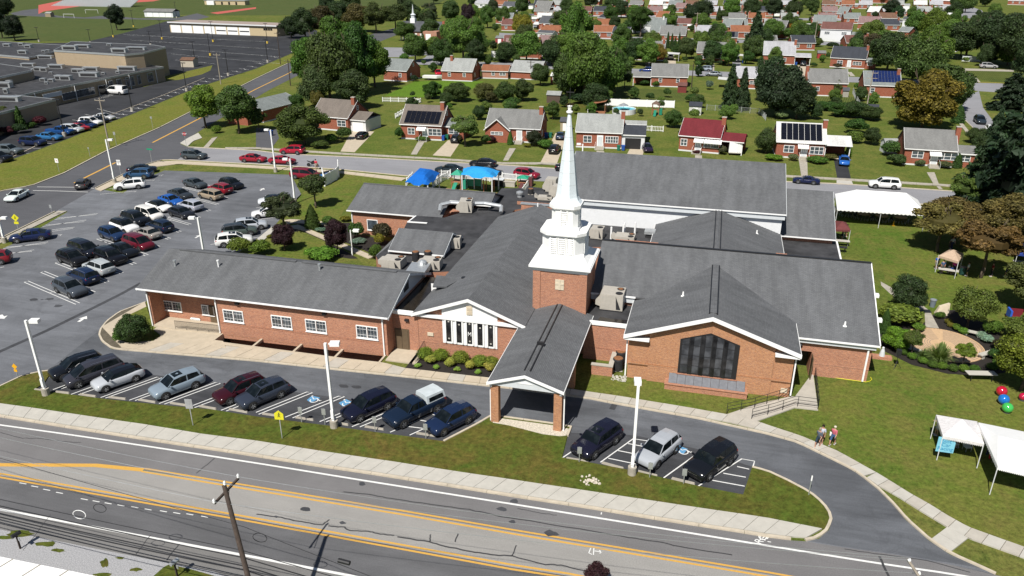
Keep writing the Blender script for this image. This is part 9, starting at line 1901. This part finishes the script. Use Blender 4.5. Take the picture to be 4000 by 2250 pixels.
def pose(k):
 if k in POSE:return POSE[k]
 b = .9 if k=='bend' else 0;st = .22 if k=='walk' else .03;arm = {'stand':(.02,-.02),'walk':(.14,-.12),'bend':(.2,.3),'hold':(.10,.26)}[k]
 def tr(p):
  y,z = p[1],p[2]-.95;return(p[0],y*math.cos(b)+z*math.sin(b),.95+z*math.cos(b)-y*math.sin(b))
 V_ = [(0,0,.95),tr((0,0,1.18)),tr((0,0,1.38)),tr((0,0,1.49)),tr((0,.015,1.57)),tr((0,.02,1.66))];E_ = [(0,1),(1,2),(2,3),(3,4),(4,5)];Rr = [(.145,.11),(.13,.10),(.155,.10),.05,.085,.085]
 for s in(-1,1):
  i = len(V_);V_+=[tr((s*.17,0,1.40)),tr((s*.24,arm[0]*s*(-1)if k=='walk' else arm[0]*.4,1.13)),tr((s*.22,(arm[0]*-s*2 if k=='walk' else arm[1]),.92 if k!='hold' else 1.12)),tr((s*.22,(arm[0]*-s*2 if k=='walk' else arm[1])+.03,.84 if k!='hold' else 1.14))];E_+=[(2,i),(i,i+1),(i+1,i+2),(i+2,i+3)];Rr+=[.065,.043,.028,(.038,.022)]
  i = len(V_);V_+=[(s*.09,0,.88),(s*.10,s*st,.50),(s*.10,s*st*.9-(.05 if s<0 else 0),.10),(s*.11,s*st+.13,.04)];E_+=[(0,i),(i,i+1),(i+1,i+2),(i+2,i+3)];Rr+=[.095,.062,.042,.04]
 body = skin(V_,E_,Rr);hx = [(V_[9]),(V_[17])]
 bm = MB()
 for hnd,s in((9,-1),(17,1)):
  h0 = Vector(V_[hnd]);dn = (h0-Vector(V_[hnd-1])).normalized()
  for f in range(4):a_ = h0+Vector(((f-1.5)*.016,0,0));b_ = a_+dn*(.06+.01*(f in(1,2)))+Vector((0,.012,0));bm.tube(a_,b_,.009,.008,5).tube(b_,b_+dn*.03+Vector((0,.015,0)),.008,.006,5)
  bm.tube(h0+Vector((-s*.02,.01,.02)),h0+Vector((-s*.035,.04,-.02)),.011,.008,5)
 hd = Vector(V_[5]);bm.lathe(hd.x,hd.y+.088,[(.012,hd.z-.04),(.016,hd.z-.03),(.004,hd.z+.02)],5)
 o1 = bpy.data.objects.new('t',body);COL.objects.link(o1);body2 = bpy.data.meshes.new('body');vs = [tuple(v.co)for v in body.vertices]+bm.v;n = len(body.vertices);body2.from_pydata(vs,[],[tuple(p.vertices)for p in body.polygons]+[tuple(i+n for i in f)for f in bm.f]);body2.materials.append(M['skin']);body2.polygons.foreach_set('use_smooth',[True]*len(body2.polygons));bpy.data.objects.remove(o1)
 i0 = [0,1,2,6,7,14,15];mp_ = {v:j for j,v in enumerate(i0)};sh = skin([V_[v]for v in i0],[(mp_[a],mp_[b])for a,b in E_ if a in mp_ and b in mp_],[(.17,.135),(.155,.125),(.172,.118),.082,.06,.082,.06][:7]);sh.materials.append(M['fabric'])
 def leg(short):
  i0 = [0,1,10,11,18,19]if short else[0,1,10,11,12,18,19,20];mp_ = {v:j for j,v in enumerate(i0)};m = skin([V_[v]for v in i0],[(mp_[a],mp_[b])for a,b in E_ if a in mp_ and b in mp_],[(.16,.125),(.14,.108)]+([.115,.085]*2 if short else[.115,.08,.065]*2));m.materials.append(M['fabric']);return m
 hr_ = MB().lathe(hd.x,hd.y-.012,[(.098,hd.z-.03),(.108,hd.z+.03),(.09,hd.z+.085),(.04,hd.z+.112),(.001,hd.z+.116)],14).mesh('hair','fabric',True);ey = [MB().ball((hd.x+s*.032,hd.y+.083,hd.z+.012),.010,5).mesh('eye','black')for s in(-1,1)]
 so_ = [MB().rbox(V_[i][0],V_[i][1]-.05,0,.10,.28,.075).mesh('shoe','fabric')for i in(13,21)]
 POSE[k] = (body2,sh,leg(True),leg(False),hr_,ey,so_);return POSE[k]
def person(px,face,shirt,legs,hair,label,k='stand',s=1.0,short=True,shoe=(.5,.5,.5)):
 P = G(*px);t = thing('person',label,'person',(P[0],P[1],.02),R(face));t.scale = (s*1.03,)*3;b_,sh,l1,l2,h_,ey,so_ = pose(k)
 link('body',b_,t);link('shirt',sh,t,shirt);link('shorts' if short else 'trousers',l1 if short else l2,t,legs);link('hair',h_,t,hair)
 for e in ey:link('eye',e,t)
 for e in so_:link('shoe',e,t,shoe)
DH = (.02,.015,.012);GH = (.45,.43,.40);
for a in[((3192,1748),150,(.10,.12,.15),(.03,.05,.07),(.3,.27,.2),'person in dark shirt, shorts and a khaki cap on the walk','walk'),((3204,1735),160,(.5,.53,.62),(.08,.04,.03),DH,'person in a pale shirt with dark hair behind the capped walker','stand'),((3249,1740),-30,(.48,.12,.16),(.05,.10,.20),(.6,.55,.42),'person in a rose shirt and light hat carrying a white bag','walk'),((1236,664),200,(.55,.04,.08),(.35,.32,.28),DH,'person in a red top walking beside the motorcycle','walk',1.1),((3655,1052),0,(.03,.12,.45),(.32,.30,.27),GH,'person in a royal blue shirt and beige shorts at the beige canopy'),((3677,1068),10,(.08,.12,.22),(.07,.07,.06),(.3,.25,.2),'person in a slate shirt and dark shorts at the beige canopy'),((3722,1070),0,(.55,.06,.28),(.03,.04,.08),GH,'grey-haired person in a pink shirt at the table'),((3703,1067),0,(.6,.6,.6),(.3,.3,.3),(.3,.2,.1),'small child in white by the table','stand',.62),((3714,1073),0,(.03,.15,.55),(.03,.08,.3),DH,'small child in bright blue by the table','stand',.64),((3775,1078),60,(.55,.6,.6),(.02,.03,.05),DH,'person in a white shirt and black shorts by the trash bags'),((3870,1080),90,(.22,.02,.02),(.03,.03,.04),DH,'person in dark red under the bronze tree','stand',1,False),((3928,1082),120,(.3,.3,.3),(.05,.06,.1),DH,'person in grey right of the bronze tree','hold'),((3965,1088),-60,(.65,.65,.65),(.07,.17,.24),DH,'person in a white top bending over near the right edge','bend',1,False),((3715,975),20,(.6,.6,.62),(.03,.04,.09),DH,'person in white and navy among the autumn trunks','walk',1,False),((3726,950),20,(.03,.35,.12),(.04,.05,.05),DH,'person in a bright green shirt behind the autumn trees'),((3287,938),-90,(.05,.05,.05),(.04,.05,.08),DH,'seated-looking person in black by the grey table','hold'),((3303,925),180,(.12,.02,.02),(.02,.02,.02),DH,'person in dark red under the brown canopy'),((3264,850),90,(.6,.6,.6),(.1,.1,.12),DH,'person in white at the left end of the marquee'),((3266,815),90,(.45,.15,.1),(.2,.2,.22),DH,'person in an orange-red top at the marquee corner'),((3396,851),30,(.48,.01,.03),(.1,.1,.1),DH,'person in a red shirt seated at the second round table','hold',.8),((3378,835),200,(.4,.01,.02),(.1,.1,.1),GH,'person in red deeper under the marquee','hold',.85),((3425,838),200,(.35,.01,.02),(.1,.1,.1),DH,'person in dark red between the round tables','hold',.85),((3655,1700),90,(.03,.03,.03),(.55,.55,.55),DH,'person in black and white at the left tent leg','hold'),((3737,1745),180,(.03,.03,.03),(.3,.2,.15),DH,'person seated inside the pop-up tent','hold',.8),((3983,1290),200,(.5,.2,.25),(.5,.3,.3),(.3,.2,.12),'child in pink sitting at the right edge','hold',.65),((3978,1312),200,(.6,.6,.62),(.05,.05,.06),DH,'person in white crouching at the right edge','bend',.75),((3990,1325),200,(.02,.02,.02),(.02,.02,.02),DH,'person in black at the right edge','bend',.8)]:person(*a)
P = G(3244,1728);t = thing('shoulder_bag','white bag carried by the person in the rose shirt','bag',(P[0],P[1]-.1,.75));MB().box(-.2,.1,-.1,.05,0,.28).build('pouch','white',t);MB().tube((0,0,.28),(.15,.1,.65),.012,n=4).build('strap','white',t)
t = thing('trash_bin','dark green barrel beside the beige canopy','trash can',G(3757,1073)+(0,));MB().lathe(0,0,[(.3,0),(.36,.95)],14).build('barrel','obj',t,col=(.01,.05,.045));MB().lathe(0,0,[(.38,.95),(.38,1.0)],14).build('rim','black',t)
for i,(x,y,c)in enumerate(((3858,1785,(.02,.03,.08)),(3868,1800,(.55,.02,.03)),(3880,1815,(.2,.2,.15)))):P = G(x,y-10);t = thing('hanging_curtain',['navy','red','olive'][i]+' cloth hanging between the two white tents','cloth',P+(0,),R(60));MB().box(-.45,.45,-.05,.05,.2,2.1).build('cloth','fabric',t,col=c);MB().box(-.46,.46,-.06,.06,2.1,2.14).build('rod','metal',t)
for x,y,l in((3725,1748,'striped folding lawn chair under the pop-up tent'),(3775,1760,'pale folding lawn chair at the tent front')):
 c_ = thing('lawn_chair',l,'chair',G(x,y)+(0,),.4);MB().box(-.25,.25,-.22,.22,.36,.4).build('seat','whitewall',c_);MB().slab([(-.25,.22,.42),(.25,.22,.42),(.25,.45,.9),(-.25,.45,.9)],.03).build('backrest','whitewall',c_)
 for q in((-.22,-.2),(.22,-.2),(-.22,.2),(.22,.2)):MB().box(q[0]-.015,q[0]+.015,q[1]-.015,q[1]+.015,0,.36).build('leg','metal',c_)
m = MB();rs_ = random.Random(4)
for i in range(40):a = rs_.uniform(0,6.3);q = rs_.uniform(0,.75);P = G(2309,1883);m.ball((P[0]+q*math.cos(a)*1.2,P[1]+q*math.sin(a)*.8,.14),rs_.uniform(.06,.12),4)
m.build('white_gravel','pebble',None,kind='stuff')
P = G(2420,1480);m = MB()
for i in range(70):m.ball((P[0]+rs_.uniform(-.7,.6),P[1]+rs_.uniform(-.5,.5),.03),rs_.uniform(.05,.1),4)
m.build('pebbles','concrete_new',None,kind='stuff')
m = MB();q = GL([(3175,1464),(3300,1483),(3382,1494),(3398,1490),(3405,1484),(3400,1475)]);m.path([(p[0],p[1],.05)for p in q],.03,5);tag(m.build('garden_hose','sign_yellow'),'yellow hose lying along the foot of the sanctuary wall','hose')
